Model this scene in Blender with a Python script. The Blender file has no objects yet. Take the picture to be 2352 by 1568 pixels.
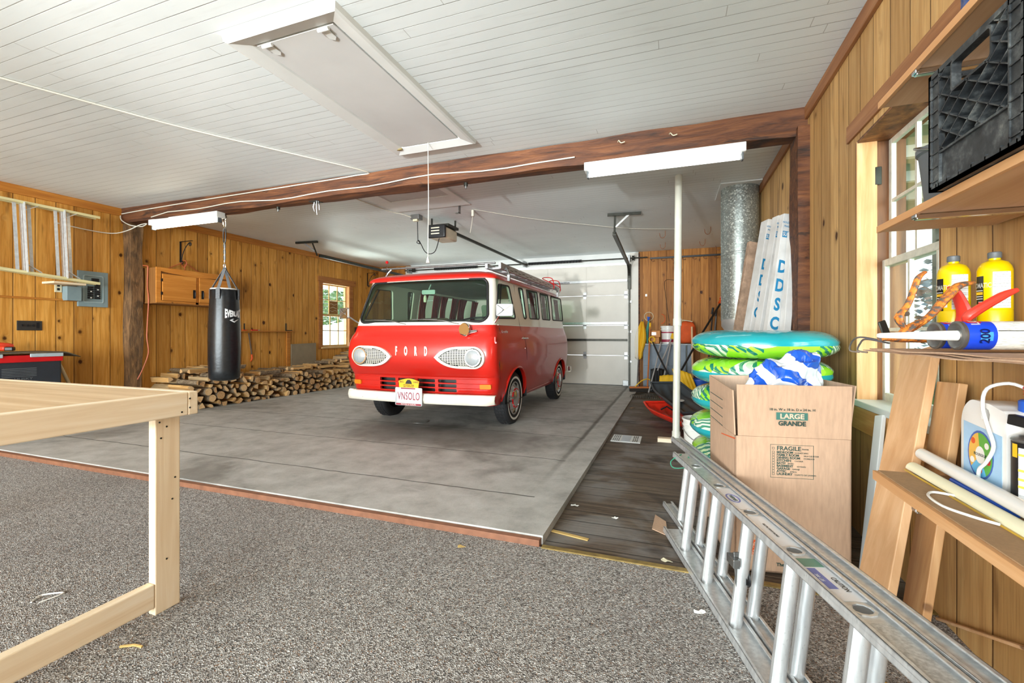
import bpy, bmesh, math, random
from mathutils import Vector, Matrix, noise as mnoise
random.seed(7)
# ------------------------------------------------------------------ camera
# world: X to the right along the ceiling beam, Y towards the garage door, Z up; metres
EYE_H, FPX, CX, HY = 1.05, 1020.0, 1176.0, 767.0
YAW = math.atan(367 / 1020.0)
cs, sn = math.cos(YAW), math.sin(YAW)
cam_d = bpy.data.cameras.new('camera')
cam = bpy.data.objects.new('camera', cam_d)
bpy.context.scene.collection.objects.link(cam)
cam.location = (0, 0, EYE_H)
cam.rotation_euler = (math.radians(90), 0, YAW)
cam_d.sensor_width = 36.0
cam_d.lens = FPX / 2352 * 36.0
cam_d.shift_y = -(784 - HY) / 2352.0
cam_d.clip_start = 0.05
bpy.context.scene.camera = cam
# ------------------------------------------------------------------ world, exposure
sc = bpy.context.scene
sc.view_settings.view_transform = 'Standard'
sc.view_settings.look = 'None'
sc.view_settings.gamma = 1.0
sc.view_settings.use_curve_mapping = False
sc.view_settings.exposure = 0.0
W = bpy.data.worlds.new('sky'); sc.world = W; W.use_nodes = True
W.node_tree.nodes['Background'].inputs[0].default_value = (0.86, 0.94, 1.0, 1)
W.node_tree.nodes['Background'].inputs[1].default_value = 2.6
def area(name, loc, rot, sx, sy, power, col=(1, 1, 1)):
    l = bpy.data.lights.new(name, 'AREA'); l.shape = 'RECTANGLE'; l.size = sx; l.size_y = sy
    l.energy = power; l.color = col
    o = bpy.data.objects.new(name, l); sc.collection.objects.link(o)
    o.location = loc; o.rotation_euler = rot
    return o
R90 = math.radians(90)
area('added_key_light', (-2.9, -5.8, 1.40), (R90 + .12, 0, 0), 7.4, 2.4, 1300, (0.87, 0.97, 1.0))  # key light added behind the camera; an open bay there is only assumed
area('added_ceiling_fill', (-8.7, 7.9, .15), (Vector((4.6, -.9, 2.5))).to_track_quat('-Z', 'Y').to_euler(), 2.6, 3.0, 1300, (1.0, 0.99, 0.96))  # added fill lamp outside the left window, aimed up to brighten the far ceiling
fl = bpy.data.lights.new('bounced_flash', 'SPOT'); fl.energy = 2600; fl.spot_size = math.radians(36); fl.spot_blend = .9; fl.shadow_soft_size = .10; fl.color = (0.98, 1.0, 1.0)
flo = bpy.data.objects.new('bounced_flash', fl); sc.collection.objects.link(flo); flo.location = (-1.6, -4.4, .95)
flo.rotation_euler = (Vector((-2.4, 6.6, 2.9)) - Vector(flo.location)).to_track_quat('-Z', 'Y').to_euler()
area('daylight_outside_right_window', (2.3, 0.9, 1.7), (0, R90, -.85), 1.6, 1.6, 110, (0.92, 0.97, 1.0))
area('daylight_outside_left_window', (-8.6, 9.9, 1.5), (0, -R90, -.9), 1.6, 1.6, 60, (0.92, 0.97, 1.0))
# ------------------------------------------------------------------ helpers
C = sc.collection
def lin(h):
    h = h.lstrip('#'); v = [int(h[i:i + 2], 16) / 255 for i in (0, 2, 4)]
    return tuple((c / 12.92 if c <= .04045 else ((c + .055) / 1.055) ** 2.4) for c in v) + (1,)
class NT:
    def __init__(s, name):
        s.m = bpy.data.materials.new(name); s.m.use_nodes = True
        s.t = s.m.node_tree; s.b = s.t.nodes['Principled BSDF']; s._tc = None
    def new(s, ty, **k):
        n = s.t.nodes.new(ty)
        for a, b in k.items(): setattr(n, a, b)
        return n
    def put(s, sock, v):
        if v is None: return
        if isinstance(v, bpy.types.NodeSocket): s.t.links.new(v, sock)
        else:
            try: sock.default_value = v
            except Exception:
                sock.default_value = (v, v, v) if len(sock.default_value) == 3 else (v, v, v, 1)
    def co(s):
        if not s._tc: s._tc = s.new('ShaderNodeTexCoord')
        return s._tc.outputs['Object']
    def sep(s, v):
        n = s.new('ShaderNodeSeparateXYZ'); s.put(n.inputs[0], v); return n.outputs
    def comb(s, x=0, y=0, z=0):
        n = s.new('ShaderNodeCombineXYZ')
        for i, v in enumerate((x, y, z)): s.put(n.inputs[i], v)
        return n.outputs[0]
    def ma(s, op, a, b=None, c=None, clamp=False):
        n = s.new('ShaderNodeMath', operation=op, use_clamp=clamp)
        for i, v in enumerate((a, b, c)):
            if v is not None: s.put(n.inputs[i], v)
        return n.outputs[0]
    def noise(s, v, scale=5, detail=3, rough=.55, dist=0):
        n = s.new('ShaderNodeTexNoise'); s.put(n.inputs['Vector'], v)
        n.inputs['Scale'].default_value = scale; n.inputs['Detail'].default_value = detail
        n.inputs['Roughness'].default_value = rough; n.inputs['Distortion'].default_value = dist
        return n.outputs['Fac']
    def vor(s, v, scale=5, feat='F1', dim='3D', rnd=1.0, w=None):
        n = s.new('ShaderNodeTexVoronoi', feature=feat, voronoi_dimensions=dim)
        if dim != '1D': s.put(n.inputs['Vector'], v)
        if w is not None: s.put(n.inputs['W'], w)
        n.inputs['Scale'].default_value = scale; n.inputs['Randomness'].default_value = rnd
        return n.outputs
    def ramp(s, f, stops, interp='LINEAR'):
        n = s.new('ShaderNodeValToRGB'); cr = n.color_ramp; cr.interpolation = interp
        while len(cr.elements) < len(stops): cr.elements.new(.5)
        for e, (p, c) in zip(cr.elements, stops):
            e.position = p; e.color = c if not isinstance(c, str) else lin(c)
        s.put(n.inputs[0], f); return n.outputs[0]
    def ss(s, v, a, b):
        n = s.new('ShaderNodeMapRange', interpolation_type='SMOOTHSTEP')
        s.put(n.inputs[0], v); n.inputs[1].default_value = a; n.inputs[2].default_value = b
        return n.outputs[0]
    def mix(s, f, a, b, mode='MIX'):
        n = s.new('ShaderNodeMix', data_type='RGBA', blend_type=mode)
        s.put(n.inputs[0], f)
        s.put(n.inputs[6], lin(a) if isinstance(a, str) else a); s.put(n.inputs[7], lin(b) if isinstance(b, str) else b)
        return n.outputs[2]
    def out(s, col=None, rough=.5, metal=0, bump=None, bs=.3, bd=.01, **k):
        s.put(s.b.inputs['Base Color'], lin(col) if isinstance(col, str) else col)
        s.put(s.b.inputs['Roughness'], rough); s.put(s.b.inputs['Metallic'], metal)
        for a, v in k.items(): s.put(s.b.inputs[a.replace('_', ' ')], v)
        if bump is not None:
            n = s.new('ShaderNodeBump'); n.inputs['Strength'].default_value = bs; n.inputs['Distance'].default_value = bd
            s.put(n.inputs['Height'], bump); s.t.links.new(n.outputs[0], s.b.inputs['Normal'])
        return s.m
def simple(name, col, rough=.5, metal=0, var=.12, scale=8, **k):
    n = NT(name); f = n.noise(n.co(), scale, 4)
    c = lin(col); d = tuple(x * (1 - var) for x in c[:3]) + (1,); u = tuple(min(1, x * (1 + var)) for x in c[:3]) + (1,)
    return n.out(n.ramp(f, [(.3, d), (.7, u)]), rough, metal, **k)
def pine(name, axis, cols, width=.17, knots=1.0, groove=1.0, shift=0.0, dark='#3d1a06'):
    """vertical tongue and groove boards of random width with knots and grain"""
    n = NT(name); o = n.sep(n.co()); y = n.ma('ADD', o[axis], shift); z = o[2]
    v = n.vor(None, 1, 'F1', '1D', .45, n.ma('DIVIDE', y, width)); rid = n.sep(v['Color'])
    e = n.vor(None, 1, 'DISTANCE_TO_EDGE', '1D', .45, n.ma('DIVIDE', y, width))['Distance']
    off = n.ma('MULTIPLY', rid[0], 37.0)
    zz = n.ma('ADD', z, off)
    kv = n.comb(n.ma('MULTIPLY', y, 1.0), n.ma('MULTIPLY', zz, .8), off)
    kn = n.vor(kv, 5.0, 'F1', '3D', 1.0)
    keep = n.ma('GREATER_THAN', n.sep(kn['Color'])[0], 1 - .8 * knots)
    kd = n.ma('ADD', n.ma('ADD', kn['Distance'], n.ma('MULTIPLY', n.noise(kv, 30, 2), .08)), n.ma('MULTIPLY', n.sep(kn['Color'])[2], .10))
    near = n.ma('MULTIPLY', n.ss(kd, .34, .05), keep)
    grain = n.noise(n.comb(n.ma('ADD', n.ma('MULTIPLY', y, 22), n.ma('MULTIPLY', near, 1.4)), n.ma('MULTIPLY', zz, 1.1), off), 1.6, 4, .6, .4)
    fine = n.noise(n.comb(n.ma('MULTIPLY', y, 160), n.ma('MULTIPLY', zz, 5), off), 1, 3)
    base = n.ramp(grain, [(.28, cols[0]), (.5, cols[1]), (.72, cols[2])])
    tone = n.ma('ADD', n.ma('MULTIPLY', rid[1], .42), .76)
    base = n.mix(1.0, base, n.comb(tone, n.ma('POWER', tone, 1.15), n.ma('POWER', tone, 1.3)), 'MULTIPLY')
    base = n.mix(n.ma('MULTIPLY', n.ss(fine, .45, .75), .22), base, dark)
    base = n.mix(n.ma('MULTIPLY', near, .5), base, dark)
    core = n.ma('MULTIPLY', n.ss(kd, .21, .14), keep)
    base = n.mix(n.ma('MULTIPLY', core, .92), base, dark)
    streak = n.ss(n.noise(n.comb(n.ma('MULTIPLY', y, 9), n.ma('MULTIPLY', zz, 1.5), off), 1.3, 2), .62, .74)
    base = n.mix(n.ma('MULTIPLY', streak, .45 * knots), base, dark)
    g = n.ss(e, .03, .012)
    base = n.mix(n.ma('MULTIPLY', g, .75 * groove), base, dark)
    return n.out(base, .5, 0, n.ma('SUBTRACT', n.ma('MULTIPLY', fine, .15), n.ma('MULTIPLY', g, 1.0)), .5, .006, Specular_IOR_Level=.2)
def plank(name, cols, axis=0, scale=1.0, rough=.55, dark='#5a3414', knots=.6):
    """plain sawn timber, grain along the given axis"""
    n = NT(name); o = list(n.sep(n.co())); k = [34 * scale, 34 * scale, 34 * scale]; k[axis] = 2.0 * scale
    info = n.new('ShaderNodeObjectInfo').outputs['Random']
    v = n.comb(n.ma('ADD', n.ma('MULTIPLY', o[0], k[0]), n.ma('MULTIPLY', info, 50)), n.ma('MULTIPLY', o[1], k[1]), n.ma('MULTIPLY', o[2], k[2]))
    g = n.noise(v, 1, 4, .6, .5)
    c = n.ramp(g, [(.3, cols[0]), (.52, cols[1]), (.7, cols[2])])
    kn = n.vor(n.co(), 5.5); kd = n.ma('ADD', kn['Distance'], n.ma('MULTIPLY', n.noise(n.co(), 40, 2), .05))
    keep = n.ma('GREATER_THAN', n.sep(kn['Color'])[1], 1 - .4 * knots)
    c = n.mix(n.ma('MULTIPLY', n.ma('MULTIPLY', n.ss(kd, .13, .07), keep), .7), c, dark)
    return n.out(c, rough, 0, g, .15, .003)
def tag(o, label=None, cat=None, group=None, kind=None):
    if label: o['label'] = label
    if cat: o['category'] = cat
    if group: o['group'] = group
    if kind: o['kind'] = kind
    return o
def thing(name, loc, label, cat, group=None):
    o = bpy.data.objects.new(name, None); o.empty_display_size = .05; C.objects.link(o)
    o.location = loc; return tag(o, label, cat, group)
def frame(d, up=(0, 0, 1)):
    d = Vector(d).normalized(); u = Vector(up)
    if abs(d.dot(u)) > .98: u = Vector((1, 0, 0))
    a = u.cross(d).normalized(); b = d.cross(a)
    return a, b, d
class MB:
    def __init__(s): s.v = []; s.f = []; s.mi = []; s.cur = 0
    def add(s, vs, fs):
        k = len(s.v); s.v += [tuple(v) for v in vs]; s.f += [tuple(i + k for i in f) for f in fs]; s.mi += [s.cur] * len(fs); return s
    def box(s, x0, x1, y0, y1, z0, z1):
        x0, x1 = min(x0, x1), max(x0, x1); y0, y1 = min(y0, y1), max(y0, y1); z0, z1 = min(z0, z1), max(z0, z1)
        return s.add([(x, y, z) for z in (z0, z1) for y in (y0, y1) for x in (x0, x1)],
                     [(0, 2, 3, 1), (4, 5, 7, 6), (0, 1, 5, 4), (2, 6, 7, 3), (0, 4, 6, 2), (1, 3, 7, 5)])
    def bar(s, p0, p1, w, h, up=(0, 0, 1)):
        """box of section w x h between two points"""
        p0, p1 = Vector(p0), Vector(p1); a, b, d = frame(p1 - p0, up); vs = []
        for p in (p0, p1):
            for sx, sy in ((-1, -1), (1, -1), (1, 1), (-1, 1)): vs.append(p + a * sx * w / 2 + b * sy * h / 2)
        return s.add(vs, [(3, 2, 1, 0), (4, 5, 6, 7), (0, 1, 5, 4), (1, 2, 6, 5), (2, 3, 7, 6), (3, 0, 4, 7)])
    def cyl(s, p0, p1, r0, r1=None, n=16, caps=True):
        r1 = r0 if r1 is None else r1; p0, p1 = Vector(p0), Vector(p1); a, b, d = frame(p1 - p0)
        vs = []; fs = []
        for p, r in ((p0, r0), (p1, r1)):
            for i in range(n):
                t = 2 * math.pi * i / n; vs.append(p + a * r * math.cos(t) + b * r * math.sin(t))
        for i in range(n): j = (i + 1) % n; fs.append((i, j, n + j, n + i))
        if caps: fs += [tuple(reversed(range(n))), tuple(range(n, 2 * n))]
        return s.add(vs, fs)
    def tube(s, pts, r, n=8, closed=False, flat=None, up=(0, 0, 1)):
        pts = [Vector(p) for p in pts]
        if not closed and 3 < len(pts) < 14:
            q = []; rr_ = []
            for i in range(len(pts) - 1):
                a, b, c, d = pts[max(i - 1, 0)], pts[i], pts[i + 1], pts[min(i + 2, len(pts) - 1)]
                for k in range(4):
                    t = k / 4; q.append(.5 * ((2 * b) + (c - a) * t + (2 * a - 5 * b + 4 * c - d) * t * t + (3 * b - a - 3 * c + d) * t ** 3))
                    if isinstance(r, (list, tuple)): rr_.append(r[i] + (r[i + 1] - r[i]) * t)
            q.append(pts[-1]); pts = q
            if isinstance(r, (list, tuple)): r = rr_ + [r[-1]]
        m = len(pts); vs = []; fs = []; pa = None
        for k, p in enumerate(pts):
            if closed: d = pts[(k + 1) % m] - pts[k - 1]
            else: d = pts[min(k + 1, m - 1)] - pts[max(k - 1, 0)]
            d.normalize()
            if pa is None: a, b, _ = frame(d, up)
            else: a = (pa - d * pa.dot(d)).normalized(); b = d.cross(a)
            pa = a; rr = r[k] if isinstance(r, (list, tuple)) else r
            for i in range(n):
                t = 2 * math.pi * i / n; vs.append(p + a * rr * math.cos(t) + b * rr * (flat or 1) * math.sin(t))
        for k in range(m if closed else m - 1):
            q = (k + 1) % m
            for i in range(n): j = (i + 1) % n; fs.append((k * n + i, k * n + j, q * n + j, q * n + i))
        if not closed: fs += [tuple(reversed(range(n))), tuple(range((m - 1) * n, m * n))]
        return s.add(vs, fs)
    def lathe(s, prof, loc=(0, 0, 0), axis=(0, 0, 1), n=24, squash=1.0, caps=True):
        """prof: (radius, height) pairs along the axis"""
        a, b, d = frame(axis); L = Vector(loc); vs = []; fs = []
        for r, h in prof:
            for i in range(n):
                t = 2 * math.pi * i / n; vs.append(L + a * r * math.cos(t) + b * r * squash * math.sin(t) + d * h)
        for k in range(len(prof) - 1):
            for i in range(n): j = (i + 1) % n; fs.append((k * n + i, k * n + j, (k + 1) * n + j, (k + 1) * n + i))
        if caps and prof[0][0] > 1e-5: fs.append(tuple(reversed(range(n))))
        if caps and prof[-1][0] > 1e-5: fs.append(tuple(range((len(prof) - 1) * n, len(prof) * n)))
        return s.add(vs, fs)
    def prism(s, poly, fn, d0, d1):
        """extrude polygon; fn(u, v, depth) -> point"""
        n = len(poly); vs = [fn(u, v, d0) for u, v in poly] + [fn(u, v, d1) for u, v in poly]
        fs = [tuple(reversed(range(n))), tuple(range(n, 2 * n))] + [(i, (i + 1) % n, n + (i + 1) % n, n + i) for i in range(n)]
        return s.add(vs, fs)
    def ring(s, outer, inner, fn, d0, d1):
        n = len(outer); vs = [fn(u, v, d) for d in (d0, d1) for P_ in (outer, inner) for u, v in P_]; fs = []
        for i in range(n):
            j = (i + 1) % n
            fs += [(i, j, n + j, n + i), (2 * n + i, 3 * n + i, 3 * n + j, 2 * n + j), (i, 2 * n + i, 2 * n + j, j), (n + i, n + j, 3 * n + j, 3 * n + i)]
        return s.add(vs, fs)
    def grid(s, fn, nu, nv):
        vs = [fn(i / nu, j / nv) for j in range(nv + 1) for i in range(nu + 1)]
        return s.add(vs, [(j * (nu + 1) + i, j * (nu + 1) + i + 1, (j + 1) * (nu + 1) + i + 1, (j + 1) * (nu + 1) + i) for j in range(nv) for i in range(nu)])
    def build(s, name, mat, parent=None, bevel=0, smooth=None, seg=2, solid=0, fix=True, sub=0):
        me = bpy.data.meshes.new(name); me.from_pydata(s.v, [], s.f)
        for m in (mat if isinstance(mat, (list, tuple)) else [mat]): me.materials.append(m)
        me.polygons.foreach_set('material_index', s.mi)
        if fix:
            bm = bmesh.new(); bm.from_mesh(me); bmesh.ops.recalc_face_normals(bm, faces=bm.faces); bm.to_mesh(me); bm.free()
        if smooth is None: smooth = 35
        if smooth:
            me.polygons.foreach_set('use_smooth', [True] * len(me.polygons)); me.set_sharp_from_angle(angle=math.radians(smooth))
        me.update()
        o = bpy.data.objects.new(name, me); C.objects.link(o)
        if parent is not None: put_in(o, parent)
        if solid: m = o.modifiers.new('thick', 'SOLIDIFY'); m.thickness = solid
        if bevel: m = o.modifiers.new('edge', 'BEVEL'); m.width = bevel; m.segments = seg; m.limit_method = 'ANGLE'; m.angle_limit = math.radians(40)
        if sub: m = o.modifiers.new('smooth', 'SUBSURF'); m.levels = sub; m.render_levels = sub
        return o
def world_loc(o):
    m = Matrix.Identity(4)
    while o is not None:
        m = Matrix.LocRotScale(o.location, o.rotation_euler, o.scale) @ m if o.parent is None else Matrix.LocRotScale(o.location, o.rotation_euler, o.scale) @ m
        if o.parent is not None: m = o.matrix_parent_inverse @ m
        o = o.parent
    return m
def put_in(o, parent):
    o.parent = parent; o.matrix_parent_inverse = world_loc(parent).inverted()
def copy_tree(o, parent=None):
    c = o.copy(); C.objects.link(c)
    if parent is not None: c.parent = parent
    for ch in list(o.children): copy_tree(ch, c)
    return c
def structure(o, label=None): o['kind'] = 'structure'; return tag(o, label) if label else o
def rrect(u0, u1, v0, v1, r, n=5):
    p = []
    for cu, cv, a in ((u1 - r, v1 - r, 0), (u0 + r, v1 - r, 90), (u0 + r, v0 + r, 180), (u1 - r, v0 + r, 270)):
        for i in range(n + 1):
            t = math.radians(a + 90 * i / n); p.append((cu + r * math.cos(t), cv + r * math.sin(t)))
    return p
def text(s, size, M, mat, parent, name='lettering', ext=.0008, sx=1.0, align='CENTER', font_shear=0, bold=0, space=1.0):
    """flat lettering as a mesh; M places its local XY plane in the world"""
    cu = bpy.data.curves.new(name, 'FONT'); cu.body = s; cu.size = size; cu.align_x = align; cu.align_y = 'CENTER'
    cu.extrude = ext; cu.shear = font_shear; cu.offset = bold; cu.space_character = space; cu.resolution_u = 3
    t = bpy.data.objects.new(name, cu); C.objects.link(t)
    me = bpy.data.meshes.new_from_object(t.evaluated_get(bpy.context.evaluated_depsgraph_get()))
    C.objects.unlink(t); bpy.data.objects.remove(t); bpy.data.curves.remove(cu)
    me.name = name; me.transform(M @ Matrix.Diagonal((sx, 1, 1, 1))); me.materials.clear(); me.materials.append(mat)
    o = bpy.data.objects.new(name, me); C.objects.link(o)
    if parent is not None: put_in(o, parent)
    return o
def join_text(items, mat, parent, name):
    """several lines of lettering as one printed mesh"""
    bm = bmesh.new()
    for kw in items:
        o = text(mat=mat, parent=None, name='lettering', **kw); bm.from_mesh(o.data); me = o.data
        bpy.data.objects.remove(o); bpy.data.meshes.remove(me)
    me = bpy.data.meshes.new(name); bm.to_mesh(me); bm.free(); me.materials.append(mat)
    o = bpy.data.objects.new(name, me); C.objects.link(o)
    if parent is not None: put_in(o, parent)
    return o
def basis(origin, xdir, ydir):
    x = Vector(xdir).normalized(); y = Vector(ydir).normalized(); z = x.cross(y)
    m = Matrix((x, y, z)).transposed().to_4x4(); m.translation = Vector(origin); return m
def boolean_cut(o, cutters):
    for c in cutters:
        m = o.modifiers.new('cut', 'BOOLEAN'); m.object = c; m.operation = 'DIFFERENCE'; m.solver = 'EXACT'
    bpy.context.view_layer.update()
    me = bpy.data.meshes.new_from_object(o.evaluated_get(bpy.context.evaluated_depsgraph_get()))
    old = o.data; o.modifiers.clear(); o.data = me; bpy.data.meshes.remove(old)
    me.polygons.foreach_set('use_smooth', [True] * len(me.polygons)); me.set_sharp_from_angle(angle=math.radians(32))
def drop(os):
    for o in os:
        me = o.data; bpy.data.objects.remove(o); bpy.data.meshes.remove(me)
def arc(c, r, a0, a1, n, fn):
    return [fn(c[0] + r * math.cos(math.radians(a0 + (a1 - a0) * i / n)), c[1] + r * math.sin(math.radians(a0 + (a1 - a0) * i / n))) for i in range(n + 1)]
# ------------------------------------------------------------------ materials of the room
XL, XR, YB, YF, H = -6.83, 0.93, 9.25, -6.0, 2.70
BEAM_Y = 3.76
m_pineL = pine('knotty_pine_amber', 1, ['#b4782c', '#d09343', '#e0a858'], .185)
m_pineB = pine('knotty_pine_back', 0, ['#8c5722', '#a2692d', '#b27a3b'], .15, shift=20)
m_pineR = pine('knotty_pine_brown', 1, ['#ad8350', '#bf955e', '#cda66f'], .165, knots=.85, shift=11.35)
m_trimL = plank('amber_trim', ['#a35f1c', '#b87426', '#c88636'], 1)
m_trimR = plank('brown_trim', ['#835330', '#96633b', '#a37247'], 1)
def beam_mat():
    n = NT('old_hewn_timber'); o = n.sep(n.co())
    v = n.comb(n.ma('MULTIPLY', o[0], 1.6), n.ma('MULTIPLY', o[1], 16), n.ma('MULTIPLY', o[2], 16))
    g = n.noise(v, 1.2, 5, .65, .6); p = n.noise(n.comb(n.ma('MULTIPLY', o[0], 1.1), o[1], n.ma('MULTIPLY', o[2], 5)), 1.7, 4, .6, .8)
    c = n.ramp(g, [(.3, '#2c180c'), (.48, '#593117'), (.62, '#704323'), (.8, '#8a5a33')])
    c = n.mix(n.ma('MULTIPLY', n.ss(p, .57, .68), .8), c, '#1d120b')
    return n.out(c, .7, 0, g, .8, .015)
m_beam = beam_mat()
def bark_mat():
    n = NT('peeling_bark_post'); o = n.sep(n.co())
    v = n.comb(n.ma('MULTIPLY', o[0], 14), n.ma('MULTIPLY', o[1], 14), n.ma('MULTIPLY', o[2], 3))
    g = n.noise(v, 1.5, 6, .7, .5); b = n.noise(n.co(), 5, 4)
    c = n.ramp(g, [(.3, '#3a2a1a'), (.5, '#735434'), (.66, '#967048'), (.82, '#b5966a')])
    c = n.mix(n.ma('MULTIPLY', n.ss(b, .55, .7), .6), c, '#33291a')
    return n.out(c, .85, 0, g, 1, .02)
m_bark = bark_mat()
def ceil_mat():
    n = NT('white_painted_beadboard'); o = n.sep(n.co())
    t = n.ma('FRACT', n.ma('DIVIDE', n.ma('ADD', o[1], 40.002), .0812))
    cell = n.ma('FLOOR', n.ma('DIVIDE', n.ma('ADD', o[1], 40.002), .0812))
    e = n.ma('MINIMUM', t, n.ma('SUBTRACT', 1, t))
    ln = n.ss(e, .034, .010)
    vary = n.noise(n.comb(n.ma('MULTIPLY', o[0], .8), n.ma('MULTIPLY', cell, 3.1), 0), 1, 3)
    ln2 = n.ma('MULTIPLY', ln, n.ma('ADD', .32, n.ma('MULTIPLY', n.ss(vary, .42, .66), .68)))
    # board end joints, staggered
    w = n.new('ShaderNodeTexWhiteNoise', noise_dimensions='1D'); n.put(w.inputs['W'], cell)
    jt = n.ma('FRACT', n.ma('ADD', n.ma('DIVIDE', o[0], 4.6), w.outputs['Value']))
    jl = n.ma('MULTIPLY', n.ma('LESS_THAN', jt, .0009), .5)
    d = n.noise(n.co(), .9, 4); d2 = n.noise(n.comb(n.ma('MULTIPLY', o[0], 3), n.ma('MULTIPLY', o[1], 30), 0), 1, 3)
    c = n.mix(n.ma('MULTIPLY', n.ss(d, .4, .7), .5), '#e6ecec', '#d5dcdc')
    c = n.mix(n.ma('MULTIPLY', n.ss(d2, .55, .8), .16), c, '#a6a29a')
    c = n.mix(n.ma('MAXIMUM', ln2, jl), c, '#6f6a60')
    return n.out(c, .5, 0, n.ma('SUBTRACT', 0, ln), .35, .004)
m_ceil = ceil_mat()
def concrete_mat():
    n = NT('old_concrete_slab'); o = n.sep(n.co())
    a = n.noise(n.co(), .75, 5, .6, .4); b = n.noise(n.co(), 6, 6, .65); f = n.noise(n.co(), 130, 2)
    c = n.ramp(b, [(.3, '#9f9d98'), (.5, '#b6b4af'), (.7, '#c6c4c0')])
    c = n.mix(n.ma('MULTIPLY', n.ss(a, .52, .68), .6), c, '#5c5851')
    li = n.noise(n.comb(n.ma('MULTIPLY', o[0], 1.3), n.ma('MULTIPLY', o[1], 2.2), 3), 1.1, 5, .7, 1)
    c = n.mix(n.ma('MULTIPLY', n.ss(li, .60, .70), .5), c, '#c6c4c2')
    c = n.mix(n.ma('MULTIPLY', n.ss(f, .5, .8), .22), c, '#4f4c47')
    # oily patch under and in front of the van
    q = n.ma('SQRT', n.ma('ADD', n.ma('POWER', n.ma('DIVIDE', n.ma('ADD', o[0], 2.3), 1.35), 2), n.ma('POWER', n.ma('DIVIDE', n.ma('SUBTRACT', o[1], 4.0), .62), 2)))
    q = n.ma('ADD', q, n.ma('MULTIPLY', n.noise(n.co(), 2.6, 4), .9))
    c = n.mix(n.ma('MULTIPLY', n.ss(q, 1.6, .9), .62), c, '#3d3933')
    wig = n.ma('MULTIPLY', n.ma('SUBTRACT', n.noise(n.co(), 2.4, 3), .5), .05)
    yy = n.ma('FRACT', n.ma('DIVIDE', n.ma('ADD', n.ma('ADD', o[1], wig), -.07 + 1.68), .85))
    e = n.ma('MINIMUM', yy, n.ma('SUBTRACT', 1, yy)); jn = n.ss(e, .0105, .004)
    inner = n.ma('MULTIPLY', n.ma('LESS_THAN', o[0], -.80), n.ma('GREATER_THAN', o[1], 2.3))
    jn = n.ma('MULTIPLY', jn, inner)
    x2 = n.ma('ADD', o[0], n.ma('ADD', .83, n.ma('MULTIPLY', wig, .4)))
    gr = n.ma('MULTIPLY', n.ss(n.ma('ABSOLUTE', x2), .035, .004), n.ss(o[1], 2.5, 4.6))
    c = n.mix(n.ma('MULTIPLY', gr, .75), c, '#3b342a')
    c = n.mix(n.ma('MULTIPLY', jn, .85), c, '#2b2925')
    return n.out(c, .62, 0, n.ma('SUBTRACT', n.ma('MULTIPLY', b, .5), jn), .35, .006)
m_conc = concrete_mat()
def dark_plank_mat():
    n = NT('worn_dark_floorboards'); o = n.sep(n.co())
    t = n.ma('DIVIDE', n.ma('ADD', o[1], 20), .145); cell = n.ma('FLOOR', t); fr = n.ma('FRACT', t)
    w = n.new('ShaderNodeTexWhiteNoise', noise_dimensions='1D'); n.put(w.inputs['W'], cell)
    e = n.ma('MINIMUM', fr, n.ma('SUBTRACT', 1, fr)); ln = n.ss(e, .05, .015)
    g = n.noise(n.comb(n.ma('MULTIPLY', o[0], 2.4), n.ma('MULTIPLY', o[1], 42), n.ma('MULTIPLY', cell, 3.7)), 1, 6, .7, .6)
    p = n.noise(n.co(), 1.7, 5, .6, .5); s = n.noise(n.comb(n.ma('MULTIPLY', o[0], 1), n.ma('MULTIPLY', o[1], 1.6), 7), 1.5, 4, .55, .3)
    c = n.ramp(g, [(.28, '#2f2620'), (.46, '#544639'), (.6, '#6f6050'), (.78, '#958978')])
    c = n.mix(n.ma('MULTIPLY', n.ss(p, .45, .62), .75), c, '#868380')
    c = n.mix(n.ma('MULTIPLY', n.ss(s, .56, .66), .8), c, '#26211e')
    c = n.mix(n.ma('MULTIPLY', w.outputs['Value'], .2), c, '#4a3422')
    c = n.mix(n.ma('MULTIPLY', ln, .7), c, '#17130f')
    return n.out(c, .6, 0, n.ma('SUBTRACT', g, ln), .6, .006)
m_dplank = dark_plank_mat()
def carpet_mat():
    n = NT('flecked_loop_carpet'); v = n.vor(n.co(), 210, 'F1', '3D', 1.0)
    k = n.sep(v['Color']); b = n.noise(n.co(), 1.1, 4)
    c = n.ramp(k[0], [(0, '#565350'), (.16, '#86807a'), (.34, '#a8a29c'), (.55, '#c3beb8'), (.78, '#e1ddd8'), (.92, '#a08068'), (.96, '#f0eeea')], 'CONSTANT')
    n2 = n.noise(n.co(), 85, 3)
    c = n.mix(n.ma('MULTIPLY', n.ss(n2, .35, .7), .55), c, '#857b75')
    c = n.mix(n.ma('MULTIPLY', n.ss(b, .45, .65), .16), c, '#6d6762')
    return n.out(c, .95, 0, n.ma('ADD', v['Distance'], n2), .9, .01)
m_carpet = carpet_mat()
m_white = simple('white_paint', '#dcdedb', .45, var=.05, scale=3)
m_creampaint = simple('old_cream_paint', '#d9d2b4', .5, var=.12, scale=12)
m_doorwhite = simple('dusty_white_steel', '#d6d1c6', .45, var=.07, scale=1.6)
m_galv = simple('galvanised_steel', '#8c8d8c', .35, .85, var=.2, scale=14)
m_dkmetal = simple('dark_steel', '#3a3a34', .45, .7, var=.25, scale=20)
m_black = simple('black_plastic', '#17181a', .4, var=.2, scale=20)
m_grey = simple('grey_plastic', '#5d6265', .45, var=.15, scale=9)
m_chrome = simple('chrome', '#d8d8d8', .12, 1, var=.03)
m_iron = simple('black_wrought_iron', '#1f1f20', .5, .5)
m_wire = simple('white_cable', '#d8d3c4', .5, var=.05)
m_redpaint = simple('red_enamel', '#c8161a', .3, var=.1)
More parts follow.
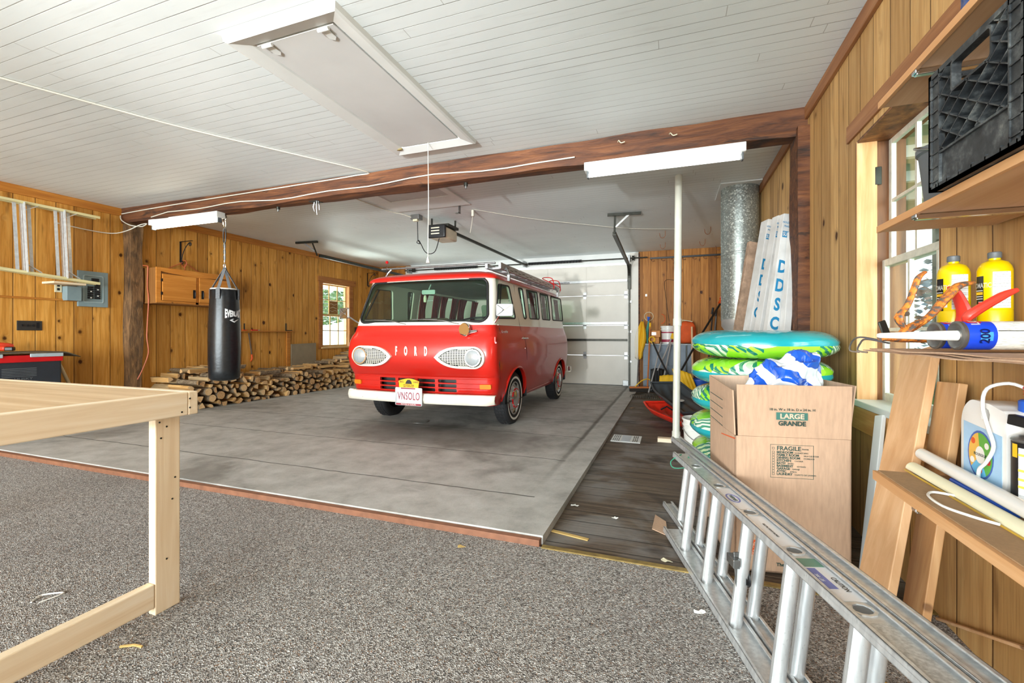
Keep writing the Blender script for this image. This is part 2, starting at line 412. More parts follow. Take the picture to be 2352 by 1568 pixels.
m_rust = simple('brown_red_paint', '#86583f', .6, var=.2, scale=20)
m_orange = simple('orange_plastic', '#d9521c', .4, var=.12)
m_yellow = simple('yellow_plastic', '#e7b31c', .4, var=.1)
m_blue = simple('blue_plastic', '#1f55b8', .4, var=.12)
m_whitepl = simple('white_plastic', '#e8e6df', .35, var=.04)
m_ink = simple('green_black_ink', '#24433c', .6, var=.2)
m_cloth_w = simple('white_cotton', '#dfdfdf', .8)
def glass_mat(name, tint='#ffffff', refl=.10):
    m = bpy.data.materials.new(name); m.use_nodes = True; t = m.node_tree; t.nodes.remove(t.nodes['Principled BSDF'])
    a = t.nodes.new('ShaderNodeBsdfTransparent'); a.inputs[0].default_value = lin(tint)
    g = t.nodes.new('ShaderNodeBsdfGlossy'); g.inputs['Roughness'].default_value = .03
    lw = t.nodes.new('ShaderNodeLayerWeight'); lw.inputs[0].default_value = .35
    mm = t.nodes.new('ShaderNodeMath'); mm.operation = 'MULTIPLY_ADD'; mm.inputs[1].default_value = refl * 2; mm.inputs[2].default_value = .02; t.links.new(lw.outputs['Facing'], mm.inputs[0])
    mx = t.nodes.new('ShaderNodeMixShader'); t.links.new(mm.outputs[0], mx.inputs[0])
    t.links.new(a.outputs[0], mx.inputs[1]); t.links.new(g.outputs[0], mx.inputs[2])
    t.links.new(mx.outputs[0], t.nodes['Material Output'].inputs[0]); return m
m_glass = glass_mat('window_glass', '#f4fbf8')
m_autoglass = glass_mat('greenish_auto_glass', '#c9dccf', .12)
# ------------------------------------------------------------------ room shell
def wall_holes(name, mat, fixed, a0, a1, z0, z1, thick, hole=None, axis='x', label=None):
    """wall in the plane x=fixed (axis x) or y=fixed (axis y), thickness outwards"""
    m = MB()
    def put(p0, p1, q0, q1):
        if axis == 'x': m.box(fixed, fixed + thick, p0, p1, q0, q1)
        else: m.box(p0, p1, fixed, fixed + thick, q0, q1)
    if hole:
        h0, h1, g0, g1 = hole
        put(a0, h0, z0, z1); put(h1, a1, z0, z1); put(h0, h1, z0, g0); put(h0, h1, g1, z1)
    else: put(a0, a1, z0, z1)
    return structure(m.build(name, mat, smooth=0), label)
LW = (7.345, 8.165, .775, 2.12)
RW = (2.07, 2.872, .70, 2.075)
wall_holes('wall_left', m_pineL, XL, YF, YB + .15, -.02, H, -.14, LW, label='left wall of amber knotty pine boards')
wall_holes('wall_right', m_pineR, XR, YF, YB + .15, -.02, H, .15, RW, label='right wall of brown knotty pine boards')
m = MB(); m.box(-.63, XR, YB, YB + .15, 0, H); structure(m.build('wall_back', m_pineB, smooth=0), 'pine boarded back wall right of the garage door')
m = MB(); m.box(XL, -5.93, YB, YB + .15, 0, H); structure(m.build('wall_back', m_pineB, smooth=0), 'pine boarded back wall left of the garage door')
m = MB(); m.box(-5.93, -.63, YB + .01, YB + .15, 2.5, H); structure(m.build('trim_1', m_white, smooth=0), 'white header over the garage door')
m = MB(); m.box(-.80, -.62, YB - .03, YB + .12, 0, H - .02); structure(m.build('trim_2', m_doorwhite, smooth=0, bevel=.004), 'cream jamb right of the garage door')
m = MB(); m.box(-6.05, -5.9, YB - .03, YB + .12, 0, H - .02); structure(m.build('trim_3', m_doorwhite, smooth=0, bevel=.004), 'cream jamb left of the garage door')
m = MB(); m.box(-.63, -.60, YB - .035, YB + .02, 0, H - .03); structure(m.build('trim_4', m_beam, smooth=0), 'dark edge strip beside the garage door jamb')
m = MB(); m.box(XL - .14, XR + .15, YF, YB + .15, H, H + .12); structure(m.build('ceiling', m_ceil, smooth=0), 'white painted beadboard ceiling')
m = MB(); m.box(XL - .14, XR + .15, YF, 2.10, -.15, .006); structure(m.build('floor', m_carpet, smooth=0), 'flecked grey brown carpet')
m = MB(); m.box(-.605, XR + .15, 2.10, YB + .1, -.15, 0); structure(m.build('floor', m_dplank, smooth=0), 'worn dark floorboards along the right wall')
m = MB()
def slab(u, v):
    x = XL - .14 + u * (-.605 - XL + .14); y = 2.135 + v * (YB + .1 - 2.135)
    z = .045 - .04 * v
    e = abs(x + .83); z -= .012 * max(0, 1 - e / .05) * min(1, max(0, (y - 2.4) / 2))
    return (x, y, z)
m.grid(slab, 190, 40)
m.box(XL - .14, -.605, 2.135, YB + .1, -.15, .0)
m.add([(XL - .14, 2.135, -.02), (-.605, 2.135, -.02), (-.605, 2.135, .045), (XL - .14, 2.135, .045)], [(0, 1, 2, 3)])
m.add([(-.605, 2.135, -.02), (-.605, YB + .1, -.02), (-.605, YB + .1, .005), (-.605, 2.135, .045)], [(0, 1, 2, 3)])
structure(m.build('floor', m_conc, smooth=0, fix=False), 'stained grey concrete slab under the van')
m = MB(); m.box(-5.62, -.612, 2.095, 2.132, -.01, .037); structure(m.build('trim_5', m_rust, smooth=0, bevel=.002), 'red brown painted edge strip of the slab')
m = MB(); m.box(XL, -5.62, 2.06, 2.132, -.01, .04); structure(m.build('trim_6', m_trimL, smooth=0, bevel=.002), 'bare wood strip at the left end of the slab edge')
m = MB(); m.box(-.60, XR, 2.085, 2.115, 0, .012); structure(m.build('trim_7', simple('worn_brass', '#8b7440', .5, .2, var=.3, scale=30), smooth=0), 'thin worn yellow threshold between carpet and floorboards')
# beam and posts, slightly uneven hewn faces
def hewn(name, mat, x0, x1, y0, y1, z0, z1, axis, amp, label, seed=0, n=60):
    m = MB(); lo = [x0, y0, z0]; hi = [x1, y1, z1]; o1, o2 = [i for i in range(3) if i != axis]
    sec = [(0, 0), (.5, -.015), (1, 0), (1.01, .5), (1, 1), (.5, 1.01), (0, 1), (-.01, .5)]; vs = []; fs = []
    for k in range(n + 1):
        t = k / n
        for (a, b) in sec:
            p = [0, 0, 0]; p[axis] = lo[axis] + t * (hi[axis] - lo[axis])
            p[o1] = lo[o1] + a * (hi[o1] - lo[o1]); p[o2] = lo[o2] + b * (hi[o2] - lo[o2])
            q = Vector(p) * 2.2 + Vector((seed, seed, a * 3 + b))
            p[o1] += amp * mnoise.noise(q); p[o2] += amp * mnoise.noise(q + Vector((9, 9, 9)))
            vs.append(p)
    L = len(sec)
    for k in range(n):
        for i in range(L): j = (i + 1) % L; fs.append((k * L + i, k * L + j, (k + 1) * L + j, (k + 1) * L + i))
    fs += [tuple(range(L)), tuple(range(n * L, n * L + L))]
    m.add(vs, fs); return structure(m.build(name, mat, smooth=50), label)
hewn('trim_8', m_beam, XL, XR, BEAM_Y, BEAM_Y + .16, 2.505, H - .003, 0, .018, 'dark hewn timber beam across the ceiling', 3)
hewn('trim_9', m_bark, XL, XL + .135, 3.79, 3.935, 0, 2.52, 2, .02, 'bark covered post under the left end of the beam', 5, 40)
hewn('trim_10', m_beam, XR - .075, XR, 3.71, 3.96, 0, 2.55, 2, .01, 'dark post under the right end of the beam', 8, 40)
for i, (y0, y1) in enumerate(((YF, BEAM_Y), (BEAM_Y + .16, YB))):
    m = MB(); m.box(XL, XL + .022, y0, y1, H - .10, H); structure(m.build('trim_%d' % (11 + i), m_trimL, smooth=0, bevel=.003), 'amber cornice board on the left wall, %s the beam' % ('before', 'behind')[i])
    m = MB(); m.box(XR - .022, XR, y0, y1, H - .09, H); structure(m.build('trim_%d' % (13 + i), m_trimR, smooth=0, bevel=.003), 'brown cornice board on the right wall, %s the beam' % ('before', 'behind')[i])
# ------------------------------------------------------------------ windows
def window(n, xin, depth, y0, y1, z0, z1, out, jamb_mats, sash_mat, low_off, label, rows=(2, 2), cols=3, zm=None, liner=.1):
    w = structure(thing('window_%d' % n, (xin, (y0 + y1) / 2, z0), label, 'window')); del w['category']
    xs = xin + out * depth; xo = xs + out * .028
    j = MB()
    xa, xb = xin, xin + out * (depth + .09)
    j.box(xa, xb, y1 - .010, y1 + .002, z0, z1); j.box(xa, xb, y0 - .002, y0 + .010, z0, z1); j.box(xa, xb, y0 + .01, y1 - .01, z1 - .010, z1 + .002)
    j.build('jamb', jamb_mats, w, smooth=0)
    k = MB(); k.box(xa - out * (.045 if n == 1 else .02), xb, y0 - (.05 if n == 1 else .0), y1 + (.05 if n == 1 else .0), z0 - .028, z0 + .004); k.build('sill', sash_mat if n == 1 else m_white, w, smooth=0, bevel=.004)
    zm = zm or (z0 + z1) / 2
    for (a, b, x) in ((z0, zm + .018, xs), (zm - .018, z1, xo)):
        f = MB(); t = .038; th = .022
        xx0, xx1 = x - th / 2, x + th / 2
        f.box(xx0, xx1, y0, y0 + t, a, b); f.box(xx0, xx1, y1 - t, y1, a, b)
        f.box(xx0, xx1, y0 + t, y1 - t, a, a + .045); f.box(xx0, xx1, y0 + t, y1 - t, b - .036, b)
        s = f.build('sash', sash_mat, w, smooth=0, bevel=.003)
        q = MB(); ya, yb, za, zb = y0 + t, y1 - t, a + .045, b - .036
        for c in range(1, cols): yc = ya + (yb - ya) * c / cols; q.box(x - .009, x + .009, yc - .009, yc + .009, za, zb)
        for r in range(1, 2): zc = za + (zb - za) * r / 2; q.box(x - .0085, x + .0085, ya, yb, zc - .008, zc + .008)
        q.build('glazing_bar', sash_mat, s, smooth=0)
        for c in range(cols):
            for r in range(2):
                g = MB(); g.box(x - .0015, x + .0015, ya + (yb - ya) * c / cols, ya + (yb - ya) * (c + 1) / cols, za + (zb - za) * r / 2, za + (zb - za) * (r + 1) / 2)
                g.build('pane', m_glass, s, smooth=0)
    return w
m_sashL = simple('amber_sash_paint', '#c9a56a', .5, var=.1)
m_lightjamb = plank('light_old_jamb', ['#c98f55', '#d6a36e', '#e0b486'], 2)
m_greysash = simple('weathered_white_sash', '#cfcdc0', .55, var=.14, scale=25)
w1 = window(1, XL, .06, *LW, -1, m_lightjamb, m_sashL, 0, 'twelve pane sash window in the left wall behind the woodpile')
m_oldjamb = plank('old_brown_jamb', ['#4b2c15', '#7d4d26', '#a26c3a'], 2, .5, knots=1.6)
w2 = window(2, XR, .125, *RW, 1, m_oldjamb, m_greysash, 0, 'sash window in the right wall behind the shelves', zm=1.42)
k = MB(); k.box(XR - .002, XR + .088, RW[1] - .024, RW[1] - .0101, RW[2], RW[3]); k.build('jamb', m_lightjamb, w2, smooth=0, bevel=.003)
k = MB(); k.box(XR - .012, XR + .02, RW[0] - .35, RW[1] + .1, RW[3] + .035, RW[3] + .128); k.build('head_casing', m_trimR, w2, smooth=0, bevel=.003)
k = MB(); k.box(XR - .014, XR + .0, RW[0] - .02, RW[1] + .08, RW[2] - .15, RW[2] - .03); k.build('apron', plank('apron_pine', ['#b98347', '#c79355', '#d5a667'], 1), w2, smooth=0, bevel=.003)
k = MB(); k.bar((XR + .092, RW[1] - .022, 1.835), (XR + .092, RW[1] - .022, 1.93), .03, .006, (0, 1, 0)); k.build('sash_pulley', m_dkmetal, w2, bevel=.003)
m = MB(); m.box(XL, XL + .02, LW[0] - .13, LW[1] + .20, LW[3] + .01, LW[3] + .13); m.box(XL, XL + .018, LW[0] - .11, LW[0], LW[2] - .03, LW[3] + .01); m.box(XL, XL + .018, LW[1], LW[1] + .11, LW[2] - .03, LW[3] + .01)
m.build('casing', plank('window_casing', ['#8f531f', '#a3642a', '#b37636'], 1), w1, smooth=0, bevel=.003)
m = MB(); m.box(XL - .074, XL - .068, 7.63, 7.86, 1.48, 1.76)
q = m.build('cardboard_patch', simple('cardboard_patch', '#8c6436', .8), w1); tag(q, 'brown cardboard filling one pane')
m = MB()
for z in (1.55, 1.62, 1.69): m.tube([(XL - .066, 7.64 + .2 * t, z + .012 * math.sin(t * 7 + z * 30)) for t in [i / 8 for i in range(9)]], .004, 5)
m.build('painted_stripe', m_creampaint, q)
# ------------------------------------------------------------------ outside
m_leaf = [simple('leaf_a', '#4f7a38', .6, var=.3, scale=4), simple('leaf_b', '#7fa356', .6, var=.3, scale=4), simple('leaf_c', '#a9b9a0', .6, var=.2)]
def shrub(name, c, rad, n, size, label, cat, seed, mats=m_leaf, trunk=None, group=None):
    rn = random.Random(seed); m = MB(); c = Vector(c)
    for i in range(n):
        while True:
            p = Vector([rn.uniform(-1, 1) for _ in range(3)])
            if .35 < p.length < 1: break
        p = Vector((p.x * rad[0], p.y * rad[1], p.z * rad[2])) + c
        u = Vector([rn.gauss(0, 1) for _ in range(3)]).normalized(); a, b, _ = frame(u); s = size * rn.uniform(.6, 1.3)
        m.cur = rn.randrange(3); m.add([p - a * s, p - b * s * .45, p + a * s, p + b * s * .45], [(0, 1, 2, 3)])
    r = thing(name, (c.x, c.y, 0), label, cat, group)
    m.build('foliage', list(mats), r, smooth=0, fix=False)
    t = MB(); t.tube([(c.x, c.y, -.1), (c.x + .05, c.y, c.z * .5), (c.x, c.y, c.z)], [.09, .07, .03]); t.build('trunk', simple('trunk_bark', '#6a5a48', .9), r)
    return r
m = MB(); m.box(-30, XL - .14, -10, 30, -.3, -.12); structure(m.build('ground', simple('bright_drive', '#c9c9c4', .9, var=.05, scale=1), smooth=0), 'pale drive outside the left window')
m = MB(); m.box(XR + .15, 25, -10, 30, -.3, -.12); structure(m.build('ground', simple('yard_grass', '#6f8558', .95, var=.3, scale=2), smooth=0), 'yard outside the right window')
shrub('garden_tree', (-12.6, 11.6, 2.3), (1.6, 2.4, 1.25), 5200, .085, 'leafy green tree filling the view through the left window', 'tree', 1)
shrub('garden_tree', (-15.5, 16.2, 3.0), (2.2, 2.6, 1.6), 3600, .12, 'paler tree further off behind the leafy one, through the left window', 'tree', 2)
pale = [simple('pale_leaf_a', '#7f93a6', .6, var=.3, scale=4), simple('pale_leaf_b', '#b9c2c6', .6, var=.2), simple('pale_leaf_c', '#a27c6e', .6, var=.3)]  # overexposed daylight is put into these pale leaf colours
shrub('garden_shrub', (3.5, 6.2, 1.25), (.8, 1.6, 1.3), 3600, .06, 'tall loose shrub with washed out leaves outside the right window', 'shrub', 3, pale)
m = MB(); m.add([(XL - .14, 5.5, 2.62), (XL - .14, 11, 2.62), (XL - 1.0, 11, 2.12), (XL - 1.0, 5.5, 2.12), (XL - .14, 5.5, 2.68), (XL - .14, 11, 2.68), (XL - 1.0, 11, 2.18), (XL - 1.0, 5.5, 2.18)], [(0, 1, 2, 3), (4, 7, 6, 5), (0, 3, 7, 4), (1, 5, 6, 2), (3, 2, 6, 7), (0, 4, 5, 1)])
structure(m.build('eaves', simple('grey_eave_boards', '#6f7780', .7), smooth=0), 'grey underside of the eaves outside the left window')
for y in (7.0, 7.55, 8.1, 8.65, 9.2, 9.75):
    m = MB(); m.bar((XL - .14, y, 2.585), (XL - 1.0, y, 2.085), .045, .09); structure(m.build('rafter_tail', m_white, smooth=0), 'white rafter tail under the left eaves')
m = MB(); m.box(2.2, 2.34, 4.9, 5.04, -.12, 3); structure(m.build('porch_post', simple('porch_blue_grey', '#8d99a6', .6), smooth=0, bevel=.01), 'pale blue grey porch post outside the right window')
m = MB(); m.box(XR + .15, 2.5, -1, 8, 2.35, 2.42); structure(m.build('porch_soffit', simple('porch_green', '#8fa088', .6), smooth=0), 'green grey porch soffit outside the right window')
for y in (2.6, 3.2, 3.8, 4.4, 5.0):
    m = MB(); m.box(XR + .15, 2.5, y, y + .05, 2.27, 2.35); structure(m.build('porch_rafter', m_white, smooth=0), 'white rafter under the porch soffit')
# ------------------------------------------------------------------ garage door
BX, BY, BZ = Vector((1, 0, 0)), Vector((0, 1, 0)), Vector((0, 0, 1))
d = structure(thing('door_1', (-3.36, YB, 0), 'closed white sectional garage door', 'door')); del d['category']
zs = [.012, .613, 1.228, 1.843, 2.457]
DX0, DX1 = -5.9, -.82
for i in range(4):
    m = MB(); a, b = zs[i] + .004, zs[i + 1] - .004
    m.box(DX0, DX1, YB - .035, YB + .01, a, b)
    s = m.build('section', m_doorwhite, d, smooth=0, bevel=.006)
    r = MB()
    for x in [DX0 + .02 + k * (DX1 - DX0 - .1) / 6 for k in range(7)]: r.box(x, x + .06, YB - .042, YB - .034, a + .02, b - .02)
    r.build('stile', m_doorwhite, s, smooth=0, bevel=.002)
for z in (.93, 1.27, 2.13):
    m = MB(); m.box(DX0 + .02, DX1 - .02, YB - .085, YB - .04, z - .012, z + .012); m.box(DX0 + .02, DX1 - .02, YB - .09, YB - .084, z - .022, z + .022); m.build('strut', m_dkmetal if z < 1 else m_galv, d, smooth=0)
for z in zs[1:4]:
    for x in [DX0 + .05 + k * (DX1 - DX0 - .1) / 6 for k in range(7)]:
        m = MB(); m.box(x - .03, x + .03, YB - .052, YB - .04, z - .07, z + .07); m.cyl((x - .035, YB - .06, z), (x + .035, YB - .06, z), .014, n=10); m.build('hinge', m_galv, d, smooth=40)
m = MB(); m.box(-.93, -.82, YB - .075, YB - .035, .01, .12); m.build('corner_bracket', m_galv, d, smooth=0, bevel=.003)
m = MB(); m.box(DX0, DX1, YB - .04, YB + .01, 0, .014); m.build('bottom_seal', m_black, d, smooth=0)
for side, x, kw in ((1, -.80, 'right'), (-1, -5.92, 'left')):
    t = thing('door_track', (x, YB - .1, 0), 'dark steel door track on the %s, bending forward under the ceiling' % kw, 'track', None)
    pts = [(x, YB - .1, 0.02), (x, YB - .1, 2.12)] + [(x, YB - .1 - .30 * (1 - math.cos(math.radians(a))), 2.12 + .30 * math.sin(math.radians(a))) for a in range(10, 91, 10)] + [(x + side * .04, 6.35, 2.46)]
    m = MB()
    for k in range(len(pts) - 1): m.bar(pts[k], Vector(pts[k + 1]) + (Vector(pts[k + 1]) - Vector(pts[k])).normalized() * .004, .05, .028 if k == 0 else .05, (1, 0, 0))
    m.build('rail', m_dkmetal, t, smooth=0)
    m = MB(); m.box(x - .03, x + .03, YB - .13, YB - .03, 1.95, 2.45); m.build('flag_plate', m_dkmetal, t, smooth=0, bevel=.003)
    for z in (.5, 1.1, 1.7):
        m = MB(); m.box(x - .02, x + .045, YB - .09, YB - .03, z - .02, z + .02); m.build('track_bracket', m_galv, t, smooth=0)
    hx = x + side * .19
    h = thing('track_hanger', (hx, 6.2, H), 'angle iron hanger screwed to the ceiling holding the %s door track' % kw, 'hanger')
    m = MB(); m.bar((hx - .22, 6.17, H - .02), (hx + .22, 6.22, H - .02), .035, .035); m.build('ceiling_angle', m_dkmetal, h, smooth=0)
    m = MB(); m.bar((hx - side * .12, 6.2, H - .03), (hx - side * .14, 6.3, 2.45), .03, .006, (0, 1, 0)); m.build('drop_arm', m_dkmetal, h, smooth=0)
    m = MB(); m.bar((hx + side * .06, 6.2, H - .03), (hx - side * .12, 6.26, 2.53), .025, .006, (0, 1, 0)); m.build('brace', m_galv, h, smooth=0)
t = thing('torsion_spring_shaft', (-3.3, YB - .14, 2.56), 'dark spring shaft above the garage door', 'spring')
m = MB(); m.cyl((-6.0, YB - .14, 2.56), (-.45, YB - .14, 2.56), .0125, n=10); m.build('shaft', m_dkmetal, t)
for a, b in ((-2.9, -1.75), (-5.2, -4.1)):
    m = MB(); pts = [(a + (b - a) * k / 400, YB - .14 + .028 * math.cos(k * 1.2), 2.56 + .028 * math.sin(k * 1.2)) for k in range(401)]
    m.tube(pts, .005, 5); m.cyl((a, YB - .14, 2.56), (b, YB - .14, 2.56), .023, n=12); m.build('spring', m_black, t)
for x in (-5.75, -.72):
    m = MB(); m.lathe([(.05, -.02), (.055, -.02), (.045, -.01), (.045, .01), (.055, .02), (.05, .02)], (x, YB - .14, 2.56), (1, 0, 0), 20); m.build('cable_drum', m_dkmetal, t)
for x in (-5.9, -3.0, -.80):
    m = MB(); m.box(x - .02, x + .02, YB - .18, YB - .0, 2.50, 2.62); m.build('bearing_plate', m_galv, t, smooth=0, bevel=.002)
# ------------------------------------------------------------------ door opener
t = thing('door_opener', (-3.1, 5.65, H), 'beige and black garage door opener hung from the ceiling with a long dark rail', 'opener')
ox, oy = -3.10, 5.52
m = MB(); m.box(ox - .13, ox + .13, oy, oy + .36, 2.40, 2.56); m.build('housing', simple('beige_plastic', '#cfc5ab', .45), t, bevel=.025, seg=3)
m = MB(); m.box(ox - .135, ox + .135, oy - .035, oy + .012, 2.40, 2.58); q = m.build('lamp_cover', m_black, t, bevel=.015, seg=3)
for z in (2.45, 2.49, 2.53):
    m = MB(); m.box(ox - .08, ox + .05, oy - .042, oy - .034, z, z + .014); m.build('slot', m_creampaint, q, smooth=0)
m = MB(); m.box(ox - .16, ox + .16, oy + .02, oy + .34, 2.565, 2.6); m.box(ox - .14, ox - .12, oy + .06, oy + .08, 2.6, H); m.box(ox + .12, ox + .14, oy + .28, oy + .3, 2.6, H); m.build('hanging_frame', m_dkmetal, t, smooth=0)
m = MB(); m.bar((ox + .02, oy + .34, 2.57), (-2.93, 9.08, 2.52), .035, .04); m.build('rail', m_dkmetal, t, smooth=0, bevel=.003)
m = MB(); m.tube([(ox - .18, oy - .02, 2.585), (-3.31, 5.40, 2.60), (-3.33, 5.38, 2.36), (-3.30, 5.39, 2.31), (-3.36, 5.4, 2.33), (-3.33, 5.4, 2.36), (-3.29, 5.4, 2.3), (-3.24, 5.42, 2.2), (-3.18, 5.45, 2.17), (-3.12, 5.5, 2.22), (-3.09, 5.55, 2.4)][2:], .006, 6); m.tube([(-3.33, 5.37, 2.62), (-3.33, 5.38, 2.36)], .006, 6); m.build('power_cord', m_black, t)
t = thing('ceiling_outlet_box', (-3.33, 5.36, H), 'grey metal outlet box on the ceiling beside the opener', 'outlet box')
m = MB(); m.box(-3.40, -3.27, 5.30, 5.41, 2.635, H); m.build('box', m_galv, t, smooth=0, bevel=.004)
m = MB(); m.box(-3.37, -3.30, 5.31, 5.36, 2.61, 2.636); m.build('receptacle', m_creampaint, t, bevel=.003)
m = MB(); m.tube([(-3.62, 4.0, 2.688), (-3.60, 4.5, 2.69), (-3.54, 5.05, 2.69), (-3.46, 5.2, 2.685), (-3.38, 5.32, 2.66)], .006, 6); tag(m.build('cable', m_wire), 'pale cable crossing the ceiling to the outlet box beside the opener', 'cable')
m = MB(); m.tube([(-2.45, 5.33, 2.69), (-1.9, 5.9, 2.668), (-1.2, 6.5, 2.66), (-.6, 7.0, 2.665), (.1, 7.4, 2.69)], .004, 6); tag(m.build('wire', m_wire), 'thin sagging wire under the ceiling right of the opener', 'wire')
t = thing('ceiling_bracket', (-2.5, 5.25, H), 'small metal angle clip with a short wire on the ceiling right of the opener', 'bracket')
m = MB(); m.box(-2.62, -2.56, 5.10, 5.16, 2.60, 2.606); m.box(-2.565, -2.56, 5.10, 5.16, 2.6, H); m.build('clip', m_galv, t, smooth=0)
m = MB(); m.tube([(-2.5, 5.4, 2.64), (-2.56, 5.5, 2.55), (-2.64, 5.62, 2.46)], .005, 6); m.box(-2.51, -2.48, 5.38, 5.41, 2.62, H); m.build('wire_lead', m_wire, t)
# ------------------------------------------------------------------ ceiling hatches
t = thing('attic_hatch', (-1.95, 2.6, H), 'large white attic hatch in the ceiling with a raised frame and two painted hinges', 'hatch')
x0, x1, y0, y1 = -2.343, -1.566, 1.769, 3.455
def hatch_fr(u, v, dd): return (u, v, dd)
m = MB(); fw = .115
for (a, b) in (((x0, y0), (x1, y0)), ((x1, y0), (x1, y1)), ((x1, y1), (x0, y1)), ((x0, y1), (x0, y0))):
    a, b = Vector(a + (0,)), Vector(b + (0,)); dv = (b - a).normalized(); inn = Vector((-dv.y, dv.x, 0))
    vs = []
    for s, p in ((1, a), (-1, b)):
        for off, z in ((0, H), (.004, H - .03), (.02, H - .036), (fw - .012, H - .014), (fw, H)): vs.append(p + inn * off + dv * off * s + Vector((0, 0, z)))
    m.add(vs, [(0, 1, 6, 5), (1, 2, 7, 6), (2, 3, 8, 7), (3, 4, 9, 8), (4, 0, 5, 9)])
m.build('frame', m_white, t, smooth=20)
m = MB(); m.box(x0 + fw + .004, x1 - fw - .004, y0 + fw + .004, y1 - fw - .004, H - .012, H - .001); pnl = m.build('panel', simple('hatch_panel', '#cfcfcd', .5, var=.06, scale=2), t, smooth=0, bevel=.002)
for x in (x0 + .19, x1 - .19):
    m = MB(); m.cyl((x - .035, y0 + fw + .012, H - .020), (x + .035, y0 + fw + .012, H - .020), .010, n=10)
    m.prism([(-.022, 0), (.022, 0), (.022, .07), (.0, .09), (-.022, .07)], lambda u, v, dd: (x + u, y0 + fw + .015 + v, H - .014 - dd), 0, .006)
    m.build('hinge', m_white, t)
m = MB(); m.cyl((-2.26, 3.35, H - .013), (-2.26, 3.35, H - .03), .012, n=10); m.box(-2.285, -2.235, 3.345, 3.36, H - .028, H - .012); m.build('latch', simple('brass_latch', '#9b8a5c', .4, .6), t)
t = thing('pull_cord', (-1.965, 3.336, H), 'white pull cord with a bell shaped tassel hanging from the attic hatch', 'cord')
m = MB(); m.tube([(-1.965, 3.336, H - .012), (-1.962, 3.34, 2.2), (-1.966, 3.336, 1.70)], .0035, 6); m.build('cord', m_wire, t)
m = MB(); m.lathe([(.001, .05), (.006, .045), (.012, .02), (.017, 0), (.012, -.002)], (-1.966, 3.336, 1.66)); m.build('tassel', m_whitepl, t)
t = thing('access_panel', (-2.93, 4.6, H), 'flush white access panel in the ceiling behind the beam', 'panel')
m = MB(); a0, a1, b0, b1 = -3.48, -2.39, 3.95, 5.09; fw = .26
m.ring([(a0, b0), (a1, b0), (a1, b1), (a0, b1)], [(a0 + .2, b0 + .1), (a1 - .08, b0 + .1), (a1 - .08, b1 - .4), (a0 + .2, b1 - .4)], lambda u, v, dd: (u, v, dd), H - .001, H - .016)
m.build('frame', simple('brighter_white', '#e6e8e6', .5, var=.03), t, smooth=0)
m = MB(); m.box(a0 + .2, a1 - .08, b0 + .1, b1 - .4, H - .006, H - .001); m.build('panel', simple('panel_grey_white', '#c9cac9', .5, var=.05), t, smooth=0)
# ------------------------------------------------------------------ fluorescent lights on the beam
def emis(name, col, st):
    n = NT(name); n.b.inputs['Base Color'].default_value = lin(col); n.b.inputs['Emission Color'].default_value = lin(col); n.b.inputs['Emission Strength'].default_value = st; return n.m
def fluor(name, x0, x1, label, tube_mat, zt=2.495):
    t = thing(name, ((x0 + x1) / 2, 4.0, zt), label, 'light')
    y0 = BEAM_Y - .01
    m = MB(); m.box(x0, x1, y0, y0 + .105, zt - .06, zt + .01); m.build('housing', simple('white_enamel_metal', '#e8eae6', .35, var=.03), t, smooth=0, bevel=.004)
    m = MB(); m.cyl((x0 + .035, y0 + .05, zt - .09), (x1 - .035, y0 + .05, zt - .09), .016, n=16); m.build('lamp_tube', tube_mat, t)
    for x in (x0 + .018, x1 - .028):
        m = MB(); m.box(x, x + .014, y0 + .025, y0 + .075, zt - .115, zt - .055); m.build('lamp_holder', m_grey, t, smooth=0, bevel=.003)
    m = MB()
    for x in (x0 + .12,): m.box(x, x + .03, y0 + .03, y0 + .07, zt + .01, zt + .03)
    m.build('mounting_bracket', m_galv, t, smooth=0)
fluor('fluorescent_light', -6.27, -5.05, 'lit fluorescent strip light on the left end of the beam', emis('lit_tube', '#fff0d4', 24.0))
fluor('fluorescent_light', -.70, .53, 'fluorescent strip light on the right half of the beam above the van', emis('dim_tube', '#f4f6f2', 7.0))
# wires on the beam
m = MB(); yb = BEAM_Y - .012
pts = [(-6.79, yb, 2.625), (-6.2, yb, 2.64), (-5.3, yb - .004, 2.652), (-4.4, yb, 2.662), (-3.6, yb, 2.670), (-3.06, yb, 2.678), (-2.90, yb - .03, 2.688)]
m.tube(pts + [(-3.2, 3.2, 2.690), (-3.62, 2.5, 2.690), (-3.9, 1.9, 2.690), (-4.2, 1.2, 2.690)], .006, 6); tag(m.build('cable', m_wire), 'white painted cable running over the front ceiling and along the top of the beam', 'cable')
m = MB(); pts = [(-6.2, yb - .005, 2.53)] + [(x, yb - .004 + .004 * math.sin(x * 3), 2.555 + .012 * math.sin(x * 2.1) + .012 * math.sin(x * 5)) for x in [-5.9 + .25 * i for i in range(20)]] + [(-.78, yb, 2.56)]
m.tube(pts, .006, 6); tag(m.build('cable', m_wire), 'pale cable stapled along the lower front of the beam', 'cable')
m = MB(); m.tube([(-6.8, 3.74, 2.60), (-6.74, 3.72, 2.53), (-6.60, 3.74, 2.46), (-6.45, 3.78, 2.44), (-6.38, 3.80, 2.475), (-6.45, 3.76, 2.455), (-6.60, 3.70, 2.38), (-6.75, 3.62, 2.34), (-6.81, 3.4, 2.34), (-6.815, 3.1, 2.36)], .006, 6); tag(m.build('cable', m_wire), 'slack pale cable looping from the beam corner across the post', 'cable')
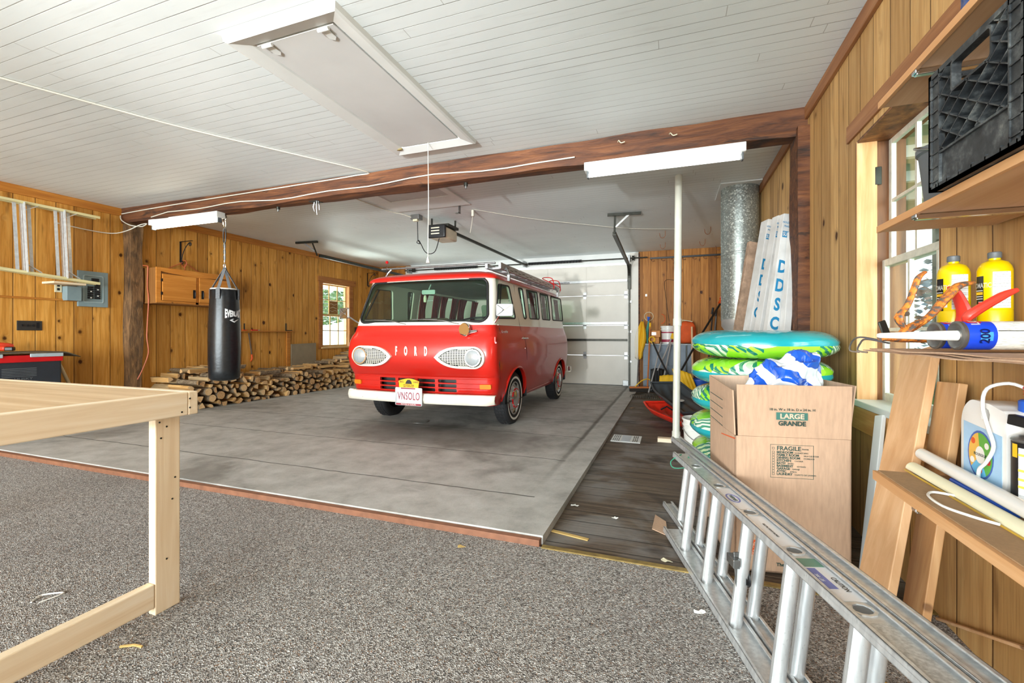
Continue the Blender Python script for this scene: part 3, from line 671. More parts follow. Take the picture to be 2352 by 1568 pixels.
for (x, z, lb) in ((-.42, 2.64, 'left'), (-.02, 2.64, 'right')):
    m = MB(); m.tube([(x, BEAM_Y + .0, z), (x + .01, BEAM_Y - .03, z + .0), (x + .03, BEAM_Y - .05, z - .03), (x + .06, BEAM_Y - .05, z - .025)], .004, 6)
    tag(m.build('bent_nail', m_creampaint), '%s one of two pale bent hooks on the beam above the strip light' % lb, 'hook')
for (x, lb) in ((-4.22, 'left of the hanging keys'), (-1.86, 'right of the pull cord')):
    t = thing('eye_bolt', (x, 3.9, 2.5), 'short dark bolt under the beam %s' % lb, 'bolt')
    m = MB(); m.cyl((x, 3.86, 2.505), (x, 3.86, 2.47), .02, n=8); m.build('nut', m_dkmetal, t)
    m = MB(); m.cyl((x, 3.86, 2.47), (x, 3.86, 2.445), .01, n=8); m.build('stud', m_galv, t)
t = thing('hanging_hardware', (-3.66, 3.84, 2.5), 'small bundle of metal clips hanging under the beam', 'hardware')
m = MB(); m.box(-3.72, -3.60, 3.80, 3.88, 2.49, 2.505); m.build('base_plate', m_dkmetal, t, smooth=0)
for dx, l in ((-.02, .1), (.01, .14), (.035, .09)):
    m = MB(); m.tube([(-3.66 + dx, 3.84, 2.49), (-3.665 + dx * 1.5, 3.84, 2.49 - l * .5), (-3.655 + dx * 1.2, 3.84, 2.49 - l)], [.006, .009, .004], 6); m.build('clip', m_chrome, t)
# ------------------------------------------------------------------ punching bag
t = thing('punching_bag', (-5.12, 3.9, .49), 'black heavy punching bag hanging from the beam on grey straps', 'punching bag')
bx, by, br = -5.12, 3.9, .165
n = NT('black_vinyl_bag'); f = n.noise(n.co(), 30, 4); m_bag = n.out(n.ramp(f, [(.3, '#101214'), (.7, '#1e2226')]), .3, 0, f, .25, .004)
prof = [(.0, .0), (.10, .0), (.145, .012), (.163, .04), (.168, .12), (.172, .35), (.170, .6), (.162, .85), (.152, 1.0), (.146, 1.09), (.135, 1.10), (.12, 1.075)]
m = MB(); m.lathe(prof, (bx, by, .49), n=40)
for i, v in enumerate(m.v):
    x, y, z = v; a = math.atan2(y - by, x - bx); k = max(0, (z - 1.3) / .3) ** 1.5
    r = 1 + .05 * k * math.sin(a * 14) + .012 * mnoise.noise(Vector(v) * 5); m.v[i] = (bx + (x - bx) * r, by + (y - by) * r, z)
bag = m.build('shell', m_bag, t, smooth=60)
m = MB(); m.lathe([(.0, .0), (.10, .012), (.138, .0)], (bx, by, 1.585), n=32); m.lathe([(.142, 1.585), (.148, 1.59), (.148, 1.600), (.140, 1.602)], (bx, by, 0), n=32); m.build('lining', m_whitepl, t)
apex = (bx + .005, by, 1.86)
m_strap = simple('grey_webbing', '#6d6f72', .7, var=.15, scale=60)
for k in range(4):
    a = math.radians(-62 + 90 * k); ex, ey = bx + .150 * math.cos(a), by + .150 * math.sin(a)
    m = MB(); tang = (-math.sin(a), math.cos(a), 0)
    m.bar((ex, ey, 1.59), apex, .004, .034, tang); m.bar((ex + .012 * math.cos(a), ey + .012 * math.sin(a), 1.595), (ex + .012 * math.cos(a), ey + .012 * math.sin(a), 1.47), .004, .045, tang)
    m.build('strap', m_strap, t, smooth=0)
# camera side of the bag carries the lettering: wrap it on the cylinder
def wrap(o, cx_, cy_, r, a0):
    for v in o.data.vertices:
        u, w, dep = v.co.x, v.co.y, v.co.z; a = a0 + u / r; v.co = (cx_ + (r + dep) * math.cos(a), cy_ + (r + dep) * math.sin(a), w)
a0 = math.atan2(0 - by, 0 - bx) + .62
o = text('EVERLAST', .075, Matrix.Translation((0, 1.29, .001)), m_cloth_w, None, sx=.62, bold=.004, ext=.0006)
for v in o.data.vertices: v.co.y += (v.co.y - 1.29) * 1.1 * (abs(v.co.x) / .12)
bm = bmesh.new(); bm.from_mesh(o.data); bmesh.ops.subdivide_edges(bm, edges=[e for e in bm.edges if e.calc_length() > .02], cuts=2); bm.to_mesh(o.data); bm.free()
wrap(o, bx, by, .1695, a0); put_in(o, t)
m = MB(); m.prism([(-.055, .0), (-.02, .018), (.0, .018), (-.028, .003), (.0, -.012), (.03, .006), (.06, .012), (.0, -.028)], lambda u, v, dd: (bx + (.1700 + dd) * math.cos(a0 + u / .17), by + (.1700 + dd) * math.sin(a0 + u / .17), 1.215 + v), 0, .001); m.build('emblem', m_cloth_w, t, smooth=0)
ch = thing('hanging_chain', (bx, by, 2.5), 'steel carabiners and strap linking the punching bag to the beam', 'chain')
def link(m, c, w, h, r=.006, ax=0):
    pts = [(c[0] + (w * math.sin(a) if ax == 0 else 0), c[1] + (w * math.sin(a) if ax else 0), c[2] + h * math.cos(a)) for a in [2 * math.pi * i / 16 for i in range(16)]]
    m.tube(pts, r, 6, closed=True)
m = MB(); link(m, (bx, by, 2.465), .03, .032, .007); m.cyl((bx, by, 2.495), (bx, by, 2.52), .009, n=8); m.build('eye', m_galv, ch)
m = MB(); link(m, (bx, by, 2.39), .018, .055, .005, 1); m.build('carabiner', m_chrome, ch)
m = MB(); link(m, (bx, by, 2.25), .022, .10, .007); m.build('sling', m_black, ch)
m = MB(); m.tube([(bx, by, 2.16), (bx + .004, by, 2.0), (bx, by, 1.92)], .008, 6)
for z in (2.12, 2.05, 1.98): link(m, (bx, by, z), .012, .035, .005, 1)
m.build('shackle', m_galv, ch)
m = MB(); link(m, (bx, by, 1.875), .016, .03, .005); m.build('ring', m_chrome, ch)
# ------------------------------------------------------------------ workbench (raw 2x4 and plywood)
TX, TY, TZ = -1.762, 1.232, .826
m_2x4y = plank('raw_spruce_y', ['#e0c6a2', '#ebd6b7', '#f2e2ca'], 1, .8, knots=.5); m_2x4x = plank('raw_spruce_x', ['#e0c6a2', '#ebd6b7', '#f2e2ca'], 0, .8, knots=.5); m_2x4z = plank('raw_spruce_z', ['#e0c6a2', '#ebd6b7', '#f2e2ca'], 2, .8, knots=.6)
m_ply = plank('plywood_top', ['#c3a077', '#d2b189', '#dec29d'], 0, .5, knots=.3)
t = thing('workbench', (TX, TY, 0), 'raw lumber and plywood workbench in the left foreground', 'workbench')
m = MB(); m.box(-3.7, TX - .038, .2, TY - .038, TZ - .016, TZ - .001); m.build('tabletop', m_ply, t, smooth=0)
m = MB(); m.box(TX - .038, TX, .16, TY - .0385, TZ - .089, TZ); m.build('apron', m_2x4y, t, smooth=0, bevel=.004)
m = MB(); m.box(-3.74, TX, TY - .038, TY, TZ - .089, TZ); m.build('apron', m_2x4x, t, smooth=0, bevel=.004)
m = MB(); m.box(-3.74, TX - .038, .16, .198, TZ - .089, TZ); m.build('apron', m_2x4x, t, smooth=0, bevel=.004)
for (x, y) in ((TX - .0385, 1.10), (-3.70, 1.10), (-3.70, .2), (TX - .0385, .2)):
    m = MB(); m.box(x - .038, x, y, y + .0895, 0.006, TZ - .017 if x < -2 else TZ - .017); m.build('leg', m_2x4z, t, smooth=0, bevel=.004)
    m = MB(); m.box(x - .0765, x - .0385, y + .0, y + .0895, 0.006, TZ - .1); m.build('leg', m_2x4z, t, smooth=0, bevel=.004) if x < -3 else None
m = MB(); m.box(TX - .0765, TX - .0385, .29, 1.099, .035, .124); m.build('stretcher', m_2x4y, t, smooth=0, bevel=.004)
for (y, z) in ((1.20, .80), (1.20, .765), (1.17, .752), (1.14, .70), (1.12, .66), (1.16, .42), (1.14, .2), (1.17, .50), (1.115, .72)):
    m = MB(); m.cyl((TX - .0386 if z < .735 else TX, y, z), ((TX - .0386 if z < .735 else TX) + .0012, y, z), .0035, n=8)
    m.build('nail', m_dkmetal, t)
# ------------------------------------------------------------------ things on and along the left wall
# fibreglass stepladder hung sideways
n = NT('pale_fibreglass'); f = n.noise(n.comb(n.ma('MULTIPLY', n.sep(n.co())[0], 40), n.ma('MULTIPLY', n.sep(n.co())[1], 2), n.ma('MULTIPLY', n.sep(n.co())[2], 40)), 1, 3)
m_fib = n.out(n.ramp(f, [(.3, '#c3b57e'), (.7, '#e2d7a6')]), .45)
m_alu = simple('brushed_aluminium', '#d2d4d5', .4, .5, var=.15, scale=30)
t = thing('stepladder', (-6.68, 2.4, 1.65), 'fibreglass stepladder with aluminium steps hung sideways on the left wall', 'stepladder')
LX = -6.66
def rail_pt(k, s): return Vector((LX + .035, 1.9 + (3.40 - 1.9) * s, (2.47 if k else 1.79 - .125 * s)))
for k in (0, 1):
    for dx in (0, .085):
        m = MB(); a, b = rail_pt(k, 0), rail_pt(k, 1); a.x += dx * .0; b.x += 0
        m.bar(a + Vector((dx - .035, 0, 0)), b + Vector((dx - .035, 0, 0)), .02 if dx else .03, .03); m.build('rail', m_fib, t, smooth=0, bevel=.002)
for s in (.17, .565, .79):
    a, b = rail_pt(0, s), rail_pt(1, s - .02); w = .115
    m = MB(); m.box(LX - .03, LX - .02, a.y - w / 2, a.y + w / 2, 0, 0.001)
    m = MB(); m.bar(a + Vector((.03, 0, .0)), b + Vector((.03, .0, 0)), .006, w, (1, 0, 0))
    for q in (-w / 2, w / 2): m.bar(a + Vector((.015, q, 0)), b + Vector((.015, q, 0)), .03, .004, (1, 0, 0))
    for q in (-.012, .012): m.bar(a + Vector((.035, q, 0)), b + Vector((.035, q, 0)), .006, .005, (1, 0, 0))
    q_ = m.build('step', m_alu, t, smooth=0)
    for (r0, sg) in ((a, 1), (b, -1)):
        m = MB(); p = Vector(r0) + Vector((.05, 0, sg * .09)); e = Vector(r0) + Vector((.05, .12, sg * .01)); m.bar(p, e, .006, .028, (1, 0, 0)); m.build('brace', m_alu, t, smooth=0)
for k, z in ((0, 1.69), (1, 2.44)):
    sp = thing('ladder_support', (-6.72, 3.2, z), 'wooden block on the left wall carrying the %s rail of the stepladder' % ('lower', 'upper')[k], 'wall block')
    m = MB(); m.box(XL, -6.60, 2.98, 3.28, z - .060, z - .036) if k == 0 else m.box(XL, XL + .05, 2.98, 3.36, z + .055, z + .085); m.build('block', m_2x4y, sp, smooth=0, bevel=.003)
# breaker panel
t = thing('breaker_panel', (XL, 3.45, 1.6), 'grey electrical breaker panel on the left wall', 'breaker panel')
m_pgrey = simple('panel_grey_enamel', '#7f9296', .45, var=.05)
m = MB(); m.box(XL, XL + .03, 3.30, 3.605, 1.39, 1.83); m.build('cover', m_pgrey, t, smooth=0, bevel=.003)
m = MB(); m.ring(rrect(3.345, 3.555, 1.44, 1.78, .02), rrect(3.355, 3.545, 1.45, 1.77, .015), lambda u, v, dd: (XL + dd, u, v), .03, .036); m.build('inner_frame', simple('panel_bright_edge', '#9fb0b3', .4), t)
m = MB(); m.box(XL, XL + .10, 3.16, 3.299, 1.45, 1.62); m.build('side_box', m_pgrey, t, smooth=0, bevel=.004)
for k in range(7):
    for y in (3.39, 3.46):
        if k < 6 or y > 3.4:
            m = MB(); m.box(XL + .03, XL + .046, y, y + .055, 1.49 + k * .026, 1.512 + k * .026); b = m.build('breaker', m_black, t, smooth=0, bevel=.002)
            m = MB(); m.box(XL + .046, XL + .054, y + .02, y + .034, 1.495 + k * .026, 1.507 + k * .026); m.build('toggle', m_whitepl if (k * 5 + int(y * 100)) % 3 == 0 else m_black, b, smooth=0)
m = MB(); m.box(XL + .03, XL + .05, 3.43, 3.50, 1.70, 1.745); m.build('main_breaker', m_black, t, smooth=0, bevel=.002)
m = MB(); m.box(XL, XL + .012, 3.09, 3.155, 1.545, 1.66); q = tag(m.build('wall_outlet', m_creampaint, bevel=.003), 'cream wall outlet beside the breaker panel', 'outlet')
m = MB(); m.box(XL + .0121, XL + .0135, 3.11, 3.135, 1.565, 1.595); m.box(XL + .0121, XL + .0135, 3.11, 3.135, 1.61, 1.64); m.build('socket', m_black, q, smooth=0)
t = thing('switch_plate', (XL, 2.875, 1.15), 'dark four gang switch plate on the left wall above the red tool chest', 'switch')
m = MB(); m.box(XL, XL + .01, 2.77, 2.98, 1.092, 1.20); m.build('plate', simple('dark_bronze', '#3b3733', .5, .3), t, smooth=0, bevel=.003)
for y in (2.805, 2.85, 2.895): m = MB(); m.box(XL + .01, XL + .022, y, y + .012, 1.135, 1.16); m.build('toggle', m_black, t, smooth=0)
m = MB(); m.box(XL + .01, XL + .012, 2.93, 2.955, 1.115, 1.18); m.build('socket', m_black, t, smooth=0)
m = MB(); m.box(XL, XL + .018, 1.6, 3.30, 1.445, 1.468); tag(m.build('conduit', m_trimL, smooth=0, bevel=.004), 'thin horizontal wooden raceway on the left wall running into the breaker panel', 'raceway')
# tool chest, mat, driver and broom handle
t = thing('tool_chest', (-6.45, 2.3, 0), 'black and red plastic tool chest against the left wall', 'tool chest')
m = MB(); m.box(-6.80, -6.33, 1.75, 2.93, 0.006, .80); m.build('body', simple('charcoal_plastic', '#272c33', .5, var=.1), t, smooth=0, bevel=.02)
m = MB(); m.box(-6.80, -6.315, 1.74, 2.935, .757, .83); m.build('lid', m_redpaint, t, smooth=0, bevel=.008)
for (a, b) in ((2.66, 2.93), (2.1, 2.46)): m = MB(); m.box(-6.313, -6.30, a, b, .808, .846); m.build('handle', simple('pale_blue_grey', '#aebcc2', .4), t, smooth=0, bevel=.006)
m = MB()
for k in range(6): m.box(-6.33, -6.326, 2.46, 2.72, .69 - k * .016, .696 - k * .016)
m.build('vent_ribs', m_grey, t, smooth=0)
text('HUSKY', .035, basis((-6.328, 2.62, .585), BY, BZ), m_grey, t, 'lettering', sx=1.3)
m = MB()
def matf(u, v):
    y = 1.75 + u * 1.33; x = -6.80 + v * .5; z = .862 - max(0, (y - 2.955)) * .42 - max(0, u - .95) * .1 + .004 * math.sin(v * 3.1) * (1 - u) + (.0 if v < .96 else -.006)
    return (x, y, z)
m.grid(matf, 24, 8); tag(m.build('rubber_mat', simple('brown_rubber_mat', '#5d5241', .8, var=.2, scale=20), solid=.008), 'brown rubber mat draped over the tool chest, one corner drooping', 'mat')
t = thing('impact_driver', (-6.6, 2.5, .86), 'orange red cordless driver lying on the mat of the tool chest', 'power tool')
m_dr = simple('orange_red_plastic', '#d8391b', .35)
m = MB(); m.lathe([(.0, 0), (.035, .005), (.042, .03), (.045, .12), (.04, .17), (.03, .2)], (-6.55, 2.42, .925), (.12, 1, -.05), 18); m.build('body', m_dr, t)
m = MB(); m.lathe([(.0, -.03), (.03, -.025), (.044, .0), (.044, .02)], (-6.55, 2.42, .925), (.12, 1, -.05), 18); m.build('rear_cap', m_black, t)
m = MB(); m.bar((-6.53, 2.49, .905), (-6.43, 2.53, .90), .04, .045); m.build('grip', m_dr, t, bevel=.012)
m = MB(); m.bar((-6.44, 2.53, .898), (-6.40, 2.58, .898), .07, .04); m.build('battery', m_black, t, bevel=.008)
m = MB(); m.tube([(-6.62, 3.02, .76), (-6.56, 3.12, .42), (-6.5, 3.22, .014)], .017, 10); tag(m.build('wooden_pole', plank('pale_handle', ['#b79c6c', '#cdb588', '#dac59d'], 2), None), 'pale wooden pole leaning at the end of the tool chest', 'pole')
# wall cabinet
t = thing('wall_cabinet', (-6.65, 4.35, 1.49), 'two door pine wall cabinet on the left wall behind the post', 'cabinet')
m_cab = plank('orange_pine_cabinet', ['#b8701f', '#c98131', '#d89442'], 1, .6, knots=.8); m_cabs = plank('brown_ply_side', ['#7e4f22', '#8f5e2c', '#a06c35'], 2)
CX0, CX1, CY0, CY1, CZ0, CZ1 = XL, -6.47, 3.97, 5.04, 1.475, 1.95
m = MB(); m.box(CX0, CX1 - .02, CY0, CY1, CZ0, CZ1 - .005); m.build('carcass', m_cabs, t, smooth=0, bevel=.003)
m = MB(); m.box(CX1 - .02, CX1, CY0, CY0 + .055, CZ0, CZ1); m.box(CX1 - .02, CX1, CY1 - .055, CY1, CZ0, CZ1); m.box(CX1 - .02, CX1, 4.49, 4.53, CZ0, CZ1 - .08); m.box(CX1 - .02, CX1, CY0 + .055, CY1 - .055, CZ0, CZ0 + .03)
pl = [(CY0 + .055, CZ1)] + [(CY0 + .055 + (CY1 - CY0 - .11) * k / 16, CZ1 - .055 - .03 * math.sin(math.pi * k / 16) if k else CZ1 - .05) for k in range(17)] + [(CY1 - .055, CZ1)]
m.prism(pl, lambda u, v, dd: (CX1 + dd, u, v), -.02, .001); m.build('face_frame', m_cab, t, smooth=0)
for y0, y1, hy in ((CY0 + .065, 4.488, 4.455), (4.532, CY1 - .06, 4.575)):
    m = MB(); m.box(CX1, CX1 + .018, y0, y1, CZ0 + .032, CZ1 - .085); dd_ = m.build('door', m_cab, t, smooth=0, bevel=.004)
    m = MB(); z = 1.62
    m.box(CX1 + .018, CX1 + .022, hy - .016, hy + .016, z - .06, z + .06); m.tube([(CX1 + .022, hy, z - .045), (CX1 + .04, hy, z - .03), (CX1 + .042, hy, z + .03), (CX1 + .022, hy, z + .045)], .006, 6); m.build('handle', m_iron, dd_)
for z in (1.60, 1.78): m = MB(); m.box(CX1, CX1 + .021, CY0 + .052, CY0 + .066, z - .02, z + .02); m.build('hinge', m_iron, t, smooth=0)
m = MB(); m.box(CX0, CX1 + .01, CY0 - .005, CY1 + .005, CZ0 - .012, CZ0); m.build('base_board', m_cabs, t, smooth=0)
# iron plant brackets with scrolls
def scroll_bracket(y, z, label, reach=.26, drop=.30):
    t = thing('iron_bracket', (XL, y, z), label, 'bracket')
    m = MB(); m.bar((XL + .008, y, z), (XL + .008, y, z - drop), .006, .022, (0, 1, 0)); m.bar((XL, y, z), (XL + reach, y, z), .006, .022, (0, 1, 0)); m.build('frame', m_iron, t, smooth=0)
    m = MB(); P3 = [Vector((XL + .03, y, z - drop + .02)), Vector((XL + .05, y, z - .16)), Vector((XL + .13, y, z - .05)), Vector((XL + .21, y, z - .02))]
    pts = [];
    for k in range(13):
        s = k / 12; pts.append(P3[0] * (1 - s) ** 3 + P3[1] * 3 * s * (1 - s) ** 2 + P3[2] * 3 * s * s * (1 - s) + P3[3] * s ** 3)
    sp1 = [Vector((XL + .21 + .03 * (1 - k / 22) * math.sin(k * .5), y, z - .05 + .03 * (1 - k / 22) * math.cos(k * .5))) for k in range(18)]
    sp2 = [Vector((XL + .045 + .03 * (1 - k / 22) * math.cos(k * .5 + 2), y, z - drop - .005 + .03 * (1 - k / 22) * math.sin(k * .5 + 2))) for k in range(18)]
    m.tube(pts, .006, 6); m.tube(sp1, .006, 6); m.tube(sp2, .006, 6); m.build('scroll', m_iron, t); return t
scroll_bracket(4.51, 2.41, 'black scrolled iron bracket on the left wall above the cabinet')
scroll_bracket(8.79, 2.50, 'black scrolled iron bracket on the left wall beyond the window', .3)
m_cord = simple('orange_cord', '#c2623a', .5)
m = MB(); pts = [(XL + .03, 3.93, 1.98), (XL + .20, 3.95, 1.965), (-6.62, 3.955, 1.93), (-6.63, 3.955, 1.7), (-6.60, 3.952, 1.50), (-6.62, 3.95, 1.2), (-6.63, 3.95, 1.0), (-6.60, 3.95, .8), (-6.62, 3.9, .6), (-6.65, 3.85, .45)]
m.tube(pts, .007, 6); tag(m.build('extension_lead', m_cord), 'orange cord hanging down over the left side of the wall cabinet', 'cord')
m = MB(); m.tube([(XL + .045, 4.51, 2.10), (XL + .06, 4.30, 1.98), (XL + .15, 4.34, 1.965), (XL + .1, 4.50, 1.97), (XL + .05, 4.56, 2.09), (XL + .03, 4.75, 2.0), (XL + .03, 4.95, 1.90)], .006, 6)
m.tube([(XL + .05 + .05 * math.cos(a), 4.535 + .0 * a, 2.09 + .05 * math.sin(a)) for a in [i * .4 for i in range(30)]], .006, 6); tag(m.build('extension_lead', m_cord), 'orange cord coiled on the iron bracket above the cabinet', 'cord')
# fold down workbench frame and tools
t = thing('fold_down_shelf', (XL, 5.95, 1.1), 'thin wooden ledge on a board frame fixed to the left wall above the firewood', 'shelf')
m = MB(); m.box(XL, XL + .14, 5.30, 6.50, 1.092, 1.108); m.build('ledge', m_trimL, t, smooth=0, bevel=.002)
m = MB(); m.box(XL, XL + .03, 6.42, 6.50, .4, 1.09); m.box(XL, XL + .03, 5.38, 5.45, .4, 1.09); m.build('upright', m_trimL, t, smooth=0, bevel=.003)
for i, (y, z, lb, mt) in enumerate(((5.50, 1.13, 'small orange handled clamp on the wall ledge behind the punching bag', m_orange), (6.35, 1.14, 'small dark steel square on the right end of the wall ledge', m_dkmetal), (5.62, 1.12, 'red and white utility knife on the wall ledge', m_redpaint))):
    t = thing(['clamp', 'square', 'utility_knife'][i], (XL + .07, y, 1.108), lb, 'hand tool')
    if i == 0: m = MB(); m.bar((XL + .07, y, 1.112), (XL + .07, y, 1.23), .012, .02); m.build('bar', m_dkmetal, t, smooth=0); m = MB(); m.bar((XL + .07, y - .04, 1.117), (XL + .07, y + .05, 1.117), .02, .018); m.build('handle', mt, t, bevel=.004)
    if i == 1: m = MB(); m.box(XL + .06, XL + .064, y, y + .03, 1.109, 1.25); m.box(XL + .06, XL + .064, y + .03, y + .16, 1.109, 1.125); m.build('blade', mt, t, smooth=0)
    if i == 2: m = MB(); m.bar((XL + .08, y, 1.118), (XL + .08, y + .13, 1.118), .02, .018); m.build('body', mt, t, bevel=.004); m = MB(); m.bar((XL + .08, y + .13, 1.118), (XL + .08, y + .17, 1.118), .004, .012); m.build('blade', m_chrome, t, smooth=0)
t = thing('hand_saw', (XL + .02, 5.66, .8), 'narrow saw with an orange handle hanging under the wall ledge', 'hand tool')
m = MB(); m.bar((XL + .02, 5.62, 1.07), (XL + .02, 5.68, .70), .004, .025, (1, 0, 0)); m.build('blade', m_galv, t, smooth=0)
m = MB(); m.tube([(XL + .02, 5.68, .70), (XL + .02, 5.69, .63), (XL + .02, 5.66, .58)], [.012, .014, .008], 8); m.build('handle', m_orange, t)
m = MB(); m.prism([(6.505, .40), (7.13, .40), (7.125, .872), (6.505, .858)], lambda u, v, dd: (XL + dd, u, v), .03, .045)
q = tag(m.build('cardboard_sheet', simple('grey_cardboard', '#8f7f66', .85, var=.1)), 'flat grey brown cardboard sheet leaning on the left wall behind the firewood', 'cardboard')
# ------------------------------------------------------------------ the van
VX = -2.562
def lerp_tab(tab, z):
    if z <= tab[0][0]: return tab[0][1:]
    for a, b in zip(tab, tab[1:]):
        if z <= b[0]:
            t = (z - a[0]) / (b[0] - a[0]); return tuple(p + (q - p) * t for p, q in zip(a[1:], b[1:]))
    return tab[-1][1:]
#      z    front  rear  halfwidth
BODY = [(.30, 4.19, 7.36, .83), (.36, 4.15, 7.42, .86), (.44, 4.105, 7.46, .88), (.60, 4.095, 7.48, .895), (.625, 4.075, 7.48, .899), (.70, 4.035, 7.49, .907),
        (.80, 4.01, 7.49, .91), (.90, 4.015, 7.48, .908), (.98, 4.035, 7.47, .90), (1.03, 4.06, 7.46, .89), (1.06, 4.085, 7.45, .88), (1.09, 4.09, 7.44, .87), (1.145, 4.105, 7.42, .857),
        (1.17, 4.112, 7.41, .853), (1.40, 4.19, 7.33, .825), (1.62, 4.272, 7.25, .79), (1.66, 4.292, 7.235, .782)]
def corner_drop(t, w, R=.11, bow=.065):
    t = min(1, abs(t)); t0 = 1 - R / w; d = bow * t * t
    if t > t0:
        s = (t - t0) / (1 - t0); d += R * .8 * (1 - math.sqrt(max(0, 1 - s * s)))
    return d
def front_y(x, z, off=0):
    f, r, w = lerp_tab(BODY, z); return f + corner_drop((x - VX) / w, w) + off
def loop(z, f, r, w, n=34, ins=0):
    """outline of the body at one height, counter clockwise from the front left corner"""
    w -= ins; f += ins; r -= ins; pts = []
    ts = [math.sin(math.pi / 2 * (-1 + 2 * k / n)) for k in range(n + 1)]
    for t in ts: pts.append((VX + t * w, f + corner_drop(t, w), z))
    ya, yb = pts[-1][1], r - corner_drop(1, w, .14, .03)
    for k in range(1, 24): s = k / 24; pts.append((VX + w + .006 * math.sin(math.pi * s), ya + (yb - ya) * s, z))
    for t in reversed(ts): pts.append((VX + t * w, r - corner_drop(t, w, .14, .03), z))
    for k in range(1, 24): s = k / 24; pts.append((VX - w - .006 * math.sin(math.pi * s), yb + (ya - yb) * s, z))
    return pts
def shell(zs, thick, name, mat, parent):
    outer = [loop(z, *lerp_tab(BODY, z)) for z in zs]; inner = [loop(z, *lerp_tab(BODY, z), ins=thick) for z in reversed(zs)]
    L = outer + inner; n = len(L[0]); m = MB(); vs = [p for l in L for p in l]; fs = []
    for k in range(len(L)):
        q = (k + 1) % len(L)
        for i in range(n): j = (i + 1) % n; fs.append((k * n + i, k * n + j, q * n + j, q * n + i))
    m.add(vs, fs); return m.build(name, mat, parent, smooth=32)
m_vred = NT('gloss_red_car_paint').out('#bd1d12', .32, 0, Coat_Weight=.35, Coat_Roughness=.05)
m_vcream = NT('gloss_cream_car_paint').out('#e6e1d2', .28, 0, Coat_Weight=.7, Coat_Roughness=.05)
m_rubber = simple('black_rubber', '#141414', .55, var=.1)
m_tyre = simple('tyre_rubber', '#1d1d1f', .75, var=.15, scale=30)
m_inner = simple('mint_painted_interior', '#a9bcb2', .5, var=.08)
m_brownv = simple('brown_vinyl', '#6c5d4c', .5, var=.12)
m_curtain = simple('dark_red_curtain', '#7e1a20', .85, var=.2, scale=20)
n = NT('clear_ribbed_lens'); f_ = n.ma('FRACT', n.ma('MULTIPLY', n.sep(n.co())[0], 70)); m_lens = n.out(n.ramp(f_, [(0, '#8d9496'), (.5, '#c4cacc'), (1, '#8d9496')]), .2, .35, f_, .4, .004)
m_amber = simple('amber_lens', '#d97a17', .25)
van = thing('passenger_van', (VX, 5.8, .02), 'red and cream vintage passenger van with an aluminium ladder on its roof', 'van')
low = shell([.30, .33, .36, .40, .44, .50, .55, .60, .612, .625, .65, .70, .75, .80, .85, .90, .94, .98, 1.01, 1.03, 1.06, 1.09, 1.12, 1.145], .03, 'lower_body', m_vred, van)
up = shell([1.145, 1.16, 1.17, 1.22, 1.3, 1.4, 1.5, 1.6, 1.66], .03, 'upper_body', m_vcream, van)
WY, WR, WXo = (4.80, 6.90), .30, .875
cut = []
for y, rr in ((WY[0], .365), (WY[1], .35)):
    pl = [(y - rr, -.3)] + [(y + rr * math.cos(math.radians(a)), .33 + rr * .93 * math.sin(math.radians(a))) for a in range(180, -1, -10)] + [(y + rr, -.3)]
    m = MB(); m.prism(pl, lambda u, v, dd: (dd, u, v), VX - 1.2, VX + 1.2); cut.append(m.build('c', m_black, smooth=0))
# grille slots: four columns, three rows
cols = [VX - .475 + .243 * k for k in range(4)]
for cx0 in cols:
    for rz in range(3):
        z = .448 + rz * .048; m = MB(); m.prism(rrect(cx0 + .010, cx0 + .218, z, z + .034, .008, 3), lambda u, v, dd: (u, dd, v), 3.9, 4.3); cut.append(m.build('c', m_black, smooth=0))
boolean_cut(low, cut); drop(cut)
WS = rrect(VX - .775, VX + .785, 1.178, 1.64, .075, 6)
WS = [(VX + (u - VX) * (1.0 if v < 1.25 else 1 - .075 * (v - 1.25) / .39), v) for u, v in WS]
SIDE = [  # side window outlines in (y, z), right hand side as read in the picture
    [(4.13, 1.211), (4.716, 1.225), (4.50, 1.567), (4.19, 1.556)],
    [(5.02, 1.235), (5.115, 1.235), (4.955, 1.585), (4.80, 1.578)],
    [(5.24, 1.24), (5.675, 1.245), (5.555, 1.595), (5.10, 1.585)],
    [(5.815, 1.25), (6.225, 1.25), (6.09, 1.597), (5.68, 1.592)],
    [(6.38, 1.255), (7.02, 1.262), (6.86, 1.602), (6.26, 1.597)]]
def round_poly(p, r=.035, n=4):
    out = []
    for i in range(len(p)):
        a, b, c = Vector(p[i - 1]), Vector(p[i]), Vector(p[(i + 1) % len(p)])
        u = (a - b).normalized(); v = (c - b).normalized(); s = b + u * r; e = b + v * r
        for k in range(n + 1):
            t = k / n; q = s * (1 - t) ** 2 + b * 2 * t * (1 - t) + e * t * t; out.append((q.x, q.y))
    return out
cut = []
m = MB(); m.prism(WS, lambda u, v, dd: (u, dd, v), 3.9, 4.75); cut.append(m.build('c', m_black, smooth=0))
def on_side(y, z):
    k = (VX + lerp_tab(BODY, z)[2]) / -1.66; k = (VX + lerp_tab(BODY, 1.05 + (z - 1.05) * k)[2]) / -1.66
    return (y * k, 1.05 + (z - 1.05) * k)
SIDE = [round_poly([on_side(*q) for q in p]) for p in SIDE]
for p in SIDE:
    m = MB(); m.prism(p, lambda u, v, dd: (dd, u, v), VX - 1.2, VX + 1.2); cut.append(m.build('c', m_black, smooth=0))
for s in (-1, 1):
    m = MB(); m.prism(rrect(VX + s * .36 - .27, VX + s * .36 + .27, 1.24, 1.56, .05), lambda u, v, dd: (u, dd, v), 7.0, 7.7); cut.append(m.build('c', m_black, smooth=0))
boolean_cut(up, cut); drop(cut)
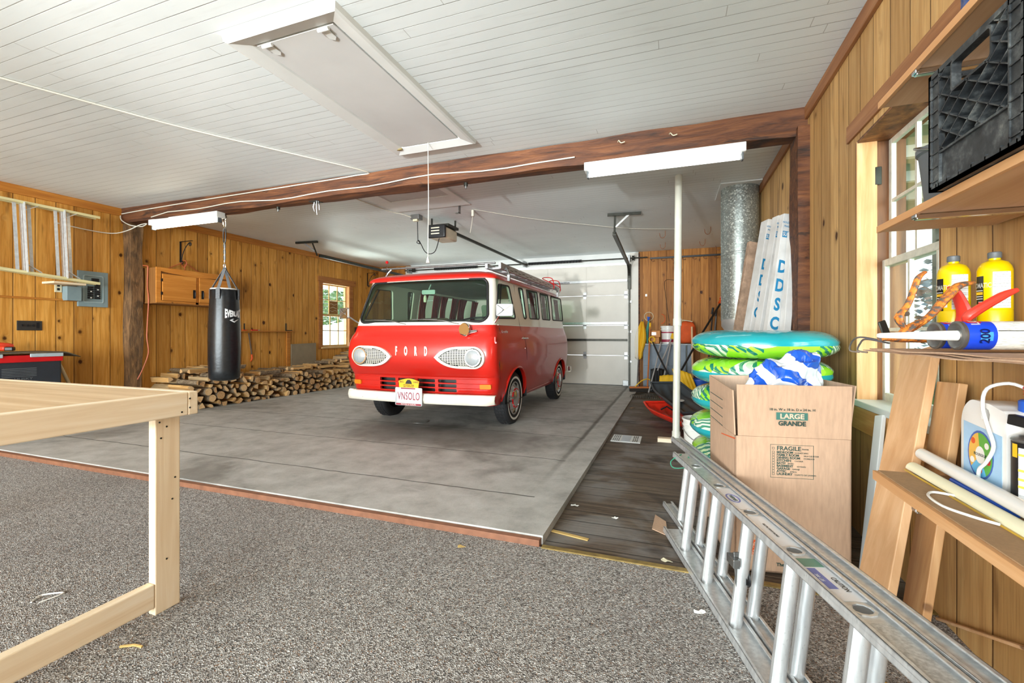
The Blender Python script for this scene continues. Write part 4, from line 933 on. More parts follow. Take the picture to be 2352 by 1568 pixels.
# roof
m = MB(); rows = []
for k in range(13):
    t = k / 12; ins = -.022 + .80 * t ** 1.5; zz = 1.662 + .115 * math.sin(math.pi / 2 * min(1, t * 1.25)) ** .8 if k else 1.662
    f, r, w = 4.282, 7.24, .788
    l = loop(zz, f, r, w, ins=min(ins, .79)); rows.append(l)
rows.insert(0, [(x, y, 1.645) for (x, y, z) in rows[0]]); rows.insert(0, [(VX + (x - VX) * .97, 5.8 + (y - 5.8) * .98, 1.645) for (x, y, z) in rows[0]])
n_ = len(rows[0]); m.v = [p for l in rows for p in l]
m.f = [(k * n_ + i, k * n_ + (i + 1) % n_, (k + 1) * n_ + (i + 1) % n_, (k + 1) * n_ + i) for k in range(len(rows) - 1) for i in range(n_)] + [tuple(range((len(rows) - 1) * n_, len(rows) * n_))]
m.mi = [0] * len(m.f); m.build('roof', m_vred, van, smooth=50)
# glass and rubber seals
def side_x(y, z, s):
    w = lerp_tab(BODY, z)[2]; return VX + s * (w + .003)
zz = [v for u, v in WS]; m = MB()
m.grid(lambda u, v: (lambda x, z: (x, front_y(x, z, .014), z))(VX - .81 + 1.62 * u, 1.17 + .475 * v), 24, 10); m.build('windscreen', m_autoglass, van, fix=False)
m = MB(); m.tube([(u, front_y(u, v, -.002), v) for u, v in WS], .014, 8, closed=True); m.build('windscreen_seal', m_rubber, van)
for s in (-1, 1):
    for p in SIDE:
        m = MB(); m.tube([(side_x(u, v, s) + s * .001, u, v) for u, v in p], .009, 6, closed=True); q = m.build('window_seal', m_rubber, van)
        m = MB(); m.add([(side_x(u, v, s) - s * .012, u, v) for u, v in p], [tuple(range(len(p)))]); m.build('side_window', m_autoglass, q, smooth=0, fix=False)
for s in (-1, 1):
    m = MB(); m.bar((side_x(4.40, 1.22, s), 4.36, 1.235), (side_x(4.38, 1.60, s), 4.56, 1.60), .012, .014); m.build('quarter_window_bar', m_rubber, van, smooth=0)
for s in (-1, 1):
    m = MB(); m.prism(rrect(VX + s * .36 - .275, VX + s * .36 + .275, 1.235, 1.565, .05), lambda u, v, dd: (u, lerp_tab(BODY, v)[1] - .015 + dd, v), -.006, 0); m.build('rear_window', m_autoglass, van)
# drip rail along the roof edge
m = MB(); m.tube([(VX + (x - VX) * 1.012, y + (-.006 if y < 5.8 else .006), 1.655) for x, y, z in loop(1.655, *lerp_tab(BODY, 1.66))], .009, 6, closed=True); m.build('drip_rail', m_vred, van)
# door and panel seams on both sides
for s in (-1, 1):
    for pts in ([(4.10, .36), (4.10, .75), (4.045, 1.12)], [(5.165, .33), (5.12, .75), (5.07, .98), (5.0, 1.14), (4.98, 1.63)]):
        m = MB(); m.tube([(side_x(y, z, s) + s * .0005, y if y > 4.2 else max(y, front_y(VX + s * .9, z) + .07), z) for y, z in pts], .0035, 5); m.build('door_seam', m_rubber, van)
m = MB(); m.tube([(side_x(0, 1.146, 1), y, 1.146) for y in (4.3, 5, 6, 7.25)], .004, 6); m.tube([(x, front_y(x, 1.147, -.001), 1.147) for x in [VX - .86 + k * .1 for k in range(18)]], .0035, 6); m.build('belt_line', m_vcream, van)
m = MB(); m.tube([(side_x(0, .335, 1) + .004, y, z) for y, z in ((5.17, .33), (5.6, .335), (6.2, .34), (6.52, .345))], .006, 6); m.build('sill_edge', m_vred, van)
for z in (.445, .492, .54, .588):
    m = MB(); m.tube([(x, front_y(x, z, -.002), z) for x in [VX - .84 + k * .07 for k in range(25)]], .0045, 6); m.build('grille_bar', m_vred, van)
m = MB(); m.box(VX - .5, VX + .5, 4.2, 4.24, .42, .62); m.build('radiator', m_black, van, smooth=0)
for y, rr in ((WY[0], .372), (WY[1], .356)):
    for s in (-1, 1):
        m = MB(); m.tube([(side_x(0, .33 + rr * .93 * math.sin(math.radians(a)), s) + s * .004, y + rr * math.cos(math.radians(a)), .33 + rr * .93 * math.sin(math.radians(a))) for a in range(0, 181, 12)], .012, 6); m.build('wheel_arch_lip', m_vred, van)
        m = MB(); m.lathe([(rr + .01, -.28), (rr + .008, .0)], (VX + s * .89, y, .33), (s, 0, 0), 28, caps=False); m.v = [(a_, b_, max(c_, .3)) for a_, b_, c_ in m.v]; m.build('wheel_well', m_black, van, fix=False)
# wheels
for y in WY:
    for s in (-1, 1):
        xo = VX + s * WXo; ax = (s, 0, 0)
        m = MB(); m.lathe([(.19, -.15), (.25, -.165), (.285, -.155), (.298, -.135), (.30, -.11), (.30, -.05), (.298, -.03), (.285, -.01), (.25, -.0), (.20, -.012), (.188, -.02)], (xo, y, .32), ax, 48, caps=False); ty = m.build('tyre', m_tyre, van, smooth=50)
        m = MB()
        for k in range(44):
            a = 2 * math.pi * k / 44; c0 = Vector((xo - s * .03, y + .3005 * math.cos(a), .32 + .3005 * math.sin(a)))
            for q in range(3): m.bar(c0 - Vector((s * (.0 + q * .036), 0, 0)), c0 - Vector((s * (.028 + q * .036), 0, 0)), .026, .007, (0, math.cos(a), math.sin(a)))
        tr = m.build('tread', m_tyre, ty, smooth=0); tr['kind'] = 'stuff'
        m = MB(); m.lathe([(.222, -.003), (.238, .001), (.246, -.001)], (xo, y, .32), ax, 48, caps=False); m.build('white_wall', m_whitepl, ty)
        m = MB(); m.lathe([(.19, -.02), (.188, -.006), (.175, -.008), (.165, -.028), (.14, -.03)], (xo, y, .32), ax, 40, caps=False); w_ = m.build('wheel_rim', m_chrome, van)
        m = MB(); m.lathe([(.14, -.03), (.118, -.012), (.10, .012), (.085, .016), (.0, .02)], (xo, y, .32), ax, 36); m.build('hubcap', simple('hubcap_silver', '#d3d5d6', .18, .9), w_)
        for k in range(8):
            a0_ = 2 * math.pi * k / 8; m = MB()
            m.ring([(.112 * math.cos(a0_ + j * .11), .112 * math.sin(a0_ + j * .11)) for j in range(6)] + [(.098 * math.cos(a0_ + j * .11), .098 * math.sin(a0_ + j * .11)) for j in range(5, -1, -1)], [(.105 * math.cos(a0_ + j * .11), .105 * math.sin(a0_ + j * .11)) for j in range(6)] + [(.105 * math.cos(a0_ + j * .11), .105 * math.sin(a0_ + j * .11)) for j in range(5, -1, -1)], lambda u, v, dd: (xo + s * dd, y + u, .32 + v), .0, .013)
            m.build('red_mark', m_redpaint, w_, smooth=0)
m = MB()
for y in WY: m.cyl((VX - .8, y, .32), (VX + .8, y, .32), .03, n=10)
m.build('axle', m_dkmetal, van)
m = MB(); m.box(VX - .80, VX + .80, 4.25, 7.3, .33, .36); m.build('floor_pan', m_black, van, smooth=0)
# headlamps with D shaped bezels
for s in (-1, 1):
    hx, hz = VX + .022 + s * .678, .812
    outer = [(hx + s * .118 * math.cos(math.radians(a)), hz + .112 * math.sin(math.radians(a))) for a in range(-90, 91, 12)]
    tip = hx - s * .42
    outer += [(hx - s * (.42 * k / 12), hz + .112 * (1 - (k / 12) ** 4.2)) for k in range(1, 12)] + [(tip, hz)] + [(hx - s * (.42 * k / 12), hz - .112 * (1 - (k / 12) ** 4.2)) for k in range(11, 0, -1)]
    inner = []
    for u, v in outer:
        du, dv = u - (hx - s * .09), v - hz; inner.append((hx - s * .09 + du * .86, hz + dv * .80))
    fn = lambda u, v, dd: (u, front_y(u, v, dd), v)
    m = MB(); m.ring(outer, inner, fn, .006, -.030); bz = m.build('headlamp_bezel', m_vcream, van, smooth=30)
    m = MB(); m.prism(inner, fn, .002, -.017); m.build('bezel_backing', m_black, bz, smooth=0)
    def halfh(u):
        k = -(u - hx) * s / .42
        return (.112 * .78 * (1 - max(0, k / .88) ** 4.2) if k > 0 else .112 * .78 * math.sqrt(max(0, 1 - ((u - hx) / .105) ** 2))) if k < .88 else 0
    m = MB()
    for q in range(-5, 6):
        z = hz + q * .0165; us = [hx - s * (.36 - .36 * j / 20) for j in range(21)]; us = [u for u in us if halfh(u) > abs(z - hz) + .002]
        if len(us) > 2: m.tube([(u, front_y(u, z, -.021), z) for u in us], .0034, 4)
    for j in range(13):
        u = hx - s * (.355 - j * .0275); h_ = halfh(u) - .002
        if h_ > .01: m.tube([(u, front_y(u, hz + h_ * q_, -.022), hz + h_ * q_) for q_ in (-1, -.5, 0, .5, 1)], .003, 4)
    g = m.build('bezel_mesh', m_vcream, bz, smooth=0); 
    yb_ = front_y(hx, hz, -.018)
    m = MB(); m.lathe([(.092, 0), (.096, .012), (.088, .02)], (hx, yb_, hz), (0, -1, 0), 32); m.build('lamp_ring', m_chrome, bz)
    m = MB(); m.lathe([(.087, .010), (.075, .022), (.05, .031), (.02, .036), (.0, .037)], (hx, yb_, hz), (0, -1, 0), 32); m.build('headlamp', m_lens, bz)
    m = MB(); ax_ = VX + s * .785
    m.prism(rrect(ax_ - .055, ax_ + .055, .490, .537, .008), fn, .004, -.02); m.build('turn_signal', m_amber, van)
# bumper
def bump_y(x): t = (x - VX) / .89; return 4.045 + .075 * t * t - .05
m = MB(); prof = [(0, 0), (-.012, .012), (-.02, .045), (-.012, .085), (0, .10), (.03, .104), (.032, .096), (.006, .09), (-.008, .045), (.006, .01), (.03, .008), (.03, 0)]
vs = []; fs = []; K = 28; xs = [VX - .895 + 1.79 * k / K for k in range(K + 1)]
for k, x in enumerate(xs):
    e = max(0, abs(x - VX) - .83) / .065; zc = .333
    for (dy, dz) in prof: vs.append((x, bump_y(x) + dy + .06 * e * e, zc + .05 + (dz - .05) * (1 - .12 * e)))
L_ = len(prof)
for k in range(K):
    for i in range(L_): j = (i + 1) % L_; fs.append((k * L_ + i, k * L_ + j, (k + 1) * L_ + j, (k + 1) * L_ + i))
fs += [tuple(range(L_)), tuple(range(K * L_, K * L_ + L_))]
m.add(vs, fs); bp = m.build('front_bumper', m_vcream, van, smooth=40)
for x in (VX - .62, VX - .42, VX + .17, VX + .37): m = MB(); m.lathe([(.013, 0), (.011, .006), (0, .009)], (x, bump_y(x) - .018, .375), (0, -1, 0), 12); m.build('bumper_bolt', m_vcream, bp)
m = MB(); m.box(VX - .55, VX - .5, 4.06, 4.2, .36, .39); m.build('bumper_bracket', m_black, bp, smooth=0)
m = MB(); m.box(VX - .93, VX + .93, 7.50, 7.56, .40, .50); m.build('rear_bumper', m_vcream, van, bevel=.015, seg=3)
for s in (-1, 1): m = MB(); m.box(VX + s * .905 - .02, VX + s * .905 + .02, 7.49, 7.58, .42, .50); m.build('bumper_guard', m_chrome, van, bevel=.006)
for s in (-1, 1): m = MB(); m.lathe([(.06, 0), (.055, .015), (0, .02)], (VX + s * .77, 7.50, .80), (0, 1, 0), 20); m.build('tail_lamp', m_redpaint, van)
# number plate and badge above it
px0, py = VX + .004, bump_y(VX) - .032
m = MB(); m.box(px0 - .155, px0 + .155, py - .006, py, .318, .492); np_ = m.build('number_plate', simple('plate_white', '#e9ecf2', .4, var=.02), van, smooth=0, bevel=.003)
m = MB(); m.ring(rrect(px0 - .160, px0 + .160, .312, .497, .012), rrect(px0 - .145, px0 + .145, .338, .478, .008), lambda u, v, dd: (u, py + dd, v), -.011, -.002); m.build('plate_frame', simple('silver_frame', '#b9bcc0', .4, .3), np_)
m = MB(); m.box(px0 - .15, px0 + .15, py - .0125, py - .0112, .315, .334); m.box(px0 - .09, px0 + .08, py - .0125, py - .0112, .483, .494); m.build('frame_strip', simple('dark_red_print', '#8e2535', .5), np_, smooth=0)
m_pltxt = simple('plate_maroon', '#8f3b46', .5); FR = lambda x, z, y: basis((x, y, z), BX, BZ)
text('VNSOLO', .112, FR(px0, .405, py - .0075), m_pltxt, np_, 'plate_lettering', sx=.56, bold=.0015, space=1.1)
text('MOTORS OF EUROPE', .017, FR(px0, .3245, py - .0135), m_whitepl, np_, 'frame_lettering', sx=1.1)
bpoly = [(px0 - .115, .497), (px0 - .122, .565)] + [(px0 - .122 + .244 * k / 10, .565 + .025 * math.sin(math.pi * k / 10)) for k in range(1, 10)] + [(px0 + .122, .565), (px0 + .112, .497)]
m = MB(); m.prism(bpoly, lambda u, v, dd: (u, py + dd, v), -.006, -.001); bd = m.build('yellow_badge', m_yellow, van)
text('BIG', .028, FR(px0 - .085, .555, py - .0075), m_black, bd, 'badge_lettering', sx=1.1); text('LAKE', .028, FR(px0 + .085, .555, py - .0075), m_black, bd, 'badge_lettering', sx=1.0)
text('NATIONAL PARK', .017, FR(px0, .522, py - .0075), m_black, bd, 'badge_lettering'); text('AND CAMPGROUND', .013, FR(px0, .506, py - .0075), m_black, bd, 'badge_lettering')
m = MB(); m.prism([(px0 - .04, .535), (px0 - .03, .56), (px0 - .015, .577), (px0 + .015, .577), (px0 + .032, .558), (px0 + .038, .535)], lambda u, v, dd: (u, py + dd, v), -.0075, -.0065); m.build('badge_emblem', m_black, bd, smooth=0)
# chrome letters across the nose
for k, ch_ in enumerate('FORD'):
    x = VX - .006 + (k - 1.5) * .119; z = .868; y = front_y(x, z, -.004)
    text(ch_, .125, FR(x, z, y), simple('letter_silver', '#e2dfdc', .3, .35, var=.03), van, 'nose_letter', sx=.38, ext=.004, bold=.006)
text('Econoline', .046, basis((side_x(0, 1.06, 1) + .004, 4.42, 1.075), BY, BZ), m_chrome, van, 'script_badge', font_shear=.4, sx=1.05, ext=.0015)
# spotlight, mirrors, wipers, handles
sy = front_y(VX + .585, 1.10, -.02); sx_ = VX + .585
m = MB(); m.lathe([(0, .058), (.035, .053), (.060, .028), (.070, 0), (.066, -.01)], (sx_, sy - .03, 1.095), (.25, 1, .05), 24); sp = m.build('spotlight', m_chrome, van)
m = MB(); m.tube([(sx_, sy, 1.06), (sx_ + .07, sy - .02, 1.075), (sx_ + .12, sy - .0, 1.085)], [.014, .016, .012], 8); m.tube([(sx_ - .05, sy - .02, 1.05), (sx_, sy - .05, 1.035), (sx_ + .05, sy - .02, 1.05)], .006, 6); m.build('spotlight_arm', m_chrome, sp)
for s, y0_, x0_ in ((1, 4.16, VX + .875), (-1, 4.20, VX - .87)):
    mi = MB(); cxm, cym, czm = x0_ + s * .125, y0_ - .03, 1.29
    mi.prism(rrect(-.085, .085, -.062, .062, .018), lambda u, v, dd: (cxm + u * .96, cym + u * .28 * s + dd, czm + v), -.012, .012); mo = mi.build('door_mirror', m_chrome if s < 0 else simple('mirror_back', '#9da1a1', .5, .2), van, bevel=.006)
    mi = MB(); mi.tube([(x0_ - s * .02, y0_ + .06, 1.17), (x0_ + s * .03, y0_ + .02, 1.21), (cxm - s * .01, cym - .02, czm)], .008, 8)
    for q in ((-.07, -.05), (.07, -.05), (-.07, .05), (.07, .05)): mi.tube([(cxm, cym - .022, czm), (cxm + q[0] * .96, cym - .016 + q[0] * .28 * s, czm + q[1])], .0025, 5)
    mi.build('mirror_arm', m_chrome, mo)
for (xa, xb) in ((VX - .12, VX - .70), (VX + .50, VX - .06)):
    ya = front_y(xa, 1.165, -.012); m = MB()
    m.tube([(xa, ya, 1.155), ((xa + xb) / 2 + .1, front_y((xa + xb) / 2, 1.19, -.02), 1.19), (xb + .15, front_y(xb + .15, 1.205, -.02), 1.205)], .005, 6); w_ = m.build('wiper_arm', m_chrome, van)
    m = MB(); m.tube([(xb, front_y(xb, 1.21, -.010), 1.205), (xb + .3, front_y(xb + .3, 1.213, -.010), 1.205)], .005, 6); m.build('wiper_blade', m_galv, w_)
m = MB(); m.tube([(side_x(0, 1, 1), 5.0, 1.0), (side_x(0, 1, 1) + .03, 5.01, 1.0), (side_x(0, 1, 1) + .03, 5.11, 1.0)], .009, 8); m.lathe([(.02, 0), (.02, .008)], (side_x(0, 1, 1), 5.0, 1.0), (1, 0, 0), 16); m.build('door_handle', m_chrome, van)
m = MB(); m.lathe([(.01, 0), (.009, .005), (0, .006)], (side_x(0, .86, 1), 5.05, .88), (1, 0, 0), 12); m.build('door_lock', m_chrome, van)
m = MB(); m.cyl((side_x(0, 1, 1) - .004, 4.13, .965), (side_x(0, 1, 1) - .004, 4.13, 1.02), .012, n=10); m.box(side_x(0, .8, 1) - .01, side_x(0, .8, 1) + .006, 4.11, 4.15, .955, .972); m.build('door_hinge', m_vred, van)
m = MB(); m.prism(rrect(-.02, .02, -.03, .03, .012), lambda u, v, dd: (VX - .855 + dd * .4, 4.21 + u * .4 + dd, 1.10 + v), -.02, .0); m.build('side_repeater', m_black, van)
# interior: lining, dash, engine cover, seats, wheel, curtains
m = MB(); m.box(VX - .78, VX + .78, 4.40, 4.52, 1.06, 1.155); m.build('dashboard', m_inner, van, bevel=.02)
m = MB(); m.box(VX - .28, VX + .22, 4.5, 5.2, .36, 1.22); m.build('engine_cover', m_brownv, van, bevel=.07, seg=4)
for x in (VX - .55, VX + .48):
    m = MB(); m.box(x - .23, x + .23, 4.95, 5.35, .60, .78); s_ = m.build('seat', m_brownv, van, bevel=.05, seg=3)
    m = MB(); m.bar((x, 5.36, .75), (x, 5.46, 1.27), .46, .10, (0, 1, 0)); m.build('backrest', m_brownv, s_, bevel=.04, seg=3)
m = MB(); cst = Vector((VX + .44, 4.66, 1.20)); wa, wb, _ = frame((0, -.25, 1))
m.tube([cst + wa * .2 * math.cos(t) + wb * .2 * math.sin(t) for t in [2 * math.pi * i / 32 for i in range(32)]], .011, 8, closed=True)
m.tube([cst + wa * .19, cst, cst - wa * .19], .009, 6); m.tube([cst, cst - wb * .19], .009, 6); m.tube([cst, (VX + .44, 4.5, 1.0)], .02, 8); m.build('steering_wheel', m_black, van)
for s in (-1, 1):
    for p in SIDE[2:]:
        ys = [q[0] for q in p]; a, b = min(ys) - .02, max(ys) + .02
        for (c0, c1) in ((a, a + (b - a) * .38), (b - (b - a) * .34, b)):
            m = MB(); m.grid(lambda u, v: (side_x(0, 1.2 + .4 * v, s) - s * (.06 + .012 * math.sin(u * 20)), c0 + (c1 - c0) * (u * (1 - .25 * math.sin(v * 3.1)) + (.25 if c0 != a else 0) * math.sin(v * 3.1) * (1 - u) * .0), 1.18 + .44 * v), 24, 8)
            m.build('curtain', m_curtain, van, smooth=60, solid=.002)
m = MB(); m.tube([(VX - .05, 4.50, 1.62), (VX - .06, 4.47, 1.56)], .007, 6); m.prism(rrect(-.085, .085, -.025, .025, .012), lambda u, v, dd: (VX - .06 + u, 4.47 + dd, 1.53 + v), -.01, .01); q = m.build('rear_view_mirror', m_inner, van)
m = MB(); m.lathe([(.0, -.05), (.018, -.045), (.02, .0), (.012, .03), (.0, .035)], (VX - .09, 4.44, 1.46), (0, 0, 1), 12); m.build('hanging_ornament', m_creampaint, van)
m = MB(); m.add(loop(1.655, *lerp_tab(BODY, 1.655), ins=.04), [tuple(range(len(loop(1.655, *lerp_tab(BODY, 1.655)))))]); m.build('headlining', m_inner, van, smooth=0, fix=False)
# roof bars, aerial and the ladder carried on them
for y in (4.72, 7.0):
    m = MB(); m.cyl((VX - .88, y, 1.865), (VX + .66 if y < 5 else VX + 1.02, y, 1.865), .013, n=12); rb = m.build('roof_bar', m_galv, van)
    for s in (-1, 1):
        m = MB(); m.tube([(VX + s * .82, y, 1.66), (VX + s * .83, y, 1.70), (VX + s * .80, y - .01, 1.79), (VX + s * .74, y, 1.855)], .012, 8); m.bar((VX + s * .825, y, 1.65), (VX + s * .825, y, 1.72), .03, .03); m.build('roof_clamp', m_galv, rb)
m = MB(); m.tube([(VX - .85, 4.75, 1.62), (VX - .80, 4.70, 1.78), (VX - .75, 4.64, 1.92)], .003, 5); ae = m.build('aerial', m_chrome, van)
m = MB(); m.lathe([(0, -.02), (.014, -.014), (.02, 0), (.014, .014), (0, .02)], (VX - .748, 4.64, 1.935), (0, 0, 1), 14); tag(m.build('aerial_ball', m_redpaint, ae), 'red ball')
t = thing('roof_ladder', (VX + .68, 5.9, 1.78), 'aluminium extension ladder lying on edge along the right side of the van roof', 'ladder')
m_perf = simple('perforated_aluminium', '#aeb2b4', .35, .75, var=.2, scale=40)
for dz, x in ((0, .62), (0, .78)):
    m = MB(); m.bar((VX + x, 4.55, 1.805), (VX + x, 7.25, 1.80), .03, .07 if x > .7 else .055); m.build('rail', m_perf, t, smooth=0, bevel=.003)
m = MB()
for k in range(9): y = 4.7 + k * .3; m.box(VX + .796, VX + .798, y, y + .10, 1.80, 1.806); m.box(VX + .796, VX + .798, y + .15, y + .25, 1.785, 1.791)
m.build('slots', m_dkmetal, t, smooth=0)['kind'] = 'stuff'
for k in range(9):
    y = 4.7 + k * .3; m = MB(); m.cyl((VX + .62, y, 1.80), (VX + .78, y, 1.80), .014, n=10); m.build('rung', m_alu, t)
for y in (6.45, 6.86):
    q = thing('bungee_cord', (VX + .8, y, 1.84), 'red bungee cord tied round the roof ladder, %s of two' % ('front' if y < 6.6 else 'rear'), 'strap')
    m = MB(); m.tube([(VX + .91, y, 1.74), (VX + .88, y - .02, 1.88), (VX + .72, y + .02, 1.89), (VX + .88, y + .05, 1.80), (VX + .91, y - .04, 1.72)], .007, 6); m.build('cord', m_redpaint, q)
    m = MB(); m.tube([(VX + .91, y - .04, 1.72), (VX + .90, y - .04, 1.70), (VX + .88, y - .03, 1.695)], .004, 6); m.build('hook', m_galv, q)
# ------------------------------------------------------------------ firewood stacked along the left wall
def log_mat(name, face, bark):
    n = NT(name); o = n.sep(n.co()); info = n.new('ShaderNodeObjectInfo').outputs['Random']
    v = n.comb(n.ma('ADD', n.ma('MULTIPLY', o[0], 3), n.ma('MULTIPLY', info, 30)), n.ma('MULTIPLY', o[1], 45), n.ma('MULTIPLY', o[2], 45))
    g = n.noise(v, 1, 4, .6, .5); c = n.ramp(g, [(.3, face[0]), (.5, face[1]), (.72, face[2])])
    t = n.ma('ADD', .72, n.ma('MULTIPLY', info, .5)); c = n.mix(1, c, n.comb(t, n.ma('POWER', t, 1.1), n.ma('POWER', t, 1.3)), 'MULTIPLY')
    m1 = n.out(c, .8, 0, g, .6, .006)
    return m1
m_split = log_mat('split_wood', ['#ab7a42', '#cd9d5f', '#e6c288'], None)
m_split2 = log_mat('split_wood_weathered', ['#8c7050', '#b09268', '#ccb288'], None)
n = NT('log_end_grain'); o = n.sep(n.co()); info = n.new('ShaderNodeObjectInfo').outputs['Random']
rr = n.noise(n.co(), 28, 4, .6, 1.5); m_end = n.out(n.ramp(n.ma('ADD', n.ma('MULTIPLY', rr, .7), n.ma('MULTIPLY', info, .3)), [(.25, '#9a6f44'), (.45, '#c69a68'), (.62, '#dfba88'), (.8, '#cda070')]), .85)
n = NT('log_bark'); g = n.noise(n.co(), 18, 5, .7, 1); m_lbark = n.out(n.ramp(g, [(.3, '#4a3a2a'), (.5, '#7d6850'), (.7, '#9d8a70')]), .9, 0, g, 1, .012)
def log_mesh(kind, seed):
    rn = random.Random(seed); L = .42; m = MB(); r = rn.uniform(.050, .066)
    if kind == 'round': sec = [(r * .8 * math.cos(2 * math.pi * k / 12), r * .8 * math.sin(2 * math.pi * k / 12), 2) for k in range(12)]
    elif kind == 'half': sec = [(r * math.cos(math.radians(a)), r * .85 * math.sin(math.radians(a)) - r * .3, 2) for a in range(0, 181, 22)] + [(-r * .4, -r * .32, 0), (r * .4, -r * .34, 0)]
    elif kind == 'wedge': sec = [(r * 1.35 * math.cos(math.radians(a)) , r * 1.35 * math.sin(math.radians(a)) - r * .55, 2) for a in range(52, 129, 15)] + [(-r * .45, -r * .05, 0), (0, -r * .68, 0), (r * .42, -r * .1, 0)]
    else: sec = [(-r * .95, -r * .5, 0), (0, -r * .58, 0), (r, -r * .42, 0), (r * .9, r * .3, 2), (r * .2, r * .5, 2), (-r * .75, r * .35, 0)]
    N = 7; n_ = len(sec); tw = rn.uniform(-.25, .25); bend = rn.uniform(-.004, .004); vs = []
    for k in range(N + 1):
        t = k / N - .5; ca, sa = math.cos(tw * t), math.sin(tw * t)
        for i, (u, v, _) in enumerate(sec):
            w = 1 + .10 * mnoise.noise(Vector((u * 30, v * 30, t * 4 + seed))) + .05 * mnoise.noise(Vector((u * 90 + 5, v * 90, t * 14 + seed)))
            u2, v2 = u * w, v * w; vs.append((t * L + .006 * mnoise.noise(Vector((u * 40, v * 40, seed + .5))), u2 * ca - v2 * sa + bend * math.cos(3 * t), u2 * sa + v2 * ca + bend * t))
    fs = []; mi = []
    for k in range(N):
        for i in range(n_): j = (i + 1) % n_; fs.append((k * n_ + i, k * n_ + j, (k + 1) * n_ + j, (k + 1) * n_ + i)); mi.append(2 if sec[i][2] == 2 and sec[j][2] == 2 else 0)
    fs += [tuple(reversed(range(n_))), tuple(range(N * n_, N * n_ + n_))]; mi += [1, 1]
    m.v, m.f, m.mi = vs, fs, mi
    return m
kinds = ['wedge', 'half', 'split', 'wedge', 'half', 'split', 'round', 'wedge', 'split', 'half']
protos = []
for k, kd in enumerate(kinds):
    o = log_mesh(kd, k * 13 + 3).build('firewood_log', [m_split if k % 3 else m_split2, m_end, m_lbark], smooth=38); protos.append(o)
def top_profile(y):   # height of the stack along the wall
    tab = [(3.95, .42), (4.3, .56), (4.7, .62), (5.0, .52), (5.5, .42), (6.0, .50), (6.5, .47), (7.0, .50), (7.5, .60), (8.1, .72), (8.7, .72), (9.1, .55)]
    for a, b in zip(tab, tab[1:]):
        if a[0] <= y <= b[0]: return a[1] + (b[1] - a[1]) * (y - a[0]) / (b[0] - a[0])
    return .4
rn = random.Random(11)
def drop_pack(y0, y1, top, seed, rmin=.036, rmax=.062):
    """drop round sections of random size into the stack one by one, each coming to rest in the lowest gap"""
    r_ = random.Random(seed); got = []
    miss = 0
    while miss < 60:
        r = r_.uniform(rmin, rmax) if miss < 25 else rmin; best = None
        for _ in range(26):
            y = r_.uniform(y0 + r, y1 - r); z = r
            near = [g for g in got if abs(g[0] - y) < g[2] + r]
            for g in near:
                d = (g[2] + r) ** 2 - (g[0] - y) ** 2
                if d > 0: z = max(z, g[1] + math.sqrt(d))
            if z + r < top(y) and (best is None or z < best[1]): best = (y, z, r)
        if best: got.append(best); miss = 0
        else: miss += 1
    return got
front = drop_pack(4.02, 9.0, lambda y: top_profile(y) * .84, 5)
back = [b for b in drop_pack(4.02, 9.0, top_profile, 9)]
back_top = [b for b in back if b[1] > top_profile(b[0]) * .84 - .13]
back_low = [b for b in back if b not in back_top]
spots = [(b, -6.19, .955) for b in front] + [(b, -6.605, .86) for b in back_top]
# a few logs thrown along the wall on top
extra = []
for y in (4.35, 4.85, 5.5, 6.1, 6.75, 7.3, 7.9, 8.35):
    for xc in ((-6.14, -6.27) if y in (4.35, 6.1, 7.3) else (-6.2,)):
        r = rn.uniform(.034, .048); z = max([b[1] + b[2] for b in front if abs(b[0] - y) < .26]) + r + .004
        extra.append((xc, y, z, r))
near_spots = spots[:300 - len(extra)]; rest = spots[300 - len(extra):]
k = 0
def put_log(k):
    if k < len(protos): return protos[k]
    o = protos[rn.randrange(len(protos))].copy(); C.objects.link(o); return o

def zone(y): return ('by the bark covered post', 'behind the punching bag', 'below the cardboard sheet', 'below the left window')[0 if y < 4.5 else 1 if y < 5.6 else 2 if y < 7.0 else 3]
RAD = {o.data.name: max(math.hypot(v.co.y, v.co.z) for v in o.data.vertices) for o in protos}
for (b, xc, sx_) in near_spots:
    o = put_log(k); k += 1; y, z, r = b
    o.location = (xc + rn.uniform(-.008, .008), y, z + .004); o.rotation_euler = (rn.uniform(0, 6.28), 0, 0)
    s_ = (r - .001) / RAD[o.data.name]; o.scale = (sx_ * rn.uniform(.97, 1.0) * (1 if rn.random() < .5 else -1), s_, s_)
    if o.scale.x < 0: o.scale.x = -o.scale.x; o.rotation_euler.z = math.pi
    back = xc < -6.5
    w_ = 'rear' if back else 'front'
    tag(o, 'split log in the %s row of the firewood stack, %s' % (w_, zone(y)), 'firewood', 'logs in the %s row, stack section %s' % (w_, zone(y)))
for (x, y, z, r) in extra:
    o = put_log(k); k += 1
    o.location = (x, y, z); s_ = r / RAD[o.data.name]; o.rotation_euler = (rn.uniform(0, 6.28), rn.uniform(-.02, .02), math.pi / 2 + rn.uniform(-.08, .08)); o.scale = (.9, s_, s_)
    tag(o, 'log lying lengthwise on top of the firewood stack, ' + zone(y), 'firewood', 'logs lying lengthwise on the firewood stack')
m = MB()
for (b, xc, sx_) in rest + [(b, -6.605, .86) for b in back_low]:
    pr = protos[rn.randrange(len(protos))]; me = pr.data; a = rn.uniform(0, 6.28); ca, sa = math.cos(a), math.sin(a); k0 = len(m.v); y, z, r = b; s_ = (r - .001) / RAD[me.name]
    m.v += [(xc + v.co.x * sx_ * .97, y + (v.co.y * ca - v.co.z * sa) * s_, z + .004 + (v.co.y * sa + v.co.z * ca) * s_) for v in me.vertices]
    for p in me.polygons: m.f.append(tuple(k0 + i for i in p.vertices)); m.mi.append(p.material_index)
